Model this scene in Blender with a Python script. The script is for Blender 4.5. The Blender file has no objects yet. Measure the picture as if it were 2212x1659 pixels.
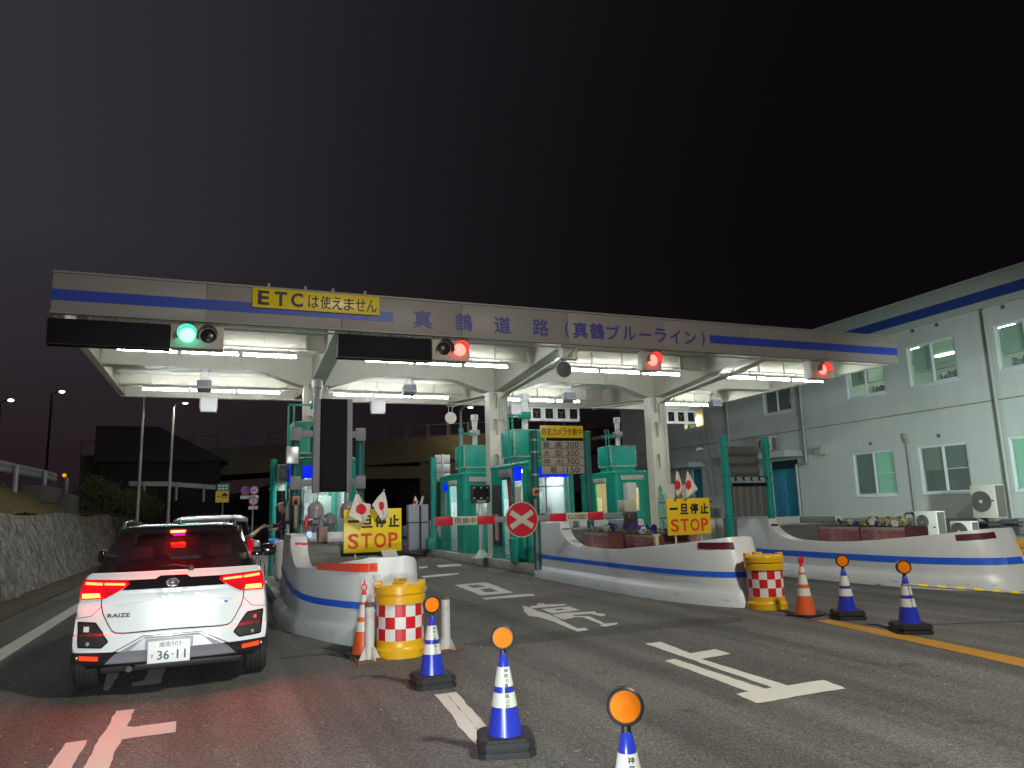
import bpy, bmesh, math, random
from mathutils import Vector, Matrix
random.seed(11)
rad = math.radians
SC = bpy.context.scene
COL = SC.collection

# ------------------------------------------------------------------ survey of the photo
# camera 1.55 m above the asphalt; world X = along the canopy, Y = down the lanes, Z = up
FOC, CX, CY, HCAM = 1577.0, 1106.0, 829.5, 1.55
RC = [Vector((0.931064, -0.03467195, -0.36320473)),
      Vector((-0.36365888, -0.16875863, -0.9161183)),
      Vector((-0.02953033, 0.9850474, -0.16973385))]
VIEWS = {'D': (0, 0, 0), '1': (0, 1000, 2.212), '2': (900, 1050, 2.212), '3': (1700, 1150, 2.212), '4': (2500, 1200, 2.212),
         '5': (3032, 1000, 2.212), '6': (3032, 1600, 2.212), 'a': (0, 1600, 2.212), 'b': (200, 1950, 2.212),
         'c': (1000, 1650, 3.16), 'd': (1100, 2100, 2.458), 'e': (1600, 1650, 3.16), 'f': (2000, 1650, 3.16),
         'g': (2600, 1700, 3.16), 'h': (1700, 2300, 2.212), 'i': (2800, 2100, 1.7955), 'j': (0, 2500, 2.212),
         'k': (1600, 2100, 1.8433)}
def sight(k, u, v):
    ox, oy, s = VIEWS[k]
    if s: u, v = (ox + u / s) / 1.8228, (oy + v / s) / 1.8228
    d = Vector(((u - CX) / FOC, -(v - CY) / FOC, -1.0))
    return Vector((RC[0].dot(d), RC[1].dot(d), RC[2].dot(d)))
def on_z(k, u, v, z=0.0):
    r = sight(k, u, v); t = (z - HCAM) / r.z
    return Vector((r.x * t, r.y * t, z))
def on_y(k, u, v, y):
    r = sight(k, u, v); t = y / r.y
    return Vector((r.x * t, y, HCAM + r.z * t))
def on_x(k, u, v, x):
    r = sight(k, u, v); t = x / r.x
    return Vector((x, r.y * t, HCAM + r.z * t))

# ------------------------------------------------------------------ materials
def mat(name, col, rough=0.6, metal=0.0, var=0.12, scale=5.0, bump=0.0, bscale=60.0, emit=None, es=0.0,
        dirt=0.0, dcol=(0.09, 0.075, 0.055), dscale=2.2, coat=0.0, alpha=1.0, trans=0.0, spec=0.5, fine=0.0, streak=0.0):
    m = bpy.data.materials.new(name); m.use_nodes = True
    nt = m.node_tree; N = nt.nodes; L = nt.links
    b = N['Principled BSDF']
    b.inputs['Roughness'].default_value = rough; b.inputs['Metallic'].default_value = metal
    b.inputs['Coat Weight'].default_value = coat; b.inputs['Alpha'].default_value = alpha
    b.inputs['Transmission Weight'].default_value = trans; b.inputs['Specular IOR Level'].default_value = spec
    tc = N.new('ShaderNodeTexCoord')
    col = tuple(col) + (1,)
    n = N.new('ShaderNodeTexNoise'); n.inputs['Scale'].default_value = scale; n.inputs['Detail'].default_value = 6
    L.new(tc.outputs['Object'], n.inputs['Vector'])
    mx = N.new('ShaderNodeMix'); mx.data_type = 'RGBA'
    mx.inputs['A'].default_value = tuple(c * (1 - var) for c in col[:3]) + (1,)
    mx.inputs['B'].default_value = tuple(min(1, c * (1 + var)) for c in col[:3]) + (1,)
    L.new(n.outputs['Fac'], mx.inputs['Factor'])
    out = mx.outputs['Result']
    if fine:
        n2 = N.new('ShaderNodeTexNoise'); n2.inputs['Scale'].default_value = 140; n2.inputs['Detail'].default_value = 2
        L.new(tc.outputs['Object'], n2.inputs['Vector'])
        r = N.new('ShaderNodeMapRange'); r.inputs[1].default_value = 0.3; r.inputs[2].default_value = 0.7
        r.inputs[3].default_value = 1 - fine; r.inputs[4].default_value = 1 + fine
        L.new(n2.outputs['Fac'], r.inputs[0])
        vm = N.new('ShaderNodeVectorMath'); vm.operation = 'SCALE'
        L.new(out, vm.inputs[0]); L.new(r.outputs[0], vm.inputs['Scale']); out = vm.outputs[0]
    if dirt or streak:
        n3 = N.new('ShaderNodeTexNoise'); n3.inputs['Scale'].default_value = dscale; n3.inputs['Detail'].default_value = 9
        n3.inputs['Roughness'].default_value = 0.7
        if streak:
            mp = N.new('ShaderNodeMapping'); mp.inputs['Scale'].default_value = (4, 4, 0.25)
            L.new(tc.outputs['Object'], mp.inputs['Vector']); L.new(mp.outputs[0], n3.inputs['Vector'])
        else:
            L.new(tc.outputs['Object'], n3.inputs['Vector'])
        rp = N.new('ShaderNodeMapRange'); rp.inputs[1].default_value = 0.5; rp.inputs[2].default_value = 0.78
        rp.inputs[3].default_value = 0; rp.inputs[4].default_value = max(dirt, streak)
        L.new(n3.outputs['Fac'], rp.inputs[0])
        m2 = N.new('ShaderNodeMix'); m2.data_type = 'RGBA'
        L.new(rp.outputs[0], m2.inputs['Factor']); L.new(out, m2.inputs['A']); m2.inputs['B'].default_value = tuple(dcol) + (1,)
        out = m2.outputs['Result']
    L.new(out, b.inputs['Base Color'])
    if rough > 0.02:
        rr = N.new('ShaderNodeMapRange'); rr.inputs[3].default_value = max(0, rough - 0.08); rr.inputs[4].default_value = min(1, rough + 0.08)
        L.new(n.outputs['Fac'], rr.inputs[0]); L.new(rr.outputs[0], b.inputs['Roughness'])
    if bump:
        nb = N.new('ShaderNodeTexNoise'); nb.inputs['Scale'].default_value = bscale; nb.inputs['Detail'].default_value = 5
        L.new(tc.outputs['Object'], nb.inputs['Vector'])
        bp = N.new('ShaderNodeBump'); bp.inputs['Strength'].default_value = bump; bp.inputs['Distance'].default_value = 0.02
        L.new(nb.outputs['Fac'], bp.inputs['Height']); L.new(bp.outputs[0], b.inputs['Normal'])
    if emit:
        b.inputs['Emission Color'].default_value = tuple(emit) + (1,); b.inputs['Emission Strength'].default_value = es
    return m

# ------------------------------------------------------------------ mesh builder
class MB:
    def __init__(s): s.bm = bmesh.new()
    def _faces(s, vs, faces, mi=0):
        V = [s.bm.verts.new(v) for v in vs]; out = []
        for f in faces:
            try: q = s.bm.faces.new([V[i] for i in f]); q.material_index = mi; out.append(q)
            except ValueError: pass
        return V, out
    def box(s, x0, x1, y0, y1, z0, z1, mi=0, bev=0.0, T=None, seg=2):
        vs = [(x, y, z) for z in (z0, z1) for y in (y0, y1) for x in (x0, x1)]
        if T: vs = [T @ Vector(v) for v in vs]
        V, F = s._faces(vs, [(0, 2, 3, 1), (4, 5, 7, 6), (0, 1, 5, 4), (2, 6, 7, 3), (0, 4, 6, 2), (1, 3, 7, 5)], mi)
        if bev:
            E = list({e for f in F for e in f.edges})
            r = bmesh.ops.bevel(s.bm, geom=E, offset=bev, segments=seg, affect='EDGES', profile=0.5)
            for f in r['faces']: f.material_index = mi
        return s
    def cyl(s, p0, p1, r0, r1=None, n=16, mi=0, caps=True):
        p0 = Vector(p0); p1 = Vector(p1); r1 = r0 if r1 is None else r1
        d = (p1 - p0).normalized(); a = d.orthogonal().normalized(); b = d.cross(a)
        vs = []
        for p, r in ((p0, r0), (p1, r1)):
            for i in range(n):
                t = 2 * math.pi * i / n; vs.append(p + a * (r * math.cos(t)) + b * (r * math.sin(t)))
        fs = [(i, (i + 1) % n, n + (i + 1) % n, n + i) for i in range(n)]
        if caps: fs += [tuple(range(n))[::-1], tuple(range(n, 2 * n))]
        s._faces(vs, fs, mi); return s
    def tube(s, pts, r, n=8, mi=0):
        for a, b in zip(pts, pts[1:]): s.cyl(a, b, r, n=n, mi=mi)
        for p in pts[1:-1]: s.ball(p, r * 1.0, mi=mi, n=n)
        return s
    def ball(s, c, r, mi=0, n=12, sz=(1, 1, 1)):
        c = Vector(c); m = max(4, n // 2); vs = []
        for j in range(m + 1):
            ph = math.pi * j / m
            for i in range(n):
                t = 2 * math.pi * i / n
                vs.append(c + Vector((r * sz[0] * math.sin(ph) * math.cos(t), r * sz[1] * math.sin(ph) * math.sin(t), r * sz[2] * math.cos(ph))))
        fs = [(j * n + i, (j + 1) * n + i, (j + 1) * n + (i + 1) % n, j * n + (i + 1) % n) for j in range(m) for i in range(n)]
        V, F = s._faces(vs, fs, mi)
        bmesh.ops.remove_doubles(s.bm, verts=V, dist=1e-5); return s
    def lathe(s, prof, n=32, c=(0, 0, 0), mi=0, mif=None, caps=None):
        if caps is None: caps = not (prof[0] == prof[-1])
        cx, cy, cz = c; vs = []; k = len(prof)
        for r, z in prof:
            for i in range(n):
                t = 2 * math.pi * i / n; vs.append((cx + r * math.cos(t), cy + r * math.sin(t), cz + z))
        V, _ = s._faces(vs, [], mi)
        for j in range(k - 1):
            for i in range(n):
                try:
                    f = s.bm.faces.new((V[j * n + i], V[j * n + (i + 1) % n], V[(j + 1) * n + (i + 1) % n], V[(j + 1) * n + i]))
                    f.material_index = mif(i, j) if mif else mi
                except ValueError: pass
        for j, rv in (((0, True), (k - 1, False)) if caps else ()):
            if prof[j][0] > 1e-4:
                L = [V[j * n + i] for i in range(n)]
                try: f = s.bm.faces.new(L[::-1] if rv else L); f.material_index = mif(0, j if j == 0 else k - 2) if mif else mi
                except ValueError: pass
        return s
    def prism(s, pts, o, u, v, depth, mi=0):
        o, u, v = Vector(o), Vector(u), Vector(v); w = u.cross(v).normalized() * depth; n = len(pts)
        a = [o + u * p[0] + v * p[1] for p in pts]
        s._faces(a + [q + w for q in a], [tuple(range(n))[::-1], tuple(range(n, 2 * n))] + [(i, (i + 1) % n, n + (i + 1) % n, n + i) for i in range(n)], mi)
        return s
    def sheet(s, pts, mi=0): s._faces(pts, [tuple(range(len(pts)))], mi); return s
    def grid(s, rows, mi=0, close=False):
        n = len(rows[0]); vs = [p for r in rows for p in r]
        fs = [(j * n + i, j * n + (i + 1) % n, (j + 1) * n + (i + 1) % n, (j + 1) * n + i) for j in range(len(rows) - 1) for i in range(n if close else n - 1)]
        s._faces(vs, fs, mi); return s
    def build(s, name, mats, parent=None, world=False, smooth=True, ang=0.62, base=True, recalc=True):
        bm = s.bm
        if recalc: bmesh.ops.recalc_face_normals(bm, faces=bm.faces[:])
        loc = Vector((0, 0, 0))
        if parent is not None and world:
            p = parent; off = Matrix.Identity(4)
            while p is not None: off = p.matrix_basis @ off; p = p.parent
            bm.transform(off.inverted())
        if parent is None and base and bm.verts:
            xs = [v.co for v in bm.verts]
            loc = Vector(((min(v.x for v in xs) + max(v.x for v in xs)) / 2, (min(v.y for v in xs) + max(v.y for v in xs)) / 2, min(v.z for v in xs)))
            bm.transform(Matrix.Translation(-loc))
        if smooth:
            for f in bm.faces: f.smooth = True
            for e in bm.edges:
                if len(e.link_faces) == 2:
                    if e.link_faces[0].material_index != e.link_faces[1].material_index or e.calc_face_angle(0) > ang: e.smooth = False
        me = bpy.data.meshes.new(name); bm.to_mesh(me); bm.free()
        for m in (mats if isinstance(mats, (list, tuple)) else [mats]): me.materials.append(m)
        o = bpy.data.objects.new(name, me); COL.objects.link(o); o.location = loc
        if parent is not None: o.parent = parent
        return o

def tag(o, label=None, cat=None, group=None, kind=None):
    if label: o['label'] = label
    if cat: o['category'] = cat
    if group: o['group'] = group
    if kind: o['kind'] = kind
    return o
def empty(name, loc, label=None, cat=None, group=None, rz=0.0):
    o = bpy.data.objects.new(name, None); COL.objects.link(o); o.location = Vector(loc); o.rotation_euler = (0, 0, rz)
    o.empty_display_size = 0.1
    return tag(o, label, cat, group)
def copy_tree(o, parent=None):
    c = o.copy(); COL.objects.link(c); c.parent = parent
    for ch in [q for q in bpy.data.objects if q.parent == o]: copy_tree(ch, c)
    return c
def twin(src, loc, label=None, rz=None, sc=None):
    c = copy_tree(src); c.location = Vector(loc)
    if rz is not None: c.rotation_euler = (0, 0, rz)
    if sc is not None: c.scale = (sc, sc, sc)
    if label: c['label'] = label
    return c

def glyph_mesh(body, bold=0.0, depth=0.01):
    cu = bpy.data.curves.new('t', 'FONT'); cu.body = body; cu.offset = bold if body.isascii() else 0.0; cu.extrude = 0; cu.resolution_u = 3
    ob = bpy.data.objects.new('t', cu); COL.objects.link(ob)
    dg = bpy.context.evaluated_depsgraph_get()
    me = bpy.data.meshes.new_from_object(ob.evaluated_get(dg))
    bpy.data.objects.remove(ob); bpy.data.curves.remove(cu)
    return me
def letters(mb, body, o, u, v, w, h, bold=0.0, mi=0, fit=True, depth=0.002):
    """lettering fitted to a w x h box whose lower left corner is o, lying in the plane of u and v"""
    me = glyph_mesh(body, bold); o, u, v = Vector(o), Vector(u).normalized(), Vector(v).normalized(); n = u.cross(v)
    xs = [p.co.x for p in me.vertices]; ys = [p.co.y for p in me.vertices]
    x0, x1, y0, y1 = min(xs), max(xs), min(ys), max(ys)
    sx = w / max(1e-6, x1 - x0); sy = h / max(1e-6, y1 - y0) if h else sx
    if not fit: sx = sy
    b2 = bmesh.new(); b2.from_mesh(me)
    for p in b2.verts:
        x, y = (p.co.x - x0) * sx, (p.co.y - y0) * sy
        p.co = o + u * x + v * y + n * depth
    b2.verts.ensure_lookup_table(); b2.verts.index_update(); d = 0 if body.isascii() else bold * (w + (h or w)) * .5 * 1.0
    # heavy strokes of the kanji are built up from slightly shifted layers
    for li, (ax, ay) in enumerate(((0, 0),) if d < 1e-5 else ((0, 0), (d, 0), (-d, 0), (0, d), (0, -d))):
        mp = {p.index: mb.bm.verts.new(p.co + u * ax + v * ay + n * (li * .0002)) for p in b2.verts}
        for f in b2.faces:
            try:
                q = mb.bm.faces.new([mp[p.index] for p in f.verts]); q.material_index = mi
            except ValueError: pass
    b2.free(); bpy.data.meshes.remove(me)
    return mb
UX, UY, UZ = Vector((1, 0, 0)), Vector((0, 1, 0)), Vector((0, 0, 1))

def wall_open(mb, o, u, v, w, W, H, holes, thick, mi=0):
    """wall of width W, height H with rectangular holes (a0,a1,b0,b1)"""
    o, u, v, w = Vector(o), Vector(u), Vector(v), Vector(w)
    xs = sorted({0, W} | {h[0] for h in holes} | {h[1] for h in holes}); ys = sorted({0, H} | {h[2] for h in holes} | {h[3] for h in holes})
    T = Matrix(((u.x, v.x, w.x, o.x), (u.y, v.y, w.y, o.y), (u.z, v.z, w.z, o.z), (0, 0, 0, 1)))
    for j in range(len(ys) - 1):
        run = None
        for i in range(len(xs)):
            solid = i < len(xs) - 1 and not any(h[0] <= xs[i] + 1e-6 < h[1] and h[2] <= ys[j] + 1e-6 < h[3] for h in holes)
            if solid and run is None: run = xs[i]
            if not solid and run is not None:
                mb.box(run, xs[i], ys[j], ys[j + 1], 0, thick, mi, T=T); run = None
    return mb
# ------------------------------------------------------------------ palette
cream = mat('cream_paint', (0.62, 0.60, 0.50), 0.45, var=0.05, streak=0.12, dcol=(0.35, 0.28, 0.18), dscale=1.5)
cream_soffit = mat('soffit_paint', (0.66, 0.65, 0.56), 0.5, var=0.04, dirt=0.15, dcol=(0.4, 0.34, 0.24), dscale=0.8)
fascia_m = mat('fascia_panel', (0.29, 0.265, 0.245), 0.5, var=0.04, streak=0.25, dcol=(0.28, 0.23, 0.17), dscale=2)
blue_band = mat('blue_band', (0.03, 0.06, 0.40), 0.45, var=0.08)
blue_film = mat('blue_letters', (0.055, 0.05, 0.28), 0.5, var=0.1)
isl_white = mat('island_paint', (0.66, 0.69, 0.70), 0.36, var=0.04, streak=0.16, dcol=(0.36, 0.33, 0.27), dscale=1.6, bump=0.03, bscale=12)
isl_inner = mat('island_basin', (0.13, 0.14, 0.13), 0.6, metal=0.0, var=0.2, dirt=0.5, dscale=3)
isl_blue = mat('island_stripe', (0.015, 0.12, 0.78), 0.35, var=0.08, dirt=0.12, dcol=(0.3, 0.35, 0.5), dscale=5)
kerb_m = mat('kerb_concrete', (0.42, 0.40, 0.35), 0.8, var=0.15, bump=0.25, bscale=40, dirt=0.7, dcol=(0.06, 0.05, 0.04), dscale=2.5)
pave_m = mat('island_concrete', (0.34, 0.32, 0.28), 0.85, var=0.15, bump=0.2, dirt=0.5, dscale=3)
teal = mat('teal_paint', (0.012, 0.34, 0.25), 0.34, var=0.16, dirt=0.35, dcol=(0.06, 0.22, 0.17), dscale=2.0, streak=0.45, bump=0.05, bscale=9)
teal_light = mat('teal_paint_faded', (0.015, 0.39, 0.30), 0.4, var=0.12, streak=0.3, dcol=(0.08, 0.28, 0.21))
teal_rust = mat('teal_chipped', (0.55, 0.56, 0.48), 0.7, var=0.3, scale=14, dirt=0.7, dcol=(0.13, 0.08, 0.05), dscale=16)
teal_dark = mat('teal_post', (0.012, 0.13, 0.115), 0.35, var=0.12, streak=0.3, dcol=(0.03, 0.07, 0.06))
teal_post = mat('green_post', (0.012, 0.30, 0.25), 0.35, var=0.1)
dull_white = mat('lamp_glass_frost', (.8, .8, .8), .4)
steel = mat('galvanised', (0.42, 0.42, 0.42), 0.4, metal=0.7, var=0.15)
win_alu = mat('window_alu', (0.62, 0.68, 0.72), 0.4, var=0.05)
alu = mat('aluminium', (0.62, 0.62, 0.60), 0.35, metal=0.6, var=0.08)
chrome = mat('chrome', (0.75, 0.75, 0.75), 0.08, metal=1.0, var=0.02)
lens_clear = mat('clear_lens', (0.75, 0.75, 0.75), 0.15, var=0.02, spec=1.0)
led_black = mat('panel_black', (0.010, 0.007, 0.010), 0.75, var=0.15, spec=.25)
black_rubber = mat('black_rubber', (0.016, 0.016, 0.018), 0.65, var=0.2, bump=0.1, dirt=0.25, dcol=(0.06, 0.055, 0.05))
black_pl = mat('black_plastic', (0.02, 0.018, 0.02), 0.45, var=0.15)
grey_pl = mat('grey_plastic', (0.23, 0.22, 0.24), 0.5, var=0.08)
white_p = mat('white_paint', (0.72, 0.72, 0.70), 0.45, var=0.06, streak=0.15, dcol=(0.3, 0.26, 0.2))
white_clean = mat('white_plastic', (0.75, 0.76, 0.74), 0.4, var=0.04)
post_white = mat('post_white', (0.55, 0.54, 0.50), 0.5, var=0.1, dirt=0.8, dcol=(0.10, 0.055, 0.03), dscale=5)
rust = mat('rust', (0.16, 0.075, 0.04), 0.85, var=0.4, scale=12, bump=0.2)
brown_box = mat('brown_steel', (0.26, 0.15, 0.11), 0.6, var=0.2, dirt=0.3)
grey_dk = mat('dark_grey_metal', (0.04, 0.044, 0.052), 0.45, var=0.12)
yellow_sign = mat('yellow_sign', (0.80, 0.58, 0.01), 0.35, var=0.04)
yellow_sign2 = mat('yellow_sign_old', (0.72, 0.48, 0.01), 0.4, var=0.05)
yellow_pl = mat('yellow_plastic', (0.72, 0.40, 0.01), 0.32, var=0.08, dirt=0.2, dcol=(0.2, 0.12, 0.03), dscale=4)
sign_red = mat('sign_red', (0.62, 0.045, 0.02), 0.4, var=0.06)
sign_black = mat('sign_ink', (0.015, 0.013, 0.013), 0.5, var=0.05)
bar_red = mat('reflective_red', (0.52, 0.015, 0.035), 0.35, var=0.06)
bar_cream = mat('reflective_cream', (0.50, 0.49, 0.37), 0.4, var=0.05)
fare_panel = mat('fare_panel', (0.34, 0.29, 0.24), 0.55, var=0.05)
fare_ink = mat('fare_ink', (0.02, 0.045, 0.03), 0.5, var=0.05)
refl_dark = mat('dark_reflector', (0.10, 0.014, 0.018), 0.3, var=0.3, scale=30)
refl_lit = mat('lit_reflector', (0.75, 0.06, 0.02), 0.25, var=0.35, scale=25, spec=0.8)  # same reflector as above, colour brightened to look lit by headlights
chk_red = mat('chequer_red', (0.60, 0.012, 0.018), 0.38, var=0.08, dirt=0.25, dcol=(.25, .03, .03), dscale=7)
chk_white = mat('chequer_white', (0.74, 0.74, 0.70), 0.38, var=0.05, dirt=0.35, dcol=(.42, .40, .34), dscale=7)
cone_blue = mat('cone_blue', (0.022, 0.040, 0.42), 0.28, var=0.08, dirt=0.12, dcol=(0.05, 0.05, 0.12))
cone_white = mat('cone_sleeve', (0.60, 0.62, 0.57), 0.28, var=0.05, dirt=0.12, dcol=(0.4, 0.4, 0.34), dscale=8)
cone_orange = mat('cone_orange', (0.66, 0.10, 0.02), 0.42, var=0.12, dirt=0.35, dcol=(.3, .07, .03), dscale=6)
amber = mat('amber_reflector', (0.80, 0.19, 0.0), 0.55, var=0.05, spec=0.15, emit=(1, 0.3, 0.0), es=0.0)
red_pl = mat('red_plastic', (0.70, 0.02, 0.04), 0.3, var=0.05)
brick_m = mat('brick', (0.34, 0.13, 0.12), 0.8, var=0.2, dirt=0.95, dcol=(0.52, 0.42, 0.42), dscale=2.4, bump=0.2)
maroon_m = mat('maroon_board', (0.10, 0.028, 0.03), 0.7, var=0.15)
mortar_m = mat('mortar', (0.32, 0.27, 0.25), 0.9)
soil_m = mat('soil', (0.05, 0.035, 0.025), 0.95, var=0.4, bump=0.5)
leaf_m = mat('pansy_leaf', (0.07, 0.17, 0.03), 0.55, var=0.5, scale=20)
petal_w = mat('white_petal', (0.85, 0.86, 0.82), 0.6, var=0.04)
petal_p = mat('purple_petal', (0.13, 0.045, 0.42), 0.6, var=0.2)
bld_wall = mat('building_render', (0.47, 0.505, 0.49), 0.75, var=0.07, scale=1.5, bump=0.08, bscale=80, streak=0.4, dcol=(0.36, 0.38, 0.35), dscale=0.9)
bld_trim = mat('building_trim', (0.34, 0.38, 0.36), 0.7, var=0.06)
bld_blue = mat('building_band', (0.015, 0.05, 0.24), 0.6, var=0.06)
joint_m = mat('rusty_joint', (0.20, 0.17, 0.12), 0.9, var=0.3)
pipe_m = mat('drain_pipe', (0.30, 0.31, 0.29), 0.45, var=0.12, dirt=0.2)
door_blue = mat('door_blue', (0.03, 0.20, 0.32), 0.5, var=0.08)
concrete_d = mat('plinth_concrete', (0.22, 0.21, 0.18), 0.9, var=0.2, bump=0.3, dirt=0.5)
glass_m = mat('window_glass', (0.5, 0.6, 0.55), 0.03, var=0.0, alpha=0.13, spec=0.6)
glass_d = mat('booth_glass', (0.6, 0.7, 0.7), 0.03, var=0.0, alpha=0.12, spec=0.8)
def foot_scuffs(m, zmax, col):
    # tyre scuffs and splash dirt on the lowest band of the hulls
    nt = m.node_tree; N = nt.nodes; L = nt.links; b = N['Principled BSDF']; src = b.inputs['Base Color'].links[0].from_socket
    tc = N.new('ShaderNodeTexCoord'); sp = N.new('ShaderNodeSeparateXYZ'); L.new(tc.outputs['Object'], sp.inputs[0])
    r = N.new('ShaderNodeMapRange'); r.inputs[1].default_value = zmax; r.inputs[2].default_value = zmax * .55; L.new(sp.outputs['Z'], r.inputs[0])
    mp = N.new('ShaderNodeMapping'); mp.inputs['Scale'].default_value = (4, 1.6, 9); L.new(tc.outputs['Object'], mp.inputs[0])
    n = N.new('ShaderNodeTexNoise'); n.inputs['Scale'].default_value = 1.6; n.inputs['Detail'].default_value = 9; n.inputs['Roughness'].default_value = .72; L.new(mp.outputs[0], n.inputs['Vector'])
    q = N.new('ShaderNodeMapRange'); q.inputs[1].default_value = .55; q.inputs[2].default_value = .80; L.new(n.outputs['Fac'], q.inputs[0])
    mu = N.new('ShaderNodeMath'); mu.operation = 'MULTIPLY'; L.new(r.outputs[0], mu.inputs[0]); L.new(q.outputs[0], mu.inputs[1])
    mx = N.new('ShaderNodeMix'); mx.data_type = 'RGBA'; L.new(mu.outputs[0], mx.inputs['Factor']); L.new(src, mx.inputs['A']); mx.inputs['B'].default_value = col
    L.new(mx.outputs['Result'], b.inputs['Base Color'])
foot_scuffs(isl_white, .22, (.12, .11, .10, 1))
blue_tint = mat('blue_tint_film', (0.01, 0.02, 0.75), 0.2, var=0.05, emit=(0.0, 0.02, 1.0), es=0.8)  # own glow makes the film look lit from behind
room_w = mat('room_wall', (0.55, 0.62, 0.54), 0.8, var=0.05)
ceil_g = mat('room_ceiling', (0.45, 0.60, 0.47), 0.8, var=0.05)
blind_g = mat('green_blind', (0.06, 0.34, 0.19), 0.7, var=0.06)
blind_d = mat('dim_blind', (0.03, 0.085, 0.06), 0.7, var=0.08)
room_dark = mat('dark_room', (0.03, 0.035, 0.035), 0.8, var=0.2)
ac_body = mat('ac_body', (0.52, 0.50, 0.44), 0.5, var=0.05, streak=0.15, dcol=(0.25, 0.2, 0.15))
ac_white = mat('ac_white', (0.68, 0.68, 0.64), 0.5, var=0.04, streak=0.1)
ac_side = mat('ac_side', (0.12, 0.105, 0.09), 0.6, var=0.1)
ac_grille = mat('ac_grille', (0.15, 0.145, 0.14), 0.5, var=0.15)
guard_m = mat('guard_rail', (0.34, 0.36, 0.37), 0.5, metal=0.2, var=0.12, dirt=0.4, dcol=(0.16, 0.09, 0.05), dscale=5)
tube_m = mat('lit_tube', (0.9, 0.9, 0.9), 0.3, var=0, emit=(0.95, 0.98, 1.0), es=125)
green_lamp = mat('green_lamp', (0.0, 0.7, 0.5), 0.3, emit=(0.0, 1.0, 0.62), es=6)
green_core = mat('green_lamp_core', (0.5, 1, 0.9), 0.3, emit=(0.22, 1.0, 0.78), es=2.6)
red_lamp = mat('red_lamp', (0.8, 0.02, 0.02), 0.3, emit=(1.0, 0.02, 0.05), es=6)
red_core = mat('red_lamp_core', (1, 0.4, 0.3), 0.3, emit=(1.0, 0.13, 0.10), es=3.0)
skin_m = mat('skin', (0.62, 0.35, 0.24), 0.5, var=0.06)
shirt_m = mat('maroon_jersey', (0.17, 0.035, 0.09), 0.8, var=0.15)
hair_m = mat('grey_hair', (0.12, 0.10, 0.09), 0.7, var=0.2)
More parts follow.
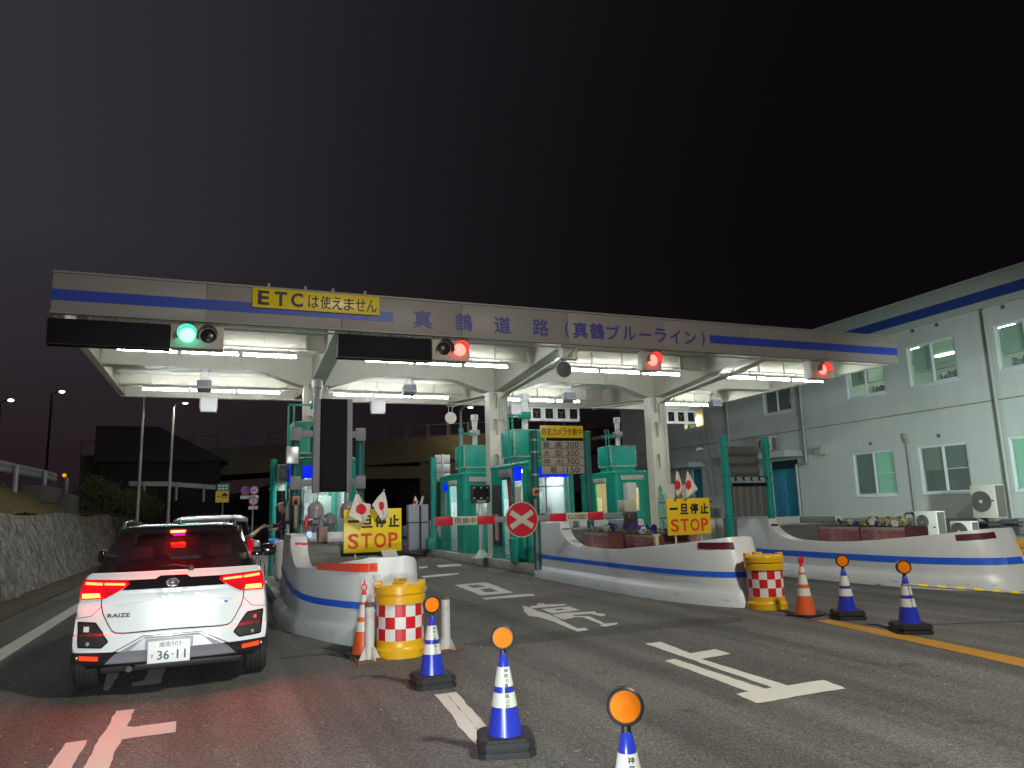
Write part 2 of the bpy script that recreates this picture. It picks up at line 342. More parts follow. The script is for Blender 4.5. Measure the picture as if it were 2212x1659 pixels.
# ------------------------------------------------------------------ ground, road, markings
def asphalt(name, base, light):
    m = bpy.data.materials.new(name); m.use_nodes = True; nt = m.node_tree; N = nt.nodes; L = nt.links
    b = N['Principled BSDF']; tc = N.new('ShaderNodeTexCoord')
    v = N.new('ShaderNodeTexVoronoi'); v.inputs['Scale'].default_value = 120; L.new(tc.outputs['Object'], v.inputs['Vector'])
    sp = N.new('ShaderNodeSeparateColor'); L.new(v.outputs['Color'], sp.inputs[0])
    r = N.new('ShaderNodeMapRange'); r.inputs[1].default_value = 0.55; r.inputs[2].default_value = 1.0; L.new(sp.outputs[0], r.inputs[0])
    n1 = N.new('ShaderNodeTexNoise'); n1.inputs['Scale'].default_value = 0.42; n1.inputs['Detail'].default_value = 7; n1.inputs['Roughness'].default_value = 0.65
    L.new(tc.outputs['Object'], n1.inputs['Vector'])
    n2 = N.new('ShaderNodeTexNoise'); n2.inputs['Scale'].default_value = 30; n2.inputs['Detail'].default_value = 6; L.new(tc.outputs['Object'], n2.inputs['Vector'])
    m1 = N.new('ShaderNodeMix'); m1.data_type = 'RGBA'; m1.inputs['A'].default_value = tuple(c * 0.45 for c in base) + (1,)
    m1.inputs['B'].default_value = tuple(c * 1.7 for c in base) + (1,); L.new(n1.outputs['Fac'], m1.inputs['Factor'])
    m2 = N.new('ShaderNodeMix'); m2.data_type = 'RGBA'; m2.inputs['B'].default_value = tuple(light) + (1,)
    mu = N.new('ShaderNodeMath'); mu.operation = 'MULTIPLY'; mu.inputs[1].default_value = 0.55
    L.new(r.outputs[0], mu.inputs[0]); L.new(mu.outputs[0], m2.inputs['Factor']); L.new(m1.outputs['Result'], m2.inputs['A'])
    m3 = N.new('ShaderNodeMix'); m3.data_type = 'RGBA'; m3.blend_type = 'MULTIPLY'; m3.inputs['Factor'].default_value = 1
    r2 = N.new('ShaderNodeMapRange'); r2.inputs[1].default_value = 0.3; r2.inputs[2].default_value = 0.7; r2.inputs[3].default_value = 0.72; r2.inputs[4].default_value = 1.28
    L.new(n2.outputs['Fac'], r2.inputs[0]); L.new(m2.outputs['Result'], m3.inputs['A']); L.new(r2.outputs[0], m3.inputs['B'])
    # darker polished wheel paths along the lanes and old oil stains
    mpp = N.new('ShaderNodeMapping'); mpp.inputs['Scale'].default_value = (1.5, .09, 1); L.new(tc.outputs['Object'], mpp.inputs[0])
    nw = N.new('ShaderNodeTexNoise'); nw.inputs['Scale'].default_value = 1.3; nw.inputs['Detail'].default_value = 3; L.new(mpp.outputs[0], nw.inputs['Vector'])
    rw = N.new('ShaderNodeMapRange'); rw.inputs[1].default_value = .38; rw.inputs[2].default_value = .62; rw.inputs[3].default_value = .66; rw.inputs[4].default_value = 1.15; L.new(nw.outputs['Fac'], rw.inputs[0])
    no = N.new('ShaderNodeTexNoise'); no.inputs['Scale'].default_value = 1.9; no.inputs['Detail'].default_value = 5; L.new(tc.outputs['Object'], no.inputs['Vector'])
    ro = N.new('ShaderNodeMapRange'); ro.inputs[1].default_value = .64; ro.inputs[2].default_value = .74; ro.inputs[3].default_value = 1; ro.inputs[4].default_value = .55; L.new(no.outputs['Fac'], ro.inputs[0])
    mw = N.new('ShaderNodeMath'); mw.operation = 'MULTIPLY'; L.new(rw.outputs[0], mw.inputs[0]); L.new(ro.outputs[0], mw.inputs[1])
    vs = N.new('ShaderNodeVectorMath'); vs.operation = 'SCALE'; L.new(m3.outputs['Result'], vs.inputs[0]); L.new(mw.outputs[0], vs.inputs['Scale'])
    L.new(vs.outputs[0], b.inputs['Base Color']); b.inputs['Roughness'].default_value = 0.72; b.inputs['Specular IOR Level'].default_value = 0.35
    bp = N.new('ShaderNodeBump'); bp.inputs['Strength'].default_value = 0.9; bp.inputs['Distance'].default_value = 0.006
    ad = N.new('ShaderNodeMath'); ad.operation = 'ADD'; L.new(v.outputs['Distance'], ad.inputs[0]); L.new(n2.outputs['Fac'], ad.inputs[1])
    L.new(ad.outputs[0], bp.inputs['Height']); L.new(bp.outputs[0], b.inputs['Normal'])
    return m
asph = asphalt('asphalt', (0.094, 0.092, 0.086), (0.36, 0.35, 0.32))
asph_old = asphalt('asphalt_patch', (0.066, 0.062, 0.058), (0.2, 0.19, 0.18))
def paint_mat(name, col, worn=(0.10, 0.09, 0.08)):
    m = bpy.data.materials.new(name); m.use_nodes = True; nt = m.node_tree; N = nt.nodes; L = nt.links; b = N['Principled BSDF']
    tc = N.new('ShaderNodeTexCoord'); n = N.new('ShaderNodeTexNoise'); n.inputs['Scale'].default_value = 9; n.inputs['Detail'].default_value = 10; n.inputs['Roughness'].default_value = 0.75
    L.new(tc.outputs['Object'], n.inputs['Vector'])
    r = N.new('ShaderNodeMapRange'); r.inputs[1].default_value = 0.62; r.inputs[2].default_value = 0.70; L.new(n.outputs['Fac'], r.inputs[0])
    n2 = N.new('ShaderNodeTexNoise'); n2.inputs['Scale'].default_value = 2; L.new(tc.outputs['Object'], n2.inputs['Vector'])
    mx0 = N.new('ShaderNodeMix'); mx0.data_type = 'RGBA'; mx0.inputs['A'].default_value = tuple(c * 0.8 for c in col) + (1,); mx0.inputs['B'].default_value = tuple(col) + (1,)
    L.new(n2.outputs['Fac'], mx0.inputs['Factor'])
    mx = N.new('ShaderNodeMix'); mx.data_type = 'RGBA'; L.new(mx0.outputs['Result'], mx.inputs['A']); mx.inputs['B'].default_value = tuple(worn) + (1,)
    L.new(r.outputs[0], mx.inputs['Factor']); L.new(mx.outputs['Result'], b.inputs['Base Color']); b.inputs['Roughness'].default_value = 0.6
    bp = N.new('ShaderNodeBump'); bp.inputs['Strength'].default_value = 0.3; bp.inputs['Distance'].default_value = 0.01; L.new(n.outputs['Fac'], bp.inputs['Height']); L.new(bp.outputs[0], b.inputs['Normal'])
    return m
paint_w = paint_mat('road_paint_white', (0.70, 0.70, 0.64)); paint_y = paint_mat('road_paint_yellow', (0.46, 0.22, 0.02), (0.13, 0.10, 0.06))

tag(MB().sheet([(-160, -60, 0), (200, -60, 0), (200, 300, 0), (-160, 300, 0)]).build('ground', asph, base=False), kind='structure')

def rough_poly(P, step=0.09, amp=0.008):
    """ragged hand-laid edge on a painted polygon"""
    out = []; n = len(P)
    for i in range(n):
        a, b = P[i], P[(i + 1) % n]; k = max(1, int((b - a).length / step))
        d = (b - a); nn = Vector((-d.y, d.x, 0)).normalized()
        for j in range(k):
            q = a + d * (j / k)
            if j: q = q + nn * random.uniform(-amp, amp)
            out.append(q)
    return out
def painted(mb, k, pts, z=0.004, holes=None, amp=0.008):
    P = rough_poly([on_z(k, u, v, z) for u, v in pts], amp=amp)
    if not holes:
        fill(mb, P); return
    b2 = bmesh.new(); loops = [P] + [[on_z(k, u, v, z) for u, v in h] for h in holes]; E = []
    for lp in loops:
        V = [b2.verts.new(p) for p in lp]
        E += [b2.edges.new((V[i], V[(i + 1) % len(V)])) for i in range(len(V))]
    bmesh.ops.triangle_fill(b2, use_beauty=True, edges=E)
    mp = {v: mb.bm.verts.new(v.co) for v in b2.verts}
    for f in b2.faces: mb.bm.faces.new([mp[v] for v in f.verts])
    b2.free()
def fill(mb, P):
    b2 = bmesh.new(); V = [b2.verts.new(p) for p in P]; E = [b2.edges.new((V[i], V[(i + 1) % len(V)])) for i in range(len(V))]
    bmesh.ops.triangle_fill(b2, use_beauty=True, edges=E)
    mp = {v: mb.bm.verts.new(v.co) for v in b2.verts}
    for f in b2.faces: mb.bm.faces.new([mp[v] for v in f.verts])
    b2.free()
def up(mb):
    for f in mb.bm.faces:
        f.normal_update()
        if f.normal.z < 0: f.normal_flip()
def marking(name, m, mb):
    up(mb); return tag(mb.build(name, m, recalc=False, smooth=False, base=False), kind='structure')

mb = MB()      # characters painted in the middle lane
painted(mb, 'k', [(352, 375), (560, 355), (600, 362), (780, 430), (540, 450)], holes=[[(435, 380), (520, 372), (578, 388), (492, 397)], [(532, 406), (610, 398), (668, 421), (577, 428)]])
painted(mb, 'k', [(552, 470), (800, 445), (918, 438), (935, 452), (570, 481)])
painted(mb, 'k', [(108, 312), (215, 300), (370, 288), (388, 295), (290, 308), (125, 322)])
painted(mb, 'k', [(215, 232), (355, 222), (408, 226), (395, 236), (240, 246)])
painted(mb, 'k', [(88, 245), (150, 238), (156, 247), (100, 256)])
painted(mb, 'k', [(843, 525), (885, 533), (945, 562), (1040, 588), (1240, 690), (1300, 686), (1322, 700), (1245, 713), (1060, 637), (960, 607), (890, 600), (862, 575)])
painted(mb, 'k', [(898, 530), (955, 521), (945, 509), (990, 507), (1010, 515), (1150, 512), (1162, 522), (1080, 530), (960, 541), (905, 543)])
painted(mb, 'k', [(980, 550), (1185, 530), (1262, 558), (1060, 581)], holes=[[(1070, 552), (1125, 546), (1150, 554), (1095, 560)]])
painted(mb, 'k', [(1055, 592), (1130, 580), (1370, 565), (1380, 578), (1435, 583), (1447, 596), (1410, 602), (1340, 584), (1205, 592), (1235, 606), (1150, 626), (1122, 620)])
painted(mb, 'k', [(1210, 600), (1325, 600), (1440, 655), (1525, 648), (1537, 658), (1450, 678), (1402, 670), (1420, 662), (1290, 610), (1235, 608)])
marking('road_lettering', paint_w, mb)
mb = MB()
painted(mb, 'D', [(1393, 1390), (1427, 1386), (1492, 1411), (1545, 1402), (1579, 1412), (1515, 1423), (1701, 1480.5), (1777, 1469), (1787, 1471), (1827, 1487), (1718, 1504), (1664, 1515), (1635, 1519), (1590, 1498.5), (1618, 1493), (1612, 1492), (1436, 1427), (1457, 1423), (1652, 1487.5), (1668, 1485)])
marking('road_lettering', paint_w, mb)
mb = MB()
painted(mb, 'j', [(1010, 662), (1170, 645), (1105, 795), (1165, 800), (1535, 750), (1530, 845), (1060, 910), (1000, 1010), (950, 1159), (900, 1330), (640, 1330), (725, 1159), (850, 930), (945, 790)])
painted(mb, 'j', [(570, 940), (757, 915), (720, 1000), (625, 1159), (560, 1330), (330, 1330), (415, 1159), (500, 1040)])
marking('road_lettering', paint_w, mb)
mb = MB()
painted(mb, 'j', [(915, 400), (925, 340), (1042, 325), (1020, 375), (945, 480), (900, 487)])
painted(mb, 'j', [(1310, 285), (1445, 278), (1395, 420), (1145, 450), (1150, 415), (1250, 395)])
marking('road_lettering', paint_w, mb)
mb = MB(); fill(mb, [Vector(p) for p in ((-2.58, 40, .004), (-2.36, 40, .004), (-2.30, -20, .004), (-2.54, -20, .004))])
marking('lane_line', paint_w, mb)
mb = MB()
painted(mb, 'h', [(20, 962), (123, 950), (305, 1160), (428, 1300), (430, 1440), (360, 1370), (228, 1240), (170, 1130)], amp=0.006)
painted(mb, 'h', [(126, 949), (210, 938), (400, 1145), (500, 1260), (510, 1335), (432, 1300), (310, 1160)], amp=0.006)
painted(mb, 'd', [(1305, 1337), (1400, 1325), (1440, 1362), (1335, 1376)])
marking('lane_line', paint_w, mb)
mb = MB(); painted(mb, 'i', [(740, 618), (830, 608), (1180, 675), (2212, 885), (3400, 1120), (3700, 1250), (2212, 945), (1290, 738), (1000, 678)], amp=0.012)
marking('edge_line', paint_y, mb)
mb = MB()
painted(mb, 'h', [(280, 520), (500, 470), (830, 430), (1250, 395), (1500, 370), (1900, 335), (2300, 300), (2700, 290), (2700, 330), (2212, 372), (1700, 420), (1300, 462), (900, 510), (600, 535), (400, 545)], z=0.002, amp=0.004)
marking('asphalt_patch', asph_old, mb)
mb = MB()
painted(mb, 'd', [(0, 1200), (300, 1170), (760, 1120), (760, 1140), (300, 1190), (0, 1222)], z=0.002, amp=0.004)
marking('asphalt_joint', asph_old, mb)

# grit scattered over the asphalt
mb = MB()
for i in range(900):
    y = 1.5 + 9 * random.random() ** 1.6; x = random.uniform(-2.5, 7.5)
    if -1.4 < x < .8 and y > 7.4: continue
    r = random.uniform(0.002, 0.0055) * (0.6 + y * 0.09)
    a = random.random() * 6; c = Vector((x, y, r * .5))
    P = [c + Vector((math.cos(a + t) * r * random.uniform(.7, 1.3), math.sin(a + t) * r * random.uniform(.7, 1.3), -r * .5)) for t in (0, 1.6, 3.1, 4.7)] + [c + Vector((0, 0, r * .6))]
    mb._faces(P, [(0, 1, 4), (1, 2, 4), (2, 3, 4), (3, 0, 4)])
tag(mb.build('grit', mat('grit', (0.55, 0.52, 0.45), 0.5, var=0.4, scale=2), base=False, smooth=False), 'pale grit and tiny stones scattered over the asphalt', 'grit', kind='stuff')

# left side: gutter, retaining wall, bank
gut = mat('gutter_dirt', (0.085, 0.065, 0.045), 0.95, var=0.5, scale=3, bump=0.5, bscale=30, dirt=0.8, dcol=(0.16, 0.10, 0.04), dscale=8)
tag(MB().box(-4.1, -3.45, -20, 48, 0.0, 0.03, bev=0.01).build('gutter', gut, base=False), kind='structure')
tag(MB().box(-3.44, -3.28, -20, 48, 0.0, 0.045, bev=0.012).build('kerb', gut, base=False), kind='structure')
stone = bpy.data.materials.new('stone_wall'); stone.use_nodes = True
nt = stone.node_tree; N = nt.nodes; L = nt.links; b = N['Principled BSDF']; tc = N.new('ShaderNodeTexCoord')
mp = N.new('ShaderNodeMapping'); mp.inputs['Scale'].default_value = (1, 1.25, .8); mp.inputs['Rotation'].default_value = (rad(28), 0, 0); L.new(tc.outputs['Object'], mp.inputs[0])
vo = N.new('ShaderNodeTexVoronoi'); vo.feature = 'DISTANCE_TO_EDGE'; vo.inputs['Scale'].default_value = 1.5; L.new(tc.outputs['Object'], vo.inputs['Vector'])
ns = N.new('ShaderNodeTexNoise'); ns.inputs['Scale'].default_value = 3.4; ns.inputs['Detail'].default_value = 12; ns.inputs['Roughness'].default_value = 0.78; L.new(mp.outputs[0], ns.inputs['Vector'])
cr = N.new('ShaderNodeValToRGB'); cr.color_ramp.elements[0].position = 0.40; cr.color_ramp.elements[0].color = (0.085, 0.072, 0.062, 1)
cr.color_ramp.elements[1].position = 0.70; cr.color_ramp.elements[1].color = (0.46, 0.44, 0.40, 1); L.new(ns.outputs['Fac'], cr.inputs[0])
rr = N.new('ShaderNodeMapRange'); rr.inputs[1].default_value = 0; rr.inputs[2].default_value = 0.05; rr.inputs[3].default_value = 0.6; L.new(vo.outputs['Distance'], rr.inputs[0])
mm = N.new('ShaderNodeMix'); mm.data_type = 'RGBA'; mm.blend_type = 'MULTIPLY'; mm.inputs['Factor'].default_value = 1; L.new(cr.outputs[0], mm.inputs['A']); L.new(rr.outputs[0], mm.inputs['B'])
L.new(mm.outputs['Result'], b.inputs['Base Color']); b.inputs['Roughness'].default_value = 0.9
ad = N.new('ShaderNodeMath'); ad.operation = 'ADD'; L.new(rr.outputs[0], ad.inputs[0]); L.new(ns.outputs['Fac'], ad.inputs[1])
bp = N.new('ShaderNodeBump'); bp.inputs['Strength'].default_value = 0.5; bp.inputs['Distance'].default_value = 0.06; L.new(ad.outputs[0], bp.inputs['Height']); L.new(bp.outputs[0], b.inputs['Normal'])
mb = MB(); rows = []
for j in range(7):
    t = j / 6; row = []
    for i in range(60):
        y = -12 + i; row.append((-4.05 - 0.55 * t + 0.05 * math.sin(i * 2.3 + j * 1.7) + random.uniform(-.03, .03), y + random.uniform(-.1, .1), 0.02 + 1.80 * t + (0.05 * math.sin(i * .7) if j == 6 else 0)))
    rows.append(row)
mb.grid(rows)
w = mb.build('stone_wall', stone, base=False); tag(w, 'sloping rubble stone retaining wall along the left lane', 'retaining wall')
grass_m = mat('bank_grass', (0.10, 0.085, 0.025), 0.95, var=0.6, scale=7, bump=0.6, bscale=18, dirt=0.8, dcol=(0.16, 0.10, 0.05), dscale=6)
mb = MB(); rows = []
for j in range(9):
    t = j / 8; row = []
    for i in range(50):
        y = -12 + i * 1.25
        row.append((-4.62 - 7 * t, y, 1.80 + (0.80 * min(1, t * 7) + 0.2 * t) * (1 if y < 26 else max(0.25, 1 - (y - 26) / 14)) + 0.05 * math.sin(i * 1.9 + j * 3) + random.uniform(-.03, .03)))
    rows.append(row)
mb.grid(rows)
tag(mb.build('grass_bank', grass_m, base=False), kind='structure')
# dry grass tufts on the bank
mb = MB()
for i in range(5200):
    y = random.uniform(12, 36); x = -4.6 - 2.6 * random.random() ** 1.4; t = (-4.62 - x) / 7
    z = 1.80 + (0.80 * min(1, t * 7) + 0.2 * t) * (1 if y < 26 else max(0.25, 1 - (y - 26) / 14)); h = random.uniform(.04, .13)
    a = random.random() * 6.3; d = Vector((math.cos(a), math.sin(a), 0)) * 0.008; l = Vector((random.uniform(-.05, .05), random.uniform(-.05, .05), h))
    p = Vector((x, y, z)); mb._faces([p - d, p + d, p + l], [(0, 1, 2)])
tag(mb.build('grass', mat('dry_grass', (0.17, 0.14, 0.035), 0.9, var=0.6, scale=6), base=False, smooth=False), 'dry yellowish grass growing on the bank above the stone wall', 'grass', kind='stuff')

# dark wooded hills behind everything
hill_m = mat('hill', (0.012, 0.014, 0.010), 1.0, var=0.4)
mb = MB(); rows = []
for j in range(6):
    t = j / 5
    rows.append([(-150 + 12 * i, 150 + 30 * t, (7 + 4 * math.sin(i * .55) + 3 * math.sin(i * 1.3 + 1)) * math.sin(t * 1.57)) for i in range(30)])
mb.grid(rows); tag(mb.build('hills', hill_m, base=False), kind='structure')

# the small house-like structure and overpass behind the gate
wallc = mat('overpass_concrete', (0.14, 0.12, 0.085), 0.9, var=0.35, scale=2, streak=0.6, dcol=(0.05, 0.045, 0.035), dscale=2.4, bump=0.2)
op = empty('overpass', (9, 50, 0), 'dark concrete overpass with barred railing crossing behind the toll booths', 'overpass')
mb = MB()
for x0, x1 in ((-8, 9.0), (9.0, 19), (19, 40)):
    za = 5.6 + (x0) * 0.063; zb = 5.6 + x1 * 0.063
    vs = [(x0, 50, za - 1.35), (x1, 50, zb - 1.35), (x1, 50, zb + .35), (x0, 50, za + .35)]
    mb._faces(vs + [(p[0], 58, p[2]) for p in vs], [(0, 1, 2, 3), (4, 7, 6, 5), (3, 2, 6, 7), (0, 4, 5, 1), (0, 3, 7, 4), (1, 5, 6, 2)])
mb.build('deck', wallc, op, world=True)
MB().box(12.8, 19, 50.2, 57, 0, 5.1).build('abutment', wallc, op, world=True)
MB().box(8.2, 12.8, 50.15, 50.6, 3.9, 4.75).box(8.2, 12.8, 49.95, 50.14, 3.9, 4.02).build('fascia_beam', wallc, op, world=True)
for xx in (3.2, 8.3): MB().box(xx, xx + .7, 51, 57, 0, 4.4).build('pier', wallc, op, world=True)
rail_m = mat('overpass_rail', (0.16, 0.19, 0.22), 0.6, metal=0.3)
for i in range(22):
    x0 = -8 + i * 1.52; x1 = x0 + 1.44; z0 = 5.98 + x0 * .063; z1 = 5.98 + x1 * .063; mb = MB()
    for (a, za, c, zc) in ((x0, z0, x1, z1), (x0, z0 + .82, x1, z1 + .82)): mb.cyl((a, 49.9, za), (c, 49.9, zc), .022, n=6)
    for a, za in ((x0, z0), (x1, z1)): mb.cyl((a, 49.9, za - .15), (a, 49.9, za + .9), .03, n=6)
    for q in range(1, 2):
        a = x0 + (x1 - x0) * q / 12; za = z0 + (z1 - z0) * q / 12; mb.cyl((a, 49.9, za), (a, 49.9, za + .82), .02, n=5)
    mb.build('railing_panel', rail_m, op, world=True)
# dark lean-to house at the left beyond the gate
hs = empty('house', (-2, 46, 0), 'dark low house with sloping roof behind the round road signs', 'house')
hm = mat('house_wall', (0.035, 0.025, 0.028), 0.9, var=0.2)
MB().box(-6.5, -0.2, 47, 52, 0, 5.0).build('wall', hm, hs, world=True)
mb = MB(); mb._faces([(-6.8, 46.6, 6.9), (-3.6, 46.6, 6.9), (.2, 46.6, 4.9), (.2, 52, 4.9), (-3.6, 52, 6.9), (-6.8, 52, 6.9), (-6.8, 46.6, 4.85), (-6.8, 52, 4.85)], [(0, 1, 4, 5), (1, 2, 3, 4), (0, 6, 2, 1), (6, 7, 3, 2), (5, 4, 3, 7), (0, 5, 7, 6)])
mb.build('roof', mat('house_roof', (0.045, 0.032, 0.038), 0.8), hs, world=True)
for i, xx in enumerate((-4.6, -2.4)): MB().box(xx, xx + 1.1, 46.93, 46.99, 2.2, 3.4, bev=.01).build('window', room_dark, hs, world=True)
# ------------------------------------------------------------------ toll canopy
FY, BY, XL, XR = 15.70, 26.30, -3.19, 18.68
ZB, ZT = 5.54, 6.31
cp = empty('toll_canopy', (7.92, 21.3, 0), 'long cream toll gate canopy with blue stripe and Japanese lettering over all four lanes', 'canopy')
def W(mb, name, m, parent=None, **k): return mb.build(name, m, parent or cp, world=True, **k)
mb = MB()
segs = [XL + (XR - XL) * i / 8 for i in range(9)]
for a, b in zip(segs, segs[1:]): mb.box(a + .004, b - .004, FY, FY + .10, ZB, ZT, bev=.006)
mb.box(XL, XR, FY - .03, FY + .12, ZT + .001, ZT + .04)
mb.box(XL - .005, XR + .005, FY - .025, FY + .1, ZB - .035, ZB - .002)
W(mb, 'fascia', fascia_m)
for a, b in ((XL, 3.40), (11.93, XR)): W(MB().box(a, b, FY - .006, FY - .001, 5.765, 5.985), 'stripe', blue_band)
mb = MB()
for ch, x in (('真', 3.88), ('鶴', 4.86), ('道', 5.82), ('路', 6.81)): letters(mb, ch, (x, FY - .004, 5.675), UX, UZ, .41, .40, bold=.022, depth=.004)
letters(mb, '(', (7.66, FY - .004, 5.67), UX, UZ, .10, .41, bold=.02, depth=.004)
for i, ch in enumerate('真鶴ブルーライン'):
    w_, h_, dx, dz = {'ー': (.34, .05, .03, .17), 'ル': (.38, .34, 0, .03), 'ラ': (.32, .35, .04, .03), 'イ': (.31, .37, .03, .01), 'ン': (.34, .33, .02, .03), 'ブ': (.38, .36, 0, .02)}.get(ch, (.39, .40, 0, 0))
    letters(mb, ch, (7.89 + i * .462 + dx, FY - .004, 5.675 + dz), UX, UZ, w_, h_, bold=.022, depth=.004)
letters(mb, ')', (11.66, FY - .004, 5.67), UX, UZ, .10, .41, bold=.02, depth=.004)
W(mb, 'lettering', blue_film, smooth=False)
# roof deck with corrugations, seen from below
mb = MB(); n = 130
prof = []
for i in range(n + 1):
    y = FY + .12 + (BY - FY - .25) * i / n; prof.append((y, 6.02 if (i // 2) % 2 else 6.10))
for x0, x1 in ((XL + .05, XR - .05),):
    mb.grid([[(x0, y, z) for y, z in prof], [(x1, y, z) for y, z in prof]])
mb.box(XL + .02, XR - .02, FY + .11, BY - .02, 6.14, 6.18)
W(mb, 'roof_deck', cream_soffit, ang=.3)
# perimeter beams
for x in (XL, XR - .10):
    mb = MB(); mb.box(x, x + .10, FY + .125, BY - .10, ZB + .02, ZB + .42, bev=.004); mb.box(x - .02 if x < 0 else x - .06, x + .16 if x < 0 else x + .12, FY + .125, BY - .1, ZB + .0, ZB + .017)
    W(mb, 'side_beam', cream)
mb = MB().box(XL, XR, BY - .09, BY, ZB, ZT - .1, bev=.005).box(XL, XR, BY - .2, BY + .03, ZB - .02, ZB - .003)
W(mb, 'back_beam', cream)
for y, zb, d in ((18.45, 5.62, .42), (24.75, 5.66, .40)):
    mb = MB().box(XL + .11, XR - .11, y, y + .05, zb, 6.03).box(XL + .11, XR - .11, y - .07, y + .12, zb - .02, zb - .003)
    for q in range(1, 22):
        x = XL + q * 1.0; mb.box(x, x + .012, y - .07, y - .001, zb, 6.0)
    W(mb, 'cross_beam', cream)
COLX = (2.37, 7.92, 13.72); CYc = 21.3
# main girder with haunches
pts = [(XL + .11, 5.62)]
for cx in COLX: pts += [(cx - 1.75, 5.58), (cx - 1.35, 5.52), (cx - .45, 5.22), (cx + .45, 5.22), (cx + 1.35, 5.52), (cx + 1.75, 5.58)]
pts += [(XR - .11, 5.62)]
mb = MB()
for yo, dd in ((21.18, .03), (21.42, .03)):
    mb.prism([(p[0], p[1]) for p in pts] + [(XR - .11, 6.05), (XL + .11, 6.05)], (0, yo + dd, 0), UX, UZ, dd)
for p, q in zip(pts, pts[1:]):
    mb._faces([(p[0], 21.08, p[1]), (q[0], 21.08, q[1]), (q[0], 21.54, q[1]), (p[0], 21.54, p[1]), (p[0], 21.08, p[1] - .02), (q[0], 21.08, q[1] - .02), (q[0], 21.54, q[1] - .02), (p[0], 21.54, p[1] - .02)],
              [(0, 1, 2, 3), (4, 7, 6, 5), (0, 4, 5, 1), (2, 6, 7, 3), (1, 5, 6, 2), (0, 3, 7, 4)])
W(mb, 'girder', cream, ang=.3)
# bolts on the girder splices
mb = MB()
for cx in COLX:
    for s in (-1, 1):
        for c in range(2):
            for r in range(6): mb.cyl((cx + s * (1.9 + c * .12), 21.15, 5.66 + r * .06), (cx + s * (1.9 + c * .12), 21.13, 5.66 + r * .06), .013, n=6)
        for c in range(8): mb.cyl((cx + s * (1.0 + c * .09), 21.2, 5.40 + c * .03), (cx + s * (1.0 + c * .09), 21.2, 5.36 + c * .03), .014, n=6); mb.cyl((cx + s * (1.0 + c * .09), 21.45, 5.40 + c * .03), (cx + s * (1.0 + c * .09), 21.45, 5.36 + c * .03), .014, n=6)
W(mb, 'bolts', cream)
for cx in COLX:
    mb = MB(); pp = [(FY + .13, 5.60), (CYc - .6, 5.22), (CYc + .6, 5.22), (BY - .1, 5.60), (BY - .1, 6.03), (FY + .13, 6.03)]
    for xo in (cx - .13, cx + .11): mb.prism(pp, (xo, 0, 0), UY, UZ, .02)
    for p, q in ((pp[0], pp[1]), (pp[1], pp[2]), (pp[2], pp[3])):
        mb._faces([(cx - .19, p[0], p[1]), (cx + .19, p[0], p[1]), (cx + .19, q[0], q[1]), (cx - .19, q[0], q[1]), (cx - .19, p[0], p[1] - .022), (cx + .19, p[0], p[1] - .022), (cx + .19, q[0], q[1] - .022), (cx - .19, q[0], q[1] - .022)],
                  [(0, 1, 2, 3), (4, 7, 6, 5), (0, 4, 5, 1), (2, 6, 7, 3), (1, 5, 6, 2), (0, 3, 7, 4)])
    W(mb, 'cantilever_beam', cream, ang=.3)
def oval(cx, cz, hw, hh, n=10):
    P = []
    for i in range(n + 1): t = math.pi * i / n; P.append((cx + hw * math.cos(t), cz + (hh - hw) + hw * math.sin(t)))
    for i in range(n + 1): t = math.pi + math.pi * i / n; P.append((cx + hw * math.cos(t), cz - (hh - hw) + hw * math.sin(t)))
    return P
for cx in COLX:
    mb = MB(); x0, x1, y0, y1, zb, zt = cx - .34, cx + .34, CYc - .2, CYc + .2, .24, 5.2
    xm = cx + .06
    mb.box(x0, xm, y0 + .12, y1, zb, zt); mb.box(xm + .002, x1, y0 + .09, y1 - .02, zb, zt, bev=.01)
    # front plate with oval hand holes
    zs = [zb, 1.35, 2.45, 3.55, 4.6, zt]
    for a, b_ in zip(zs, zs[1:]):
        c = (a + b_) / 2; O = oval((x0 + xm) / 2 - .01, c, .085, .26)
        b2 = bmesh.new()
        for ring in ([(x0, a), (xm, a), (xm, b_), (x0, b_)], O):
            V = [b2.verts.new((p[0], 0, p[1])) for p in ring]
            for i in range(len(V)):
                if (V[i].co - V[(i + 1) % len(V)].co).length > 1e-6: b2.edges.new((V[i], V[(i + 1) % len(V)]))
        bmesh.ops.remove_doubles(b2, verts=b2.verts[:], dist=1e-5)
        bmesh.ops.triangle_fill(b2, use_beauty=True, edges=b2.edges[:])
        mp = {v: mb.bm.verts.new((v.co.x, y0, v.co.z)) for v in b2.verts}
        for f in b2.faces: mb.bm.faces.new([mp[v] for v in f.verts])
        b2.free()
        for p, q in zip(O, O[1:] + O[:1]): mb._faces([(p[0], y0, p[1]), (q[0], y0, q[1]), (q[0], y0 + .118, q[1]), (p[0], y0 + .118, p[1])], [(0, 1, 2, 3)])
    for p, q in (((x0, zb), (x0, zt)), ((xm, zt), (xm, zb))): mb._faces([(p[0], y0, p[1]), (q[0], y0, q[1]), (q[0], y0 + .119, q[1]), (p[0], y0 + .119, p[1])], [(0, 1, 2, 3)])
    mb.box(x0 - .1, x1 + .1, y0 - .1, y1 + .1, zb - .02, zb + .02)
    W(mb, 'column', cream, ang=.4)
    mb = MB()
    for q in range(2): mb.tube([(x1 - .05 - q * .07, y0 + .04, .5), (x1 - .05 - q * .07, y0 + .04, 5.0), (x1 - .05 - q * .07, y0 + .04, 5.15)], .018, n=6)
    W(mb, 'conduit', cream)
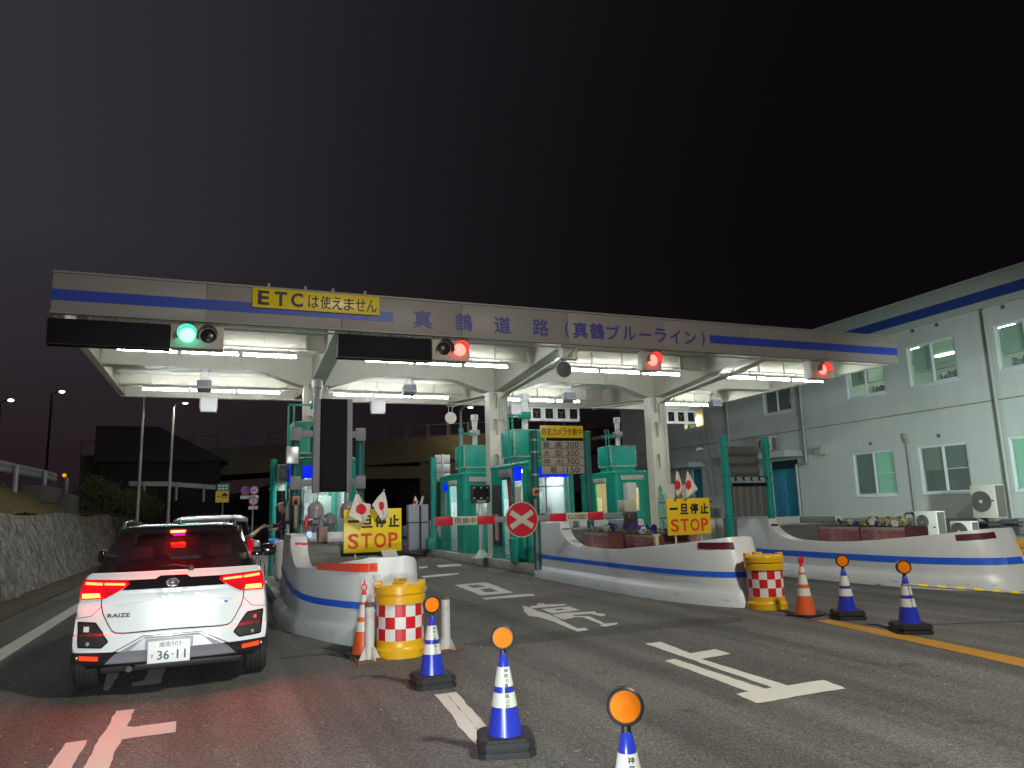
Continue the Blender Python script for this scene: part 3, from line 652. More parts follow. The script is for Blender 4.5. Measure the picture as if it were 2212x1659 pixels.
# pipes sloping under the cantilevers
mb = MB()
for cx in COLX[1:]:
    for q in range(3):
        o = q * .07
        mb.tube([(cx + .17 + o, FY + .3, 5.50), (cx + .17 + o, 17.0, 5.38 - o * .3), (cx + .05 + o, CYc - .8, 5.12), (cx + .02 + o, CYc - .26, 4.98), (cx + .02 + o, CYc - .26, 4.3)], .026, n=6)
    mb.tube([(cx + .1, CYc + .3, 5.12), (cx + .1, BY - .4, 5.46), (cx + .1, BY - .2, 5.46)], .026, n=6)
for y, z in ((FY + .35, 5.50), (24.4, 5.58)): mb.tube([(XL + .4, y, z), (XR - .5, y, z)], .02, n=6)
W(mb, 'pipe', cream)
# fluorescent tubes
def fluorescent(loc, L, label):
    t = empty('fluorescent_light', loc, label, 'ceiling light', 'fluorescent tubes under the canopy')
    MB().box(-L / 2 - .02, L / 2 + .02, -.045, .045, 0.05, .10, bev=.006).box(-L / 2 - .02, -L / 2, -.02, .02, -.02, .05).box(L / 2, L / 2 + .02, -.02, .02, -.02, .05).build('housing', white_clean, t)
    MB().cyl((-L / 2, 0, 0), (L / 2, 0, 0), .019, n=10).build('tube', tube_m, t)
    mb_ = MB()
    for s in (-.35, .35): mb_.box(s * L - .01, s * L + .01, -.01, .01, .10, .22)
    mb_.build('hanger', steel, t)
    return t
FL = None; place = ('left', 'middle', 'right'); bays = ('over the car lane', 'over the second lane', 'over the third lane', 'at the office end')
for r, (y, z, rowname, spans) in enumerate(((18.05, 5.35, 'front row', ((-2.37, 1.60), (3.17, 7.08), (8.46, 12.56), (13.99, 18.06))), (23.75, 5.38, 'back row', ((-2.37, 1.60), (3.17, 7.10), (9.0, 12.1), (15.5, 18.3))))):
    for bi, (x0, x1) in enumerate(spans):
        n = 3; L = (x1 - x0) / n
        for q in range(n):
            lab = 'lit white tube lamp, %s of three, %s %s' % (place[q], rowname, bays[bi])
            loc = (x0 + L * (q + .5), y, z)
            if FL is None: FL = fluorescent(loc, 1.2, lab); o = FL
            else: o = twin(FL, loc, lab)
            o.scale = ((L - .11) / 1.2, 1, 1)
# ETC notice
et = empty('notice_board', (1.76, FY - .05, 5.9), 'yellow board with black ETC notice fixed across the blue stripe of the canopy', 'notice board')
P0, P1 = on_y('D', 546, 621, FY - .06), on_y('D', 820, 679, FY - .06); zt_, zb_ = P0.z, P1.z + .0
x0, x1 = P0.x, P1.x; zb_ = on_y('D', 546, 665, FY - .06).z
zt_ = (P0.z + on_y('D', 820, 641, FY - .06).z) / 2; zb_ = (zb_ + P1.z) / 2
MB().box(x0, x1, FY - .05, FY - .03, zb_, zt_, bev=.003).build('panel', yellow_sign, et, world=True)
mb = MB(); hh = zt_ - zb_; ww = x1 - x0
for ch, a, w_ in (('E', .04, .085), ('T', .165, .095), ('C', .29, .095)): letters(mb, ch, (x0 + ww * a, FY - .052, zb_ + hh * .14), UX, UZ, ww * w_, hh * .74, bold=.03)
for i, ch in enumerate('は使えません'): letters(mb, ch, (x0 + ww * (.425 + i * .094), FY - .052, zb_ + hh * .16), UX, UZ, ww * .082, hh * .66, bold=.012)
mb.build('lettering', sign_black, et, world=True, smooth=False)
mb = MB()
for q in (.12, .4, .62, .88): mb.box(x0 + ww * q - .03, x0 + ww * q + .03, FY - .03, FY + .06, ZT + .041, ZT + .12, bev=.004)
mb.build('clamp', fascia_m, et, world=True)
# lane signals
box_m = mat('signal_box', (0.46, 0.42, 0.34), 0.5, var=0.06, streak=.2, dcol=(.25, .2, .15))
hood_m = mat('lamp_hood', (.22, .20, .17), .5)
def lamp(mb_h, parent, x, z, y, on, core, off=(0, 0)):
    MB().lathe([(.15, -.03), (.15, .0), (.135, .008), (.08, .026), (.0, .032)], n=24).build('lens', on, parent).matrix_basis = Matrix.Translation((x, y, z)) @ Matrix.Rotation(rad(90), 4, 'X')
    hood = MB(); rows = []
    for j, (yy) in enumerate((0.0, -.20)):
        rows.append([(x + (.175 + j * .01) * math.cos(t), y + yy * (1 if t > 0 else 1), z + (.175 + j * .01) * math.sin(t)) for t in [math.pi * (-.12 + 1.24 * i / 16) for i in range(17)]])
    hood.grid(rows); hood.build('hood', hood_m, parent)
def signal(label, x0, x1, lit, extra=None):
    z0, z1 = 4.98, 5.51; y0, y1 = FY + .14, FY + .42
    t = empty('lane_signal', ((x0 + x1) / 2, (y0 + y1) / 2, z0), label, 'traffic signal', 'lane signals under the canopy front')
    MB().box(x0 - t.location.x, x1 - t.location.x, y0 - t.location.y, y1 - t.location.y, 0, z1 - z0, bev=.008).build('box', box_m, t)
    for (lx, on, core) in lit: lamp(None, t, lx - t.location.x, .27, y0 - t.location.y - .002, on, core)
    mb_ = MB()
    for q in (-.3, .3): mb_.box(q * (x1 - x0) - .02, q * (x1 - x0) + .02, -.02, .02, z1 - z0, z1 - z0 + .10)
    mb_.build('hanger', cream, t)
    return t
dark_lens = mat('dark_lens', (.02, .015, .018), .3)
signal('lane signal glowing green beside a long black panel at the canopy left end', -1.10, -.10, ((-.79, green_core, 1), (-.40, dark_lens, None)))
signal('lane signal with left lens dark and right lens glowing red', 4.34, 5.24, ((4.62, dark_lens, None), (5.0, red_core, 1)))
signal('narrow one-lens signal glowing red over the lane beside the round X sign', 9.93, 10.46, ((10.2, red_core, 1),))
s4 = signal('red lane signal in an angled box at the office end of the canopy', 15.45, 16.15, ((15.85, red_core, 1),))
MB().box(.33, .5, -.1, .25, .04, .5, bev=.01).build('back_box', cream, s4)
MB().box(-.42, -.36, -.16, .1, .0, .52, bev=.004).build('side_plate', white_clean, s4)
def panel(label, x0, x1, z0, z1):
    t = empty('display_panel', ((x0 + x1) / 2, FY + .3, z0), label, 'display panel')
    MB().box(x0, x1, FY + .16, FY + .42, z0, z1, bev=.006).build('cabinet', led_black, t, world=True)
    MB().box(x0, x1, FY + .15, FY + .158, z0, z0 + .012).box(x0, x0 + .012, FY + .15, FY + .158, z0 + .013, z1).build('trim', grey_dk, t, world=True)
    mb_ = MB()
    for q in (.1, .3, .55, .8):
        x = x0 + (x1 - x0) * q
        for s in (0, .05): mb_.box(x + s, x + s + .02, FY + .2, FY + .36, z1, ZB + .3)
    mb_.build('hanger', steel, t, world=True)
panel('long unlit black panel hanging left of the green lane signal', -3.26, -1.115, 4.94, 5.45)
panel('long unlit black panel hanging left of the second lane signal', 2.22, 4.32, 4.94, 5.46)
# sensor heads under the girder
def sensor(loc, label, src=None):
    if src: return twin(src, loc, label)
    t = empty('vehicle_sensor', loc, label, 'sensor', 'sensor heads under the girder')
    mb_ = MB()
    for s in (-.1, .1): mb_.tube([(s, 0, .60), (s * 1.1, -.05, .50), (s * .9, .02, .40), (s, 0, .26)], .016, n=6)
    mb_.box(-.14, .14, -.02, .02, .34, .37).box(-.14, .14, -.02, .02, .5, .53); mb_.build('bracket', alu, t)
    MB().box(-.19, .19, -.16, .16, .0, .25, bev=.02, T=Matrix.Rotation(rad(-12), 4, 'X')).build('head', mat('sensor_grey', (.33, .35, .40), .45), t)
    MB().box(-.17, .17, -.185, -.165, .0, .04, T=Matrix.Rotation(rad(-12), 4, 'X')).build('visor', alu, t)
    return t
se = sensor((-.58, 21.3, 5.0), 'grey sensor head hanging over the lane of the white car')
sensor((5.12, 21.3, 5.08), 'grey sensor head hanging right of the second long unlit panel, before the round mirror', se)
sensor((10.45, 21.3, 5.0), 'sensor head hanging above the grey fare table', se)
sensor((16.2, 21.3, 4.92), 'sensor head at the office end of the canopy girder', se)
# hanging white boxes at the back edge
def hangbox(x, label):
    t = empty('speaker_box', (x, 26.1, 5.05), label, 'speaker', 'white boxes hanging from the back beam')
    MB().box(-.25, .25, -.12, .12, 0, .48, bev=.015).build('case', white_p, t)
    mb_ = MB()
    for s in (-.27, .27): mb_.box(s - .008, s + .008, -.015, .015, .1, .62)
    mb_.build('bracket', steel, t)
    return t
h0 = hangbox(-.55, 'white box hanging above the lane of the white car'); twin(h0, (5.1, 26.1, 5.10), 'white box hanging from the back beam right of the tall vertical black panel')
twin(h0, (10.62, 26.1, 5.08), 'white box partly behind the vent pipe of the middle booth').scale = (1.5, 1, 1)
# four-lamp signal boxes at the back
orange_arrow = mat('unlit_arrow', (.30, .11, .03), .5)
def lane_lamps(x0, x1, z, label):
    t = empty('signal_box', ((x0 + x1) / 2, 26.35, z), label, 'signal box', 'four-lamp white signal boxes'); w = x1 - x0; n = 4
    mb_ = MB(); cell = w / n
    wall_open(mb_, (-w / 2, -.1, 0), UX, UZ, UY, w, .58, [(q * cell + cell * .2, q * cell + cell * .84, .1, .5) for q in range(n)], .03)
    mb_.box(-w / 2, w / 2, .01, .1, 0, .58); mb_.build('case', white_clean, t)
    for q in range(n):
        a = -w / 2 + q * cell + cell * .2; m2 = MB().box(a, a + cell * .64, -.065, -.02, .1, .5); m2.build('lamp_window', led_black, t)
        m3 = MB(); cx = a + cell * .32
        for s in (-1, 1): m3.cyl((cx + s * .10, -.075, .42), (cx - s * .02, -.075, .27), .012, n=5); m3.cyl((cx + s * .07, -.075, .16), (cx - s * .03, -.075, .22), .008, n=5)
        m3.build('arrow', orange_arrow if q % 2 == 0 else grey_dk, t)
    return t
lane_lamps(11.15, 13.3, 4.98, 'white four-lamp signal box behind the vent pipe, over the third lane')
lane_lamps(16.9, 18.9, 4.96, 'white four-lamp signal box at the office end of the canopy')
# round convex mirrors
def mirror(loc, r, front, label, up_, tilt=0):
    t = empty('convex_mirror', loc, label, 'mirror', None)
    o = MB().lathe([(0, -.05), (r * .6, -.035), (r, 0), (r, .03), (0, .05)], n=28).build('disc', front, t); o.rotation_euler = (rad(90 + tilt), 0, 0)
    MB().lathe([(r - .012, -.012), (r + .012, -.012), (r + .012, .02), (r - .012, .02), (r - .012, -.012)], n=28).build('rim', grey_dk if front is grey_dk else cream, t).rotation_euler = (rad(90 + tilt), 0, 0)
    mb_ = MB()
    for s in (-.07, .07): mb_.tube([(s, .04, .0), (s, .04, up_)], .012, n=6)
    mb_.box(-.14, .14, 0, .08, up_ - .02, up_ + .02); mb_.build('bracket', cream, t)
mirror((7.78, 16.1, 4.95), .20, mat('mirror_back', (.10, .10, .11), .5), 'dark round mirror hanging below the canopy lettering near the bracket', .55)
mirror((7.87, 26.2, 5.02), .21, cream, 'cream round mirror hanging above the booth roofs at the canopy back edge', .45)
mb = MB(); x, y = 7.9, 15.95
for s in (-.2, .18): mb.box(x + s, x + s + .035, y, y + .2, 5.2, 5.52)
mb.box(x - .2, x + .215, y, y + .2, 5.19, 5.225); mb.cyl((x - .18, y + .1, 5.5), (x + .02, y + .1, 5.22), .014, n=5).cyl((x + .02, y + .1, 5.22), (x + .2, y + .1, 5.5), .014, n=5)
W(mb, 'mirror_bracket', cream)
# ------------------------------------------------------------------ prow-shaped lane islands
def island(label, st, blue, hook_refl, nose_refl, rim=.27, floor_drop=.16, back=True):
    """st: stations from the back end to the nose (y, x_left, x_right, z_top)"""
    NS = len(st)
    def lean(i, z): return .34 * max(0, (i - (NS - 7)) / 6) ** 1.4 * z
    y0 = st[0][0]; xs = (st[0][1] + st[0][2]) / 2
    t = empty('lane_island', (xs, (st[0][0] + st[-1][0]) / 2, 0), label, 'traffic island', 'white prow-shaped lane islands')
    rows = []; inn = []
    for si, (y, a, b, z) in enumerate(st):
        w = b - a; fn = max(0, min(1, (si - (NS - 8)) / 4)); fn = fn * fn * (3 - 2 * fn); r0 = min(rim, w * .42); r = r0 + (w * .5 - .002 - r0) * fn; zl = .20
        sh = .04 * (1 - fn); pr = .07 * max(0, min(1, (y - 10.2) / 1.5)) if y < 20 else .1
        L = [(a - .05 - pr, y, 0), (a - .04 - pr, y, zl - .02), (a - .02 - pr * .85, y, zl + .01), (a + .0, y, zl + .06), (a + .0, y, zl + .12), (a + .03, y, z - .03), (a + .045, y, z), (a + r, y, z)]
        L = [(p[0], p[1] + lean(si, p[2]), p[2]) for p in L]
        Rr = [(a + w - (p[0] - a), p[1], p[2]) for p in L][::-1]; y = y + lean(si, z)
        rows.append(L + Rr)
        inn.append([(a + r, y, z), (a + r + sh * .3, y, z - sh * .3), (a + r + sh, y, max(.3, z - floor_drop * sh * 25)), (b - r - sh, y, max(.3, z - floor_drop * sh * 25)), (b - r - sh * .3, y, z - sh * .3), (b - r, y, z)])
    mb = MB(); k = len(rows[0]) // 2
    mb.grid([r[:k] for r in rows]); mb.grid([r[k:] for r in rows])
    mb._faces(rows[0][:k] + rows[0][k:], [tuple(range(2 * k))]) if back else None
    last = rows[-1]; mb._faces(last, [tuple(range(len(last)))])
    mb._faces([inn[-1][0], inn[-1][1], inn[-1][2], inn[-1][3], inn[-1][4], inn[-1][5]], [(0, 1, 2, 3, 4, 5)])
    bmesh.ops.remove_doubles(mb.bm, verts=mb.bm.verts[:], dist=1e-4)
    mb.build('hull', isl_white, t, world=True, ang=.9)
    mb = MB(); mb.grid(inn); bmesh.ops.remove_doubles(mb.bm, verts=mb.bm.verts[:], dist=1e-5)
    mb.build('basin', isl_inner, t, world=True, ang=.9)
    def side(i, z, o=.006):
        y, a, b, zt = st[i]; lo, hi = .32, zt - .03
        f = max(0, min(1, (z - lo) / (hi - lo))); return a + .0 + .03 * f
    for s in (0, 1):
        mb = MB(); rows2 = []
        for i, (y, a, b, zt) in enumerate(st):
            z1, z0 = blue(y); n_ = .008
            pa = side(i, z0) - n_; pb = side(i, z1) - n_
            if s: pa, pb = a + b - pa, a + b - pb
            rows2.append([(pa, y + lean(i, z0), z0), (pb, y + lean(i, z1), z1)])
        if not s:
            y, a, b, zt = st[-1]; z1, z0 = blue(y); pa = side(len(st) - 1, z0)
            l0, l1 = lean(NS - 1, z0), lean(NS - 1, z1); rows2.append([(pa, y - .008 + l0, z0), (pa, y - .008 + l1, z1)]); rows2.append([(a + b - pa, y - .008 + l0, z0), (a + b - pa, y - .008 + l1, z1)])
        mb.grid(rows2); mb.build('stripe', isl_blue, t, world=True, ang=.9)
    if hook_refl:
        y, z, x0, x1 = hook_refl
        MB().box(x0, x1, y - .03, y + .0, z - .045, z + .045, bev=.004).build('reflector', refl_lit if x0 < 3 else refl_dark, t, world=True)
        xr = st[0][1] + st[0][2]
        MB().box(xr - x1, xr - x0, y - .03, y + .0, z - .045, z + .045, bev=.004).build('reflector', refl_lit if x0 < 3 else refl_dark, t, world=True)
    if nose_refl:
        i0, zA, zB, m = nose_refl; mb = MB(); rows2 = []
        for i in range(i0, len(st)):
            y, a, b, zt = st[i]; f = (i - i0) / max(1, len(st) - 1 - i0); z = zA + (zB - zA) * f
            e_ = .01 if i == NS - 1 else 0; rows2.append([(side(i, z - .05) - .012, y - e_ + lean(i, z - .05), z - .05), (side(i, z + .05) - .012, y - e_ + lean(i, z + .05), z + .05)])
        mb.grid(rows2); mb.build('reflector', m, t, world=True, ang=.9)
    return t
def hook(ya, yb, xa, xb, zlow, n=8):
    """quarter-round fall of the rim from the tall back end to the low flank"""
    out = []
    for i in range(n + 1):
        t = math.pi / 2 * i / n; out.append((ya + (yb - ya) * (1 - math.cos(t)) , xa, xb, 1.24 - (1.24 - zlow) * math.sin(t)))
    return out
s1 = [(12.9, .93, 2.55, 1.27), (11.55, .92, 2.55, 1.27)] + [(y, .92 + .03 * i / 8, 2.55, z) for i, (y, _, _, z) in enumerate(hook(11.5, 10.9, 0, 0, .84))] + \
     [(10.5, 1.04, 2.54, .86), (10.15, 1.16, 2.5, .89), (9.85, 1.26, 2.47, .92), (9.6, 1.36, 2.43, .95), (9.35, 1.47, 2.37, .98), (9.15, 1.58, 2.30, 1.0), (9.03, 1.68, 2.22, 1.02), (8.97, 1.80, 2.12, 1.02)]
s2 = [(16.0, 6.88, 9.05, 1.25), (14.83, 6.86, 9.05, 1.25)] + [(y, 6.86, 9.05, z) for (y, _, _, z) in hook(14.8, 13.8, 0, 0, .75, 10)] + \
     [(13.2, 6.85, 9.05, .735), (12.5, 6.84, 9.05, .75), (11.6, 6.85, 9.0, .82), (10.9, 6.88, 8.8, .88), (10.3, 6.96, 8.45, .93), (9.9, 7.06, 8.2, .97), (9.6, 7.18, 8.0, 1.0), (9.4, 7.30, 7.86, 1.02), (9.28, 7.42, 7.74, 1.03)]
s3 = [(14.3, 11.2, 13.4, 1.19), (13.25, 11.2, 13.4, 1.19)] + [(y, 11.2, 13.4, z) for (y, _, _, z) in [(a, b, c, d - .05) for a, b, c, d in hook(13.22, 12.3, 0, 0, .79, 10)]] + \
     [(11.8, 11.2, 13.4, .73), (11.2, 11.19, 13.4, .745), (10.4, 11.2, 13.35, .80), (9.8, 11.28, 13.25, .86), (9.3, 11.42, 13.1, .91), (8.95, 11.6, 12.95, .95), (8.7, 11.76, 12.8, .98), (8.5, 11.93, 12.65, 1.0), (8.42, 12.1, 12.5, 1.0)]
island('white prow island between the white car and the middle lane', s1, lambda y: ((.50 + max(0, y - 10.3) * .105, .42 + max(0, y - 10.3) * .10)), (11.5, 1.12, 1.02, 1.20), (12, .90, .90, refl_lit))
island('white prow island below the round X sign with a long blue stripe', s2, lambda y: (.53 if y > 15 else .51, .43), (14.78, 1.07, 6.93, 7.11), (18, .90, .90, refl_dark))
island('white prow island holding two brick planters before the office', s3, lambda y: (.53, .42), (13.18, 1.03, 11.25, 11.43), (18, .86, .90, refl_dark))
# far prow at the back end of the middle island
s4 = [(26.6, 7.1, 8.9, 1.25), (27.6, 7.1, 8.9, 1.25)] + [(y, 7.1, 8.9, z) for (y, _, _, z) in hook(27.65, 28.6, 0, 0, .8, 6)] + [(30.5, 7.12, 8.9, .82), (31.8, 7.3, 8.7, .98), (32.4, 7.7, 8.3, 1.02)]
island('white prow island at the far end behind the booths, seen past the STOP sign', s4, lambda y: (.60, .46), None, None)
# kerbed pavements that carry the booths
for (x0, x1, y0, y1, lab) in ((1.0, 2.75, 12.95, 33, 'l'), (7.08, 8.95, 16.05, 34, 'm'), (11.35, 13.95, 14.35, 34, 'r')):
    mb = MB().box(x0, x1, y0, y1, 0, .235, bev=.02); tag(mb.build('pavement', pave_m, base=False), kind='structure')
    mb = MB()
    y = y0
    while y < y1 - .1:
        mb.box(x0 - .13, x0 - .002, y + .006, min(y1, y + 2.0) - .006, 0, .25, bev=.018); mb.box(x1 + .002, x1 + .13, y + .006, min(y1, y + 2.0) - .006, 0, .25, bev=.018); y += 2.0
    tag(mb.build('kerb', kerb_m, base=False), kind='structure')
# ------------------------------------------------------------------ toll booths
lamp_warm = mat('booth_lamp', (1, .8, .5), .4, emit=(1.0, .72, .35), es=70)
lamp_cool = mat('booth_lamp_cool', (1, 1, 1), .4, emit=(.85, .95, 1.0), es=85)
papers = mat('posted_paper', (.72, .74, .60), .7, var=.15, scale=20)
paper_w = mat('white_paper', (.78, .82, .82), .7, var=.05)
curtain_m = mat('brown_curtain', (.22, .085, .045), .8, var=.25)
inner_m = mat('booth_inside', (.50, .54, .50), .6, var=.05)
seat_m = mat('grey_equipment', (.25, .28, .28), .6, var=.15)
def booth(label, loc, kind, lampm, box=True, rz=0.0, boxoff=(.25, 1.25, 1.05, 1.0), lamp_on=True, Wd=1.35, Ln=2.75):
    """front face at y=0, left face at x=0"""
    t = empty('toll_booth', loc, label, 'toll booth', 'green toll booths'); H = 2.55; th = .05
    body = MB(); r = .13
    # hinges, seams and small fittings on the flank
    sm = MB()
    for yy in (.98, 1.80, 2.62): sm.box(-.004, -.001, yy, yy + .008, .05, 2.35)
    sm.box(-.004, -.001, .14, Ln - .14, .40, .408); sm.build('panel_seam', grey_dk, t)
    sm = MB()
    for zz in (.35, 1.2, 2.0): sm.box(-.02, -.001, .955, .985, zz, zz + .09, bev=.004)
    sm.box(-.03, -.001, 2.66, 2.70, 1.0, 1.16, bev=.006).box(-.02, -.001, 2.0, 2.12, .15, .30, bev=.004); sm.build('hinge', steel, t)
    # corner posts
    for x in (r, Wd - r):
        for y in (r, Ln - r): body.cyl((x, y, 0), (x, y, H - .08), r, n=20)
    side_win = (.30, .92, 1.05, 2.42) if kind == 'front' else (Ln - .95, Ln - .45, .95, 2.3)
    door = (1.0, 1.78, .06, 2.12) if kind == 'front' else (Ln - 2.05, Ln - 1.25, .06, 2.15)
    wall_open(body, (0.0, r, 0), UY, UZ, UX, Ln - 2 * r, H - .08, [(side_win[0] - r, side_win[1] - r, side_win[2], side_win[3]), (door[0] - r, door[1] - r, door[2], door[3])], th)
    wall_open(body, (Wd - th, r, 0), UY, UZ, UX, Ln - 2 * r, H - .08, [(.5, 1.9, .95, 2.3)], th)
    fw = (.20 - r, Wd - .20 - r, .95, 2.36) if kind == 'front' else (.42 - r, .92 - r, 1.15, 1.95)
    wall_open(body, (r, 0, 0), UX, UZ, UY, Wd - 2 * r, H - .08, [fw], th)
    wall_open(body, (r, Ln - th, 0), UX, UZ, UY, Wd - 2 * r, H - .08, [(.15, Wd - 2 * r - .15, 1.0, 2.2)], th)
    body.build('wall', teal, t, ang=.7)
    MB().box(-.012, Wd + .012, -.012, Ln + .012, H - .16, H, bev=.10, seg=4).build('roof', teal, t, ang=.9)
    mb = MB().box(.02, Wd - .02, .02, Ln - .02, 0, .05); mb.build('floor', seat_m, t)
    # inner lining, desk and things inside
    mb = MB().box(.06, Wd - .06, Ln - .075, Ln - .055, .06, .98).box(.06, Wd - .06, .06, Ln - .06, H - .20, H - .18)
    mb.build('lining', inner_m, t)
    MB().box(.1, Wd - .1, Ln - .10, Ln - .082, .99, 2.3).box(Wd - .075, Wd - .055, .14, Ln - .11, .06, 2.3).box(.055, .07, 1.9, Ln - .1, .06, 2.3).build('inner_panel', inner_m, t)
    MB().box(.12, Wd - .12, .09, .55, .84, .9, bev=.01).box(.16, .55, .12, .40, .905, 1.22, bev=.03).box(.62, .86, .14, .4, .905, 1.12, bev=.02).build('desk', seat_m, t)
    MB().box(.62, .98, 1.25, 1.72, .05, 1.75, bev=.02).build('locker', mat('locker_green', (.28, .34, .27), .5), t)
    mb = MB().box(.30, .72, .95, 1.35, .45, .53, bev=.03).box(.32, .70, 1.33, 1.40, .55, 1.12, bev=.03).cyl((.5, 1.15, .06), (.5, 1.15, .45), .03); mb.build('chair', black_pl, t)
    MB().box(.35, .62, Ln - .118, Ln - .103, 1.05, 1.62).box(.66, .86, Ln - .118, Ln - .103, 1.15, 1.66).build('notice', paper_w, t)
    MB().box(.22, Wd - .22, Ln * .40 - .07, Ln * .40 + .07, H - .26, H - .205, bev=.01).build('lamp', lampm, t)
    # glazing
    if kind == 'front':
        MB().box(.19, Wd - .19, .02, .027, .94, 2.095).build('pane', glass_d, t)
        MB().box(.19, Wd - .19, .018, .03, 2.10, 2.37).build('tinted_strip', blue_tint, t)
        mb = MB()
        for x in (.185, .50, Wd - .215): mb.box(x, x + .03, -.012, .016, .93, 2.12)
        mb.box(.185, Wd - .185, -.014, .016, .92, .96).box(.185, Wd - .185, -.014, .016, 1.86, 1.885); mb.build('window_frame', alu, t)
        MB().box(.012, .02, side_win[0], side_win[1], 1.05, 2.02).build('pane', glass_d, t)
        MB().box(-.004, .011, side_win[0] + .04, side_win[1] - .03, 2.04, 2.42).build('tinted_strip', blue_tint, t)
        MB().box(-.006, .0, side_win[0] + .10, side_win[1] - .1, 1.35, 1.9).build('poster', papers, t)
        MB().box(-.10, .0, door[0] - .02, door[1] + .02, 2.17, 2.38, bev=.01).build('awning', grey_pl, t)
        mb = MB(); rows = []
        for z in (2.12, 1.6, 1.15): rows.append([(.03 + .03 * math.sin(i * 1.9), door[0] + .05 + .04 * i * (1 if z > 2 else .75), z) for i in range(12)])
        mb.grid(rows); mb.build('curtain', curtain_m, t, ang=2)
        MB().box(-.03, -.005, 1.86, 2.5, .35, 2.0, bev=.005).build('cupboard', grey_dk, t)
        MB().box(-.045, -.031, 2.05, 2.3, .5, 1.2).build('sticker', mat('sticker', (.55, .32, .28), .6, var=.6, scale=9), t)
        MB().box(-.10, -.012, .12, .50, .1, 1.0, bev=.015).build('lower_cabinet', teal_light, t)
        mb = MB(); mb.tube([(-.03, .96, 2.50), (-.03, .96, 1.0)], .016, n=6).tube([(-.03, .96, 2.50), (-.03, .8, 2.6), (-.03, .2, 2.62)], .016, n=6); mb.box(-.06, 0, .93, .99, 1.5, 1.68, bev=.01); mb.build('conduit', grey_pl, t)
    else:
        MB().box(.41, .93, .02, .027, 1.14, 1.96).build('pane', glass_d, t)
        mb = MB().box(.22, 1.10, -.02, -.004, .06, 2.18, bev=.006); 
        mb = MB(); wall_open(mb, (.22, -.022, .06), UX, UZ, UY, .88, 2.14, [(.2, .7, 1.09, 1.89)], .018); mb.build('door', teal, t)
        MB().box(.2, 1.12, -.05, -.024, 2.22, 2.38, bev=.006).build('door_canopy', teal_rust, t)
        MB().box(.012, .02, side_win[0], side_win[1], .95, 2.3).build('pane', glass_d, t)
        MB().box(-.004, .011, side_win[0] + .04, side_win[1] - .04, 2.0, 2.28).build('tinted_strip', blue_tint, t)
        MB().box(-.06, .0, door[0] - .03, door[1] + .03, 2.17, 2.32, bev=.01).build('awning', teal_rust, t)
        MB().box(1.02, 1.06, -.06, -.025, .95, 1.05, bev=.01).build('handle', chrome, t)
    if box:
        x0, y0_, w, l = boxoff; z0 = H + .18
        MB().box(x0 + .05, x0 + w - .05, y0_ + .05, y0_ + l - .05, H - .02, z0).build('plinth', teal, t)
        b = MB().box(x0, x0 + w, y0_, y0_ + l, z0, z0 + .74, bev=.03).build('air_conditioner', teal_light, t)
        mb = MB()     # chipped edges
        rng = random.Random(int(loc[0] * 10))
        def strip(p, q, nrm1, nrm2):
            p, q = Vector(p), Vector(q); n = int((q - p).length / .035); d = (q - p) / n
            for i in range(n):
                if rng.random() < .9:
                    w1 = rng.uniform(.012, .05); w2 = rng.uniform(.012, .05); a = p + d * i; c = a + d * 1.02
                    mb._faces([a, c, c + nrm1 * w2 * rng.uniform(.7, 1.3), a + nrm1 * w2], [(0, 1, 2, 3)]); mb._faces([a, c, c + nrm2 * w1 * rng.uniform(.7, 1.3), a + nrm2 * w1], [(0, 1, 2, 3)])
        e = .004; X0, X1, Y0, Y1, Z0, Z1 = x0 - e, x0 + w + e, y0_ - e, y0_ + l + e, z0 - e, z0 + .74 + e
        strip((X0, Y0, Z0), (X1, Y0, Z0), UZ, -UZ * .4); strip((X0, Y0, Z0), (X0, Y0, Z1), UX, UY); strip((X0, Y0, Z1), (X0, Y1, Z1), -UZ, UX * .3)
        strip((X1, Y0, Z0), (X1, Y0, Z1), -UX, UY); strip((X0, Y0, Z0), (X0, Y1, Z0), UZ, -UZ * .3); strip((X0, Y0, Z1), (X1, Y0, Z1), -UZ * .5, UY * .3); strip((X0, Y1, Z0), (X0, Y1, Z1), -UY, UY * .2)
        mb.build('chipped_edge', teal_rust, b, smooth=False, recalc=False)
        mb = MB()
        if kind == 'front':
            mb.box(x0 + w * .45, x0 + w * .9, y0_ - .18, y0_ - .004, z0 + .06, z0 + .68, bev=.015)
            g = mb.build('vent_box', teal, b); mb = MB()
            for q in range(9): mb.box(x0 + w * .45 - .006, x0 + w * .45 + .03, y0_ - .15, y0_ - .03, z0 + .12 + q * .06, z0 + .145 + q * .06)
            mb.build('louvre', black_pl, g)
        px, py = x0 + w * .62, y0_ + l * .6
        MB().cyl((px, py, z0 + .74), (px, py, z0 + 1.45), .085, n=18).cyl((px, py, z0 + 1.45), (px, py, z0 + 1.62), .098, .10, n=18).build('vent_pipe', white_clean, t)
        MB().lathe([(.10, 0), (.13, .02), (.13, .20), (.12, .21), (0, .215)], n=18, c=(px, py, z0 + 1.62)).build('pipe_cap', white_clean, t)
        MB().box(px - .15, px + .15, py - .12, py + .12, z0 + 1.12, z0 + 1.30, bev=.01).build('pipe_clamp', teal_rust if kind != 'front' else teal, t)
        mb = MB(); 
        for s in (0, .12): mb.box(x0 - .12 + s, x0 - .08 + s, y0_ + .1, y0_ + .14, H - .3, H + (1.5 if kind != 'front' else 1.35))
        mb.box(x0 - .12, x0 + .5, y0_ + .1, y0_ + .14, H + 1.30, H + 1.34); mb.build('frame_post', teal, t)
    return t
booth('green toll booth with lit window behind the tall vertical black panel', (1.35, 16.1, .24), 'front', lamp_cool, boxoff=(.10, 1.3, .95, 1.0))
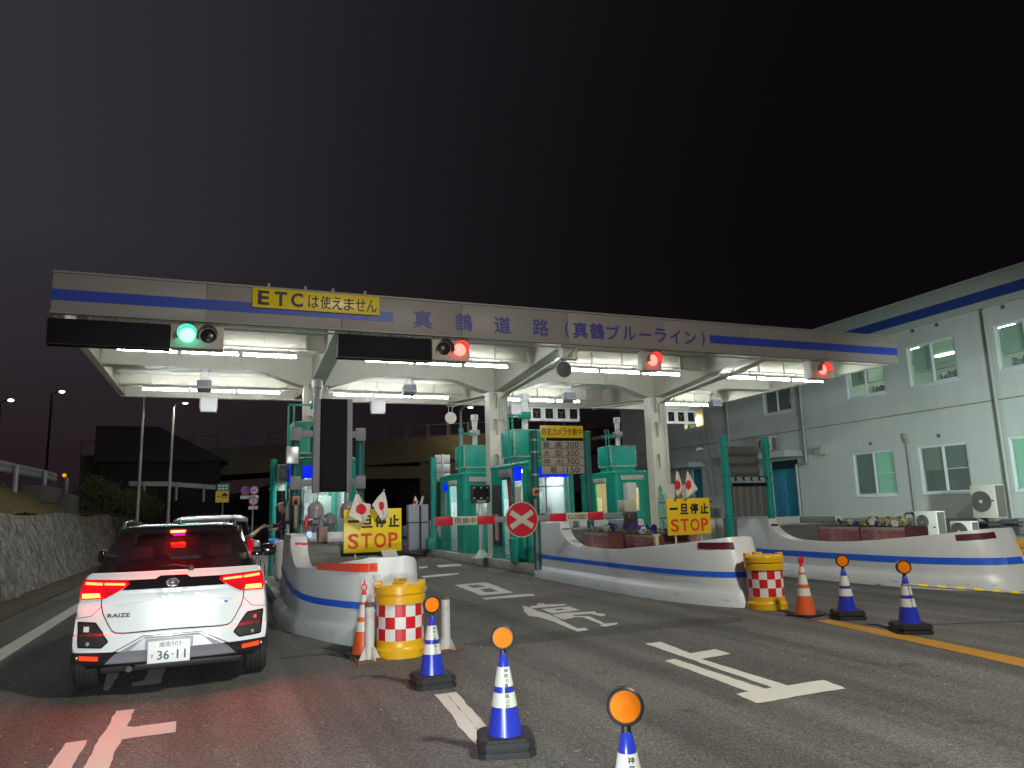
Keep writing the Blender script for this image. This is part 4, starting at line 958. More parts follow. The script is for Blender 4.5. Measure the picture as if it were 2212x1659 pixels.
booth('green toll booth with large lit window right behind the grey fare table', (7.1, 17.1, .24), 'front', lamp_cool, boxoff=(.20, 1.30, .95, 1.0))
booth('closed green toll booth with door, behind the Japanese CLOSED bar left of the middle column', (7.1, 22.4, .24), 'rear', lamp_cool, boxoff=(.25, .65, .95, .95))
booth('green toll booth with a warm lamp inside, left of the right-hand column', (12.62, 22.4, .24), 'rear', lamp_warm, boxoff=(.20, .60, 1.05, .95))
# green litter bin by the booth
t = empty('litter_bin', (6.98, 17.72, .25), 'dented green litter bin below the round X sign', 'bin')
MB().lathe([(.19, 0), (.2, .02), (.23, .55), (.235, .6), (.20, .62), (.19, .75), (.23, .82), (.24, .88), (0, .93)], n=20).build('bin_body', teal_light, t)
t.scale = (.62, 1.0, .95)
# ticket screen on a white post
t = empty('toll_display', (5.98 + 1.2, 21.3, .25), 'dark fare display on a white post between the two green booths', 'display')
p0, p1 = on_y('e', 812, 822, 19.9), on_y('e', 1045, 1045, 19.9); t.location = ((p0.x + p1.x) / 2, 19.9, .24)
cx = t.location.x; w = (p1.x - p0.x) / 2; zb, zt_ = p1.z - .24, p0.z - .24
MB().cyl((0, .05, .05), (0, .05, zb), .065, n=14).lathe([(.2, 0), (.19, .03), (.075, .22)], c=(0, .05, 0), n=14).box(-.25, .25, -.16, .26, 0, .03).build('post', white_clean, t)
MB().prism([(-w * .85, zb), (w * .85, zb), (w, zb + .06), (w, zt_), (-w, zt_), (-w, zb + .06)], (0, 0, 0), UX, UZ, -.12).build('housing', grey_dk, t)
MB().box(-w * .82, w * .82, -.008, .0, zb + .12, zt_ - .05).build('screen', led_black, t)
mb = MB()
for x in (-.75, 0, .7):
    for z in (zb + .15, zt_ - .08): mb.box(x * w - .02, x * w + .025, -.014, -.009, z - .012, z + .012)
mb.build('screen_marks', white_clean, t)
mb = MB(); letters(mb, 'AMANO', (-.13, -.004, zb + .025), UX, UZ, .26, .05, bold=.03); mb.build('lettering', white_clean, t, smooth=False)
# ------------------------------------------------------------------ signs, posts, barrier
def round_post(mb, x, y, z0, z1, r): mb.cyl((x, y, z0), (x, y, z1), r, n=20).lathe([(r + .012, -.02), (r + .012, .02), (0, .035)], n=20, c=(x, y, z1))
# tall vertical panel on two dark green posts, island 1
PYY = 14.9
fr = empty('lane_board', (1.95, PYY, .24), 'tall unlit vertical black panel held between two dark green posts', 'display panel')
a, b = on_y('D', 640.6, 933, PYY), on_y('D', 782, 934, PYY)
mb = MB(); round_post(mb, a.x, PYY + .15, .24, a.z, .085); mb.build('post', teal_dark, fr, world=True)
mb = MB(); round_post(mb, b.x - .01, PYY + .15, .24, b.z, .085); mb.build('post', teal_dark, fr, world=True)
q0, q1 = on_y('D', 693.6, 862, PYY), on_y('D', 746.5, 1062, PYY)
MB().box(q0.x, q1.x, PYY - .08, PYY + .1, q1.z, q0.z, bev=.01).build('panel', led_black, fr, world=True)
fz0, fz1 = q1.z - .02, q0.z + .01
for x0, x1 in ((q0.x - .14, q0.x - .012), (q1.x + .012, q1.x + .12)): MB().box(x0, x1, PYY - .05, PYY + .09, fz0, fz1, bev=.006).build('frame', grey_pl, fr, world=True)
for v in (186, 795):
    z = on_y('c', 640, v, PYY).z
    mb = MB(); mb.box(a.x - .06, q0.x - .141, PYY - .03, PYY + .05, z - .07, z + .07, bev=.006).build('bracket', grey_pl, fr, world=True); mb = MB(); mb.box(q1.x + .121, b.x + .05, PYY - .03, PYY + .05, z - .07, z + .07, bev=.006).build('bracket', grey_pl, fr, world=True)
    for x in (a.x, b.x - .03): MB().box(x - .10, x + .10, PYY - .045, PYY - .031, z - .13, z + .13, bev=.004).build('clamp_plate', grey_pl, fr, world=True)
p = on_y('c', 460, 455, PYY); MB().box(p.x - .10, p.x + .14, PYY - .12, PYY + .0, p.z - .17, p.z + .17, bev=.02).build('lamp_box', alu, fr, world=True)
# slim camera post + orange intercom
def post_camera(label, k, u, v, y, zpost):
    p = on_y(k, u, v, y); t = empty('camera_post', (p.x, y, .24), label, 'camera')
    MB().box(p.x - .07, p.x + .07, y - .02, y + .03, p.z - .09, p.z + .09, bev=.01).build('plate', mat('orange_plate', (.50, .22, .12), .5), t, world=True)
    MB().cyl((p.x, y - .12, p.z + .01), (p.x, y - .02, p.z), .03, n=14).build('camera', black_pl, t, world=True)
    return t, p
t, p = post_camera('orange camera plate on the dark green post behind the cashier arm side', 'c', 522, 1015, 14.85, 0)
q = on_y('c', 520, 1200, 14.85); MB().box(q.x - .03, q.x + .03, 14.83, 14.86, q.z - .3, q.z + .3, bev=.004).build('strap', mat('worn_orange', (.5, .3, .2), .7, var=.4), t, world=True)
MB().cyl((q.x - .01, 14.87, .24), (q.x - .01, 14.87, p.z), .03, n=10).build('rod', grey_pl, t, world=True)
t['label'] = 'small orange plate camera on the left post of the tall vertical panel'
t, p = post_camera('small camera on an orange plate beside the post of the grey fare table', 'f', 345, 905, 14.9, 0)
q = on_y('f', 355, 1080, 14.9); MB().box(q.x - .025, q.x + .025, 14.94, 14.97, .24, q.z + .15, bev=.004).build('strap', grey_pl, t, world=True)
# clear domed horn covers
def dome(label, k, u0, u1, v0, v1, y):
    a, b = on_y(k, u0, v0, y), on_y(k, u1, v1, y); r = (b.x - a.x) / 2; c = (a.x + b.x) / 2; h = a.z - b.z
    t = empty('lamp_dome', (c, y, b.z), label, 'lamp', 'rounded lamp domes')
    m = mat('dome_plastic', (.36, .31, .33), .18, var=.04, coat=.6)
    MB().lathe([(r * .86, 0), (r * .98, .02), (r, h * .45)] + [(r * math.cos(x), h * .45 + h * .55 * math.sin(x)) for x in [math.pi / 2 * i / 8 for i in range(1, 9)]], n=24).build('dome', m, t)
    MB().cyl((0, 0, -(b.z - .9)), (0, 0, 0), .05, n=12).box(-r * .5, r * .5, -.1, .1, -.1, -.02, bev=.01).build('stand', grey_pl, t)
dome('rounded grey lamp dome left of the STOP sign with the crossed flags', 'c', 668, 865, 1020, 1235, 13.9)
dome('rounded grey lamp dome touching the left edge of the STOP sign', 'c', 1075, 1250, 1012, 1230, 14.2)
a = on_y('c', 860, 1100, 14.5); t = empty('parking_lamp', (a.x + .12, 14.5, .9), 'small grey hooded lamp between the two rounded domes', 'lamp')
MB().lathe([(.0, .36), (.09, .32), (.14, .2), (.15, .14), (.12, .13), (.10, .1), (.10, -.6)], n=16, c=(0, 0, .35)).build('hood', grey_pl, t)
# brown steel gate machine
a, b = on_y('c', 808, 1340, 12.2), on_y('c', 915, 1659, 12.2)
t = empty('gate_machine', ((a.x + b.x) / 2, 12.3, .68), 'brown steel gate machine box standing in the left prow island', 'gate machine')
MB().box(a.x, b.x, 12.2, 12.5, .68, a.z, bev=.012).build('cabinet', brown_box, t, world=True)
mb = MB(); z = on_y('c', 880, 1560, 12.2).z; mb.box(a.x - .02, b.x + .03, 12.17, 12.195, z - .01, z + .01).cyl((b.x - .01, 12.15, z), (b.x + .06, 12.15, z), .02); mb.build('latch', steel, t, world=True)
MB().cyl(((a.x + b.x) / 2 - .02, 12.35, a.z), ((a.x + b.x) / 2, 12.35, a.z + .18), .04).ball(((a.x + b.x) / 2 + .03, 12.33, a.z + .1), .05).ball(((a.x + b.x) / 2 + .12, 12.36, a.z + .06), .04).build('head', grey_pl, t, world=True)
MB().box(a.x - .022, a.x - .004, 12.2, 12.24, .72, a.z - .35).build('reflective_strip', bar_red, t, world=True)
# red/white rod
a, b = on_y('c', 655, 1180, 12.4), on_y('c', 640, 1400, 12.4)
t = empty('marker_rod', (b.x, 12.4, .7), 'thin red pennant rod beside the brown gate machine', 'marker')
MB().cyl((b.x, 12.4, .7), (a.x, 12.4, a.z), .008).build('rod', grey_pl, t, world=True)
MB().ball((a.x, 12.4, a.z - .14), .035, sz=(1, .5, 3.6)).build('pennant', bar_red, t, world=True)
MB().box(b.x + .02, b.x + .1, 12.38, 12.42, 1.2, 1.3, bev=.02).build('lamp', mat('pale_blue_lamp', (.3, .4, .8), .3, emit=(.3, .45, 1), es=1.2), t, world=True)
# red and white cabinet inside the island
t = empty('kiosk', (1.75, 13.4, .24), 'red and white panelled cabinet behind the left prow island', 'cabinet')
mb = MB().box(1.45, 2.05, 13.3, 13.7, .24, 1.25, bev=.01); mb.build('cabinet', mat('maroon_cabinet', (.13, .035, .05), .5), t, world=True)
mb = MB()
for i in range(3): mb.box(1.5 + i * .19, 1.62 + i * .19, 13.28, 13.298, 1.0, 1.22)
mb.build('panel', bar_red, t, world=True)
MB().box(2.1, 2.5, 13.4, 13.75, .24, .9, bev=.01).build('side_case', white_clean, t, world=True)
# STOP signs
def stop_sign(label, k, c, y, flags=None, board=yellow_sign, posts=(.2, .8), zfloor=.70):
    tl, tr, br, bl = [on_y(k, u, v, y) for u, v in c]
    x0, x1 = (tl.x + bl.x) / 2, (tr.x + br.x) / 2; z1, z0 = (tl.z + tr.z) / 2, (bl.z + br.z) / 2; w, h = x1 - x0, z1 - z0
    t = empty('stop_sign', ((x0 + x1) / 2, y, zfloor), label, 'stop sign', 'yellow STOP signs')
    MB().box(x0, x1, y - .02, y + .012, z0, z1, bev=.003).build('panel', board, t, world=True)
    mb = MB(); yy = y - .0205
    for i, ch in enumerate('一旦停止'):
        ww, hh = .18 * w, .27 * h; zz = z0 + .575 * h
        if ch == '一': letters(mb, ch, (x0 + .07 * w, yy, zz + .12 * h), UX, UZ, ww, .05 * h, bold=.05)
        else: letters(mb, ch, (x0 + (.07 + i * .235) * w, yy, zz), UX, UZ, ww, hh, bold=.05)
    mb.build('lettering', sign_black, t, world=True, smooth=False)
    mb = MB(); x = x0 + .065 * w
    for ch, f in (('S', .19), ('T', .19), ('O', .215), ('P', .17)):
        letters(mb, ch, (x, yy, z0 + .09 * h), UX, UZ, f * w, .35 * h, bold=.022); x += (f + .035) * w
    mb.build('lettering', sign_red, t, world=True, smooth=False)
    for q in posts: MB().cyl((x0 + q * w, y + .035, zfloor), (x0 + q * w, y + .035, z1 - .05), .02, n=10).build('post', post_white, t, world=True)
    return t, x0, x1, z0, z1
tS1, x0, x1, z0, z1 = stop_sign('yellow STOP sign above the left prow island, half covered by two flags', 'c', [(1120, 1125), (1838, 1110), (1828, 1650), (1113, 1659)], 11.4, zfloor=.70)
MB().cyl((x0 + .1, 11.5, .7), (x0 + .1, 11.5, z1 + .02), .025).build('brace', post_white, tS1, world=True)
tS2, X0, X1, Z0, Z1 = stop_sign('yellow STOP sign in front of the right-hand column above the middle island', 'g', [(65, 833), (600, 822), (630, 1270), (93, 1290)], 11.6, board=yellow_sign2, zfloor=.66)
mb = MB()
for z in (.10, .52):
    mb.box(X0 - .11, X0 + .02, 11.62, 11.64, Z1 - z * (Z1 - Z0) * 1.0 - .012, Z1 - z * (Z1 - Z0) + .006); mb.box(X1 - .02, X1 + .10, 11.62, 11.64, Z1 - z * (Z1 - Z0) - .012, Z1 - z * (Z1 - Z0) + .006)
mb.build('batten', black_pl, tS2, world=True)
# national flags
flag_w = mat('flag_cloth', (.66, .62, .55), .85, var=.06); flag_r = mat('flag_disc', (.60, .015, .03), .8, var=.1); stick = mat('flag_stick', (.5, .36, .16), .6)
def flag2(label, k, tip, root, left, right, dc, dr, y):
    """left/right: matching edge points from top to bottom; the disc is a round patch of the cloth"""
    T_ = on_y(k, *tip, y); Rt = on_y(k, *root, y); t = empty('flag', Rt, label, 'flag', 'small flags with a red disc')
    MB().cyl(Rt + Vector((0, .012, 0)), T_ + Vector((0, .012, 0)), .006, n=6).ball(T_ + Vector((0, .012, .008)), .014).build('pole', stick, t, world=True)
    def ev(L, s):
        s *= len(L) - 1; i = min(int(s), len(L) - 2); f = s - i; return (L[i][0] * (1 - f) + L[i + 1][0] * f, L[i][1] * (1 - f) + L[i + 1][1] * f)
    n = 26; mb = MB(); rows = []; px = []
    for j in range(n + 1):
        l, r = ev(left, j / n), ev(right, j / n); row = []
        for i in range(n + 1):
            u, v = l[0] + (r[0] - l[0]) * i / n, l[1] + (r[1] - l[1]) * i / n; px.append((u, v))
            row.append(on_y(k, u, v, y - .02 - .022 * math.sin(i / n * 9 + j / n * 2) * (.3 + j / n)))
        rows.append(row)
    mb.grid(rows); 
    for idx, f in enumerate(mb.bm.faces):
        i, j = idx % n, idx // n; u = (px[j * (n + 1) + i][0] + px[(j + 1) * (n + 1) + i + 1][0]) / 2; v = (px[j * (n + 1) + i][1] + px[(j + 1) * (n + 1) + i + 1][1]) / 2
        if ((u - dc[0]) / dr[0]) ** 2 + ((v - dc[1]) / dr[1]) ** 2 < 1: f.material_index = 1
    mb.build('cloth', [flag_w, flag_r], t, world=True, ang=3)
flag2('small flag with red disc hanging over the first characters of the left STOP sign', 'c', (1278, 910), (1445, 1130), [(1262, 940), (1225, 1060), (1178, 1200), (1376, 1300)], [(1300, 930), (1350, 1040), (1455, 1060), (1440, 1140), (1378, 1302)], (1335, 1122), (66, 66), 11.28)
flag2('small flag with red disc leaning right over the left STOP sign', 'c', (1620, 890), (1450, 1120), [(1600, 905), (1530, 985), (1472, 1065), (1540, 1180), (1590, 1270)], [(1625, 905), (1650, 1000), (1665, 1100), (1678, 1210), (1592, 1272)], (1588, 1080), (34, 58), 11.30)
flag2('faded folded flag, left of the pair over the right STOP sign', 'g', (205, 490), (290, 830), [(195, 500), (188, 620), (190, 740), (215, 815)], [(225, 500), (262, 620), (275, 730), (222, 818)], (210, 665), (42, 62), 11.5)
flag2('small flag with clear red disc, right of the pair over the right STOP sign', 'g', (340, 490), (300, 830), [(330, 500), (318, 600), (315, 720), (330, 830)], [(350, 500), (400, 600), (470, 715), (335, 832)], (350, 662), (34, 60), 11.52)
flag2('far small flag with red disc before the overpass pier', 'c', (2008, 962), (2050, 1100), [(2000, 965), (1985, 1020), (1970, 1085)], [(2015, 965), (2045, 1040), (1990, 1098)], (2000, 1037), (18, 20), 25.9)
flag2('far white flag leaning right before the overpass pier', 'c', (2110, 960), (2050, 1100), [(2095, 960), (2070, 1020), (2052, 1075)], [(2115, 962), (2095, 1060), (2060, 1085)], (2110, 1080), (5, 5), 25.92)
a, b = on_y('c', 1928, 1065, 26.2), on_y('c', 2172, 1240, 26.2)
t = empty('cabinet', ((a.x + b.x) / 2, 26.4, .24), 'light grey box with a dark band behind the far small flags', 'cabinet')
MB().box(a.x, b.x, 26.2, 26.6, .24, a.z, bev=.02).build('case', mat('pale_grey', (.42, .43, .50), .5), t, world=True)
MB().box(a.x - .01, b.x + .01, 26.18, 26.62, 1.18, 1.22).cyl((a.x + .38, 26.05, .24), (a.x + .38, 26.05, a.z - .02), .035).build('band', grey_dk, t, world=True)
# fare table on two dark posts
y = 15.0; f0, f1 = on_y('f', 405, 265, y), on_y('f', 950, 688, y); t = empty('fare_table', ((f0.x + f1.x) / 2, y, .24), 'grey fare table listing 200 300 700 150 under a yellow strip', 'fare board')
x0, x1, z1, z0 = f0.x, f1.x - .0, (f0.z + on_y('f', 940, 275, y).z) / 2, (f1.z + on_y('f', 420, 683, y).z) / 2; h = (z1 - z0) / 4; w = x1 - x0
mb = MB()
for i in range(4): mb.box(x0, x1, y - .02, y + .01, z0 + i * h + .006, z0 + (i + 1) * h - .006, bev=.002)
mb.build('panel', fare_panel, t, world=True)
mb = MB().box(x0 + .49 * w - .006, x0 + .49 * w + .006, y - .023, y - .021, z0, z1)
for i in range(5): mb.box(x0, x1, y - .0235, y - .0205, z0 + i * h - .005, z0 + i * h + .005)
rowsT = (('普', '通', '200'), ('大', '型', '300'), ('特', '大', '700'), (None, '軽', '150'))
for i, (p_, q_, n_) in enumerate(rowsT):
    zz = z0 + (3 - i) * h + .14 * h
    if p_: letters(mb, p_, (x0 + .045 * w, y - .022, zz), UX, UZ, .15 * w, .72 * h, bold=.01); letters(mb, q_, (x0 + .32 * w, y - .022, zz), UX, UZ, .15 * w, .72 * h, bold=.01)
    else: letters(mb, q_, (x0 + .20 * w, y - .022, zz), UX, UZ, .15 * w, .74 * h, bold=.01)
    letters(mb, n_, (x0 + .58 * w, y - .022, zz), UX, UZ, .30 * w, .72 * h, bold=.005)
letters(mb, '円', (x0 + .90 * w, y - .022, z0 + 3.55 * h), UX, UZ, .07 * w, .3 * h)
mb.build('lettering', fare_ink, t, world=True, smooth=False)
g0, g1 = on_y('f', 395, 80, y), on_y('f', 930, 240, y); zt_ = (g0.z + on_y('f', 930, 88, y).z) / 2; zb_ = (g1.z + on_y('f', 395, 230, y).z) / 2
MB().box(g0.x, g1.x, y - .03, y + .0, zb_, zt_, bev=.003).build('yellow_strip', yellow_sign2, t, world=True)
mb = MB(); ww = (g1.x - g0.x)
for i, ch in enumerate('防犯カメラ作動中'): letters(mb, ch, (g0.x + ww * (.035 + i * .119), y - .032, zb_ + .22 * (zt_ - zb_)), UX, UZ, ww * .10, (zt_ - zb_) * .56, bold=.008)
mb.build('lettering', sign_black, t, world=True, smooth=False)
for u, vt in ((320, 160), (975, 165)):
    p_ = on_y('f', u, vt, y + .12); mb = MB(); round_post(mb, p_.x, y + .12, .24, p_.z, .082)
    mb.build('post', teal_dark, t, world=True)
mb = MB(); xx = on_y('f', 320, 160, y + .12).x
for z in (z1 + .02, z1 - .25, z0 + .0): mb.lathe([(.086, -.02), (.092, -.02), (.092, .02), (.086, .02)], n=20, c=(xx, y + .12, z))
mb.build('clamp', steel, t, world=True)
# back-lit far fare board, island 1 back
y = 17.9; a, b = on_y('c', 290, 565, y + .0), on_y('c', 485, 890, y)
t = empty('fare_table', (b.x, y, .24), 'pale fare table seen edge on behind the left light green post', 'fare board')
MB().box(a.x, b.x + .3, y, y + .03, b.z, a.z, bev=.004).build('panel', mat('far_panel', (.5, .5, .45), .6), t, world=True)
mb = MB(); hh = (a.z - b.z) / 4
for i, ch in enumerate(('普', '大', '特')): letters(mb, ch, (a.x + .05, y - .002, b.z + (3 - i) * hh + .04), UX, UZ, .16, hh * .66, bold=.01)
letters(mb, '軽', (a.x + .24, y - .002, b.z + .04), UX, UZ, .14, hh * .66, bold=.01)
for i in range(1, 4): mb.box(a.x, b.x + .3, y - .003, y - .001, b.z + i * hh - .004, b.z + i * hh + .004)
mb.build('lettering', fare_ink, t, world=True, smooth=False)
p_ = on_y('c', 250, 515, y); mb = MB(); round_post(mb, p_.x, y, .24, p_.z, .075)
for v in (590, 870): mb.lathe([(.08, -.03), (.10, -.03), (.10, .03), (.08, .03)], n=18, c=(p_.x, y, on_y('c', 250, v, y).z))
mb.build('post', teal_post, t, world=True)
# light green post with flared foot at far end of the middle island
p_ = on_y('e', 335, 485, 25.9); t = empty('sign_post', (p_.x, 25.9, .24), 'light green post with flared foot left of the closed booth', 'post')
mb = MB(); round_post(mb, p_.x, 25.9, .24, p_.z, .11); mb.lathe([(.2, 0), (.19, .05), (.115, .35)], n=18, c=(p_.x, 25.9, .6)).box(p_.x - .25, p_.x + .3, 25.7, 26.2, .24, .62, bev=.01); mb.build('post', teal_post, t, world=True)
a, b = on_y('e', 358, 442, 26.3), on_y('e', 548, 780, 26.3)
mb = MB(); 
for i in range(3):
    zz = b.z + (a.z - b.z) / 3 * i; mb.box(a.x, b.x, 26.3, 26.33, zz + .01, zz + (a.z - b.z) / 3 - .01, bev=.004)
mb.box((a.x + b.x) / 2 - .04, (a.x + b.x) / 2 + .04, 26.26, 26.298, b.z - .1, a.z + .02); mb.build('board_back', alu, t, world=True)
# two green posts with backs of sign boards, island 3
y = 13.7; t = empty('sign_rack', (11.2, y, .2), 'backs of grey lane boards between two green posts before the office', 'sign')
L_, R_2 = on_y('g', 778, 50, y), on_y('g', 1297, 66, y)
for p_ in (L_, R_2):
    mb = MB(); mb.cyl((p_.x, y, .2), (p_.x, y, p_.z), .088, n=20)
    for v in (185, 530, 665, 1030): mb.lathe([(.09, -.025), (.112, -.025), (.112, .025), (.09, .025)], n=20, c=(p_.x, y, on_y('g', 800, v, y).z))
    mb.build('post', teal_post, t, world=True)
a, b = on_y('g', 828, 178, y), on_y('g', 1250, 556, y)
bk = mat('board_back', (.13, .13, .125), .55, metal=.2, var=.1)
mb = MB(); n = 18; h = (a.z - b.z) / 3
for i in range(3):
    z0 = b.z + i * h; rows = []
    for j in range(7):
        q = j / 6; rows.append([(a.x + .02, y + .06 - .06 * math.sin(q * math.pi), z0 + .01 + q * (h - .02)), (b.x, y + .06 - .06 * math.sin(q * math.pi), z0 + .01 + q * (h - .02))])
    mb.grid(rows)
mb.box(a.x, b.x, y + .07, y + .09, b.z, a.z); mb.build('panel', bk, t, world=True)
MB().box(b.x - .06, b.x + .1, y + .0, y + .03, b.z - .02, b.z + .02).box(b.x - .08, b.x - .04, y - .02, y + .02, b.z + h * 1.3, b.z + h * 1.7).build('bracket', teal_dark, t, world=True)
a, b = on_y('g', 885, 640, y), on_y('g', 1335, 1045, y)
mb = MB(); rows = []; n = 40
for zz in (b.z, a.z): rows.append([(a.x + (b.x - a.x) * i / n, y - .02 - .03 * max(0, math.sin(i / n * 2 * math.pi * 5)), zz) for i in range(n + 1)])
mb.grid(rows); mb.box(a.x, b.x, y + .0, y + .02, b.z, a.z); mb.build('corrugated_panel', bk, t, world=True, ang=.9)
mb = MB().box(a.x - .02, b.x + .02, y - .06, y - .03, a.z - .07, a.z + .0)
for i in range(5): mb.box(a.x + .05 + i * .22, a.x + .13 + i * .22, y - .07, y - .03, a.z + .03, a.z + .13, bev=.01)
mb.build('rail', chrome, t, world=True)
# barrier arm with CLOSED boards
y = 13.6
bt = empty('barrier', (8.0, y + .1, .72), 'dark grey barrier post holding a closing bar with CLOSED boards and a round X sign', 'barrier')
a, b = on_y('f', 1480, 1160, y), on_y('f', 1620, 1590, y)
MB().box(a.x, b.x - .01, y - .08, y + .16, .66, a.z, bev=.015).box(a.x - .03, b.x + .12, y - .12, y + .22, .655, .70, bev=.01).box(a.x - .03, a.x + .10, y - .12, y - .081, a.z - .20, a.z - .04, bev=.02).build('post', grey_dk, bt, world=True)
MB().cyl((a.x - .06, y - .07, a.z - .10), (a.x - .01, y - .07, a.z - .10), .06, n=14).ball((a.x - .1, y - .06, a.z - .03), .035).build('hinge', rust, bt, world=True)
c0, c1 = on_y('e', 350, 1255, y), on_y('f', 1440, 1215, y)
za = .5 * (c0.z + c1.z)
MB().box(c0.x + .02, c1.x, y - .05, y - .015, za - .055, za + .055, bev=.006).build('arm', grey_pl, bt, world=True)
def bar(name, k, u0, u1, m, dz=0):
    p0, p1 = on_y(k, u0, 1255 if k == 'e' else 1210, y - .07), on_y(k, u1, 1250 if k == 'e' else 1205, y - .07); zc = za + dz
    return MB().box(p0.x, p1.x - .003, y - .075, y - .055, zc - .082, zc + .082, bev=.002).build(name, m, bt, world=True), p0.x, p1.x, zc
for k, us, txt in (('e', (350, 580, 883, 1100), '閉鎖中'), ('f', (525, 725, 993, 1187), 'CLOSED')):
    bar('red_board', k, us[0], us[1], bar_red); _, xa, xb, zc = bar('lettered_board', k, us[1], us[2], bar_cream); bar('red_board', k, us[2], us[3], bar_red)
    mb = MB(); w = xb - xa
    if txt == 'CLOSED': letters(mb, txt, (xa + .07 * w, y - .0765, zc - .045), UX, UZ, .86 * w, .088, bold=.018)
    else:
        for i, ch in enumerate(txt): letters(mb, ch, (xa + (.08 + i * .30) * w, y - .0765, zc - .055), UX, UZ, .25 * w, .11, bold=.005)
    mb.build('lettering', sign_black, bt, world=True, smooth=False)
c = on_y('e', 1437, 1250, y - .12); r = (on_y('e', 1640, 1250, y).x - on_y('e', 1235, 1250, y).x) / 2 * .98
ds = MB().cyl((c.x, y - .12, c.z), (c.x, y - .10, c.z), r, n=56).build('round_sign', bar_red, bt, world=True)
MB().lathe([(r - .012, -.012), (r + .004, -.012), (r + .004, .014), (r - .012, .014), (r - .012, -.012)], n=56).build('rim', bar_cream, ds).matrix_basis = Matrix.Translation(Vector((c.x, y - .11, c.z)) - bt.location) @ Matrix.Rotation(rad(90), 4, 'X')
mb = MB()
for s in (-1, 1):
    d = Vector((math.cos(s * .56), 0, math.sin(s * .56))); n_ = Vector((-d.z, 0, d.x)) * .052; L2 = r * .80; cc = Vector((c.x, y - (.1215 if s < 0 else .1218), c.z))
    mb._faces([cc - d * L2 - n_, cc + d * L2 - n_, cc + d * L2 + n_, cc - d * L2 + n_], [(0, 1, 2, 3)])
mb.build('cross', bar_cream, ds, world=True, smooth=False)
MB().box(c.x - .03, c.x + .03, y - .098, y - .052, c.z - .2, c.z + .25).build('bracket', steel, ds, world=True)
# road signs beyond the gate
yy = 34; gy = mat('sign_green', (.03, .28, .12), .5); rr_ = mat('ring_red', (.75, .03, .04), .4); bl_ = mat('sign_blue', (.08, .12, .75), .4)
a, b, c_ = on_y('a', 1890, 675, yy), on_y('a', 2000, 735, yy), on_y('a', 1993, 835, yy)
t = empty('road_sign', ((a.x + b.x) / 2, yy, 0), 'green and yellow tunnel warning sign on a thin pole beyond the cars', 'road sign')
MB().box(a.x, b.x, yy - .02, yy, b.z + .005, a.z).build('green_panel', gy, t, world=True); MB().box(a.x - .04, b.x - .02, yy - .02, yy, c_.z, b.z - .005).build('yellow_panel', yellow_sign, t, world=True)
mb = MB(); cx, cz = (a.x + b.x) / 2 + .07, (b.z + c_.z) / 2
mb.prism([(.13 * math.cos(q), .13 * math.sin(q)) for q in [math.pi * i / 12 for i in range(13)]], (cx, yy - .022, cz + .02), UX, UZ, .003).box(cx - .13, cx + .13, yy - .024, yy - .021, cz - .05, cz - .02).box(a.x + .02, a.x + .14, yy - .024, yy - .021, cz - .0, cz + .03)
mb.build('pictogram', sign_black, t, world=True)
mb = MB()
for i in range(2):
    for j in range(3): mb.box(a.x + .05 + j * .14, a.x + .15 + j * .14, yy - .024, yy - .021, b.z + .05 + i * .12, b.z + .13 + i * .12)
mb.build('lettering', white_clean, t, world=True)
MB().cyl(((a.x + b.x) / 2, yy + .02, 0), ((a.x + b.x) / 2, yy + .02, a.z), .03).build('pole', steel, t, world=True)
t = empty('road_sign', (1.25, yy, 0), 'cluster of three round red-rimmed signs with white name plates beside the cashier', 'road sign')
for (u, v, inner, txt) in ((983, 1037, bl_, None), (1105, 1033, white_clean, '60'), (1098, 1190, white_clean, None)):
    S_ = (700 + u / 3.6867, 1650 + v / 3.6867); p_ = on_y('D', S_[0] / 1.8228, S_[1] / 1.8228, yy)
    ds = MB().cyl((p_.x, yy - .02, p_.z), (p_.x, yy, p_.z), .20, n=28).build('disc', rr_, t, world=True)
    MB().cyl((p_.x, yy - .023, p_.z), (p_.x, yy - .0205, p_.z), .145, n=28).build('face', inner, ds, world=True)
    if txt: mb = MB(); letters(mb, txt, (p_.x - .10, yy - .024, p_.z - .07), UX, UZ, .2, .14, bold=.04); mb.build('lettering', bl_, ds, world=True, smooth=False)
    elif inner is bl_: MB().box(-.14, .14, -.003, .0, -.022, .022, T=Matrix.Translation((p_.x, yy - .0235, p_.z)) @ Matrix.Rotation(rad(45), 4, 'Y')).build('bar', rr_, ds, world=True)
    else:
        mb = MB(); mb.box(p_.x - .05, p_.x - .02, yy - .026, yy - .0235, p_.z - .09, p_.z + .07).box(p_.x + .03, p_.x + .05, yy - .026, yy - .0235, p_.z - .09, p_.z + .05).box(p_.x - .05, p_.x + .05, yy - .0262, yy - .0236, p_.z + .04, p_.z + .07); mb.build('pictogram', bl_, ds, world=True)
    MB().box(p_.x - .2, p_.x + .2, yy - .02, yy, p_.z - .36, p_.z - .22).build('name_plate', white_clean, t, world=True)
S_ = (700 + 1090 / 3.6867, 1650 + 1300 / 3.6867); p_ = on_y('D', S_[0] / 1.8228, S_[1] / 1.8228, yy)
MB().cyl((p_.x, yy + .03, 0), (p_.x, yy + .03, 2.7), .03).box(p_.x - .45, p_.x + .2, yy + .005, yy + .03, 2.4, 2.44).build('pole', steel, t, world=True)
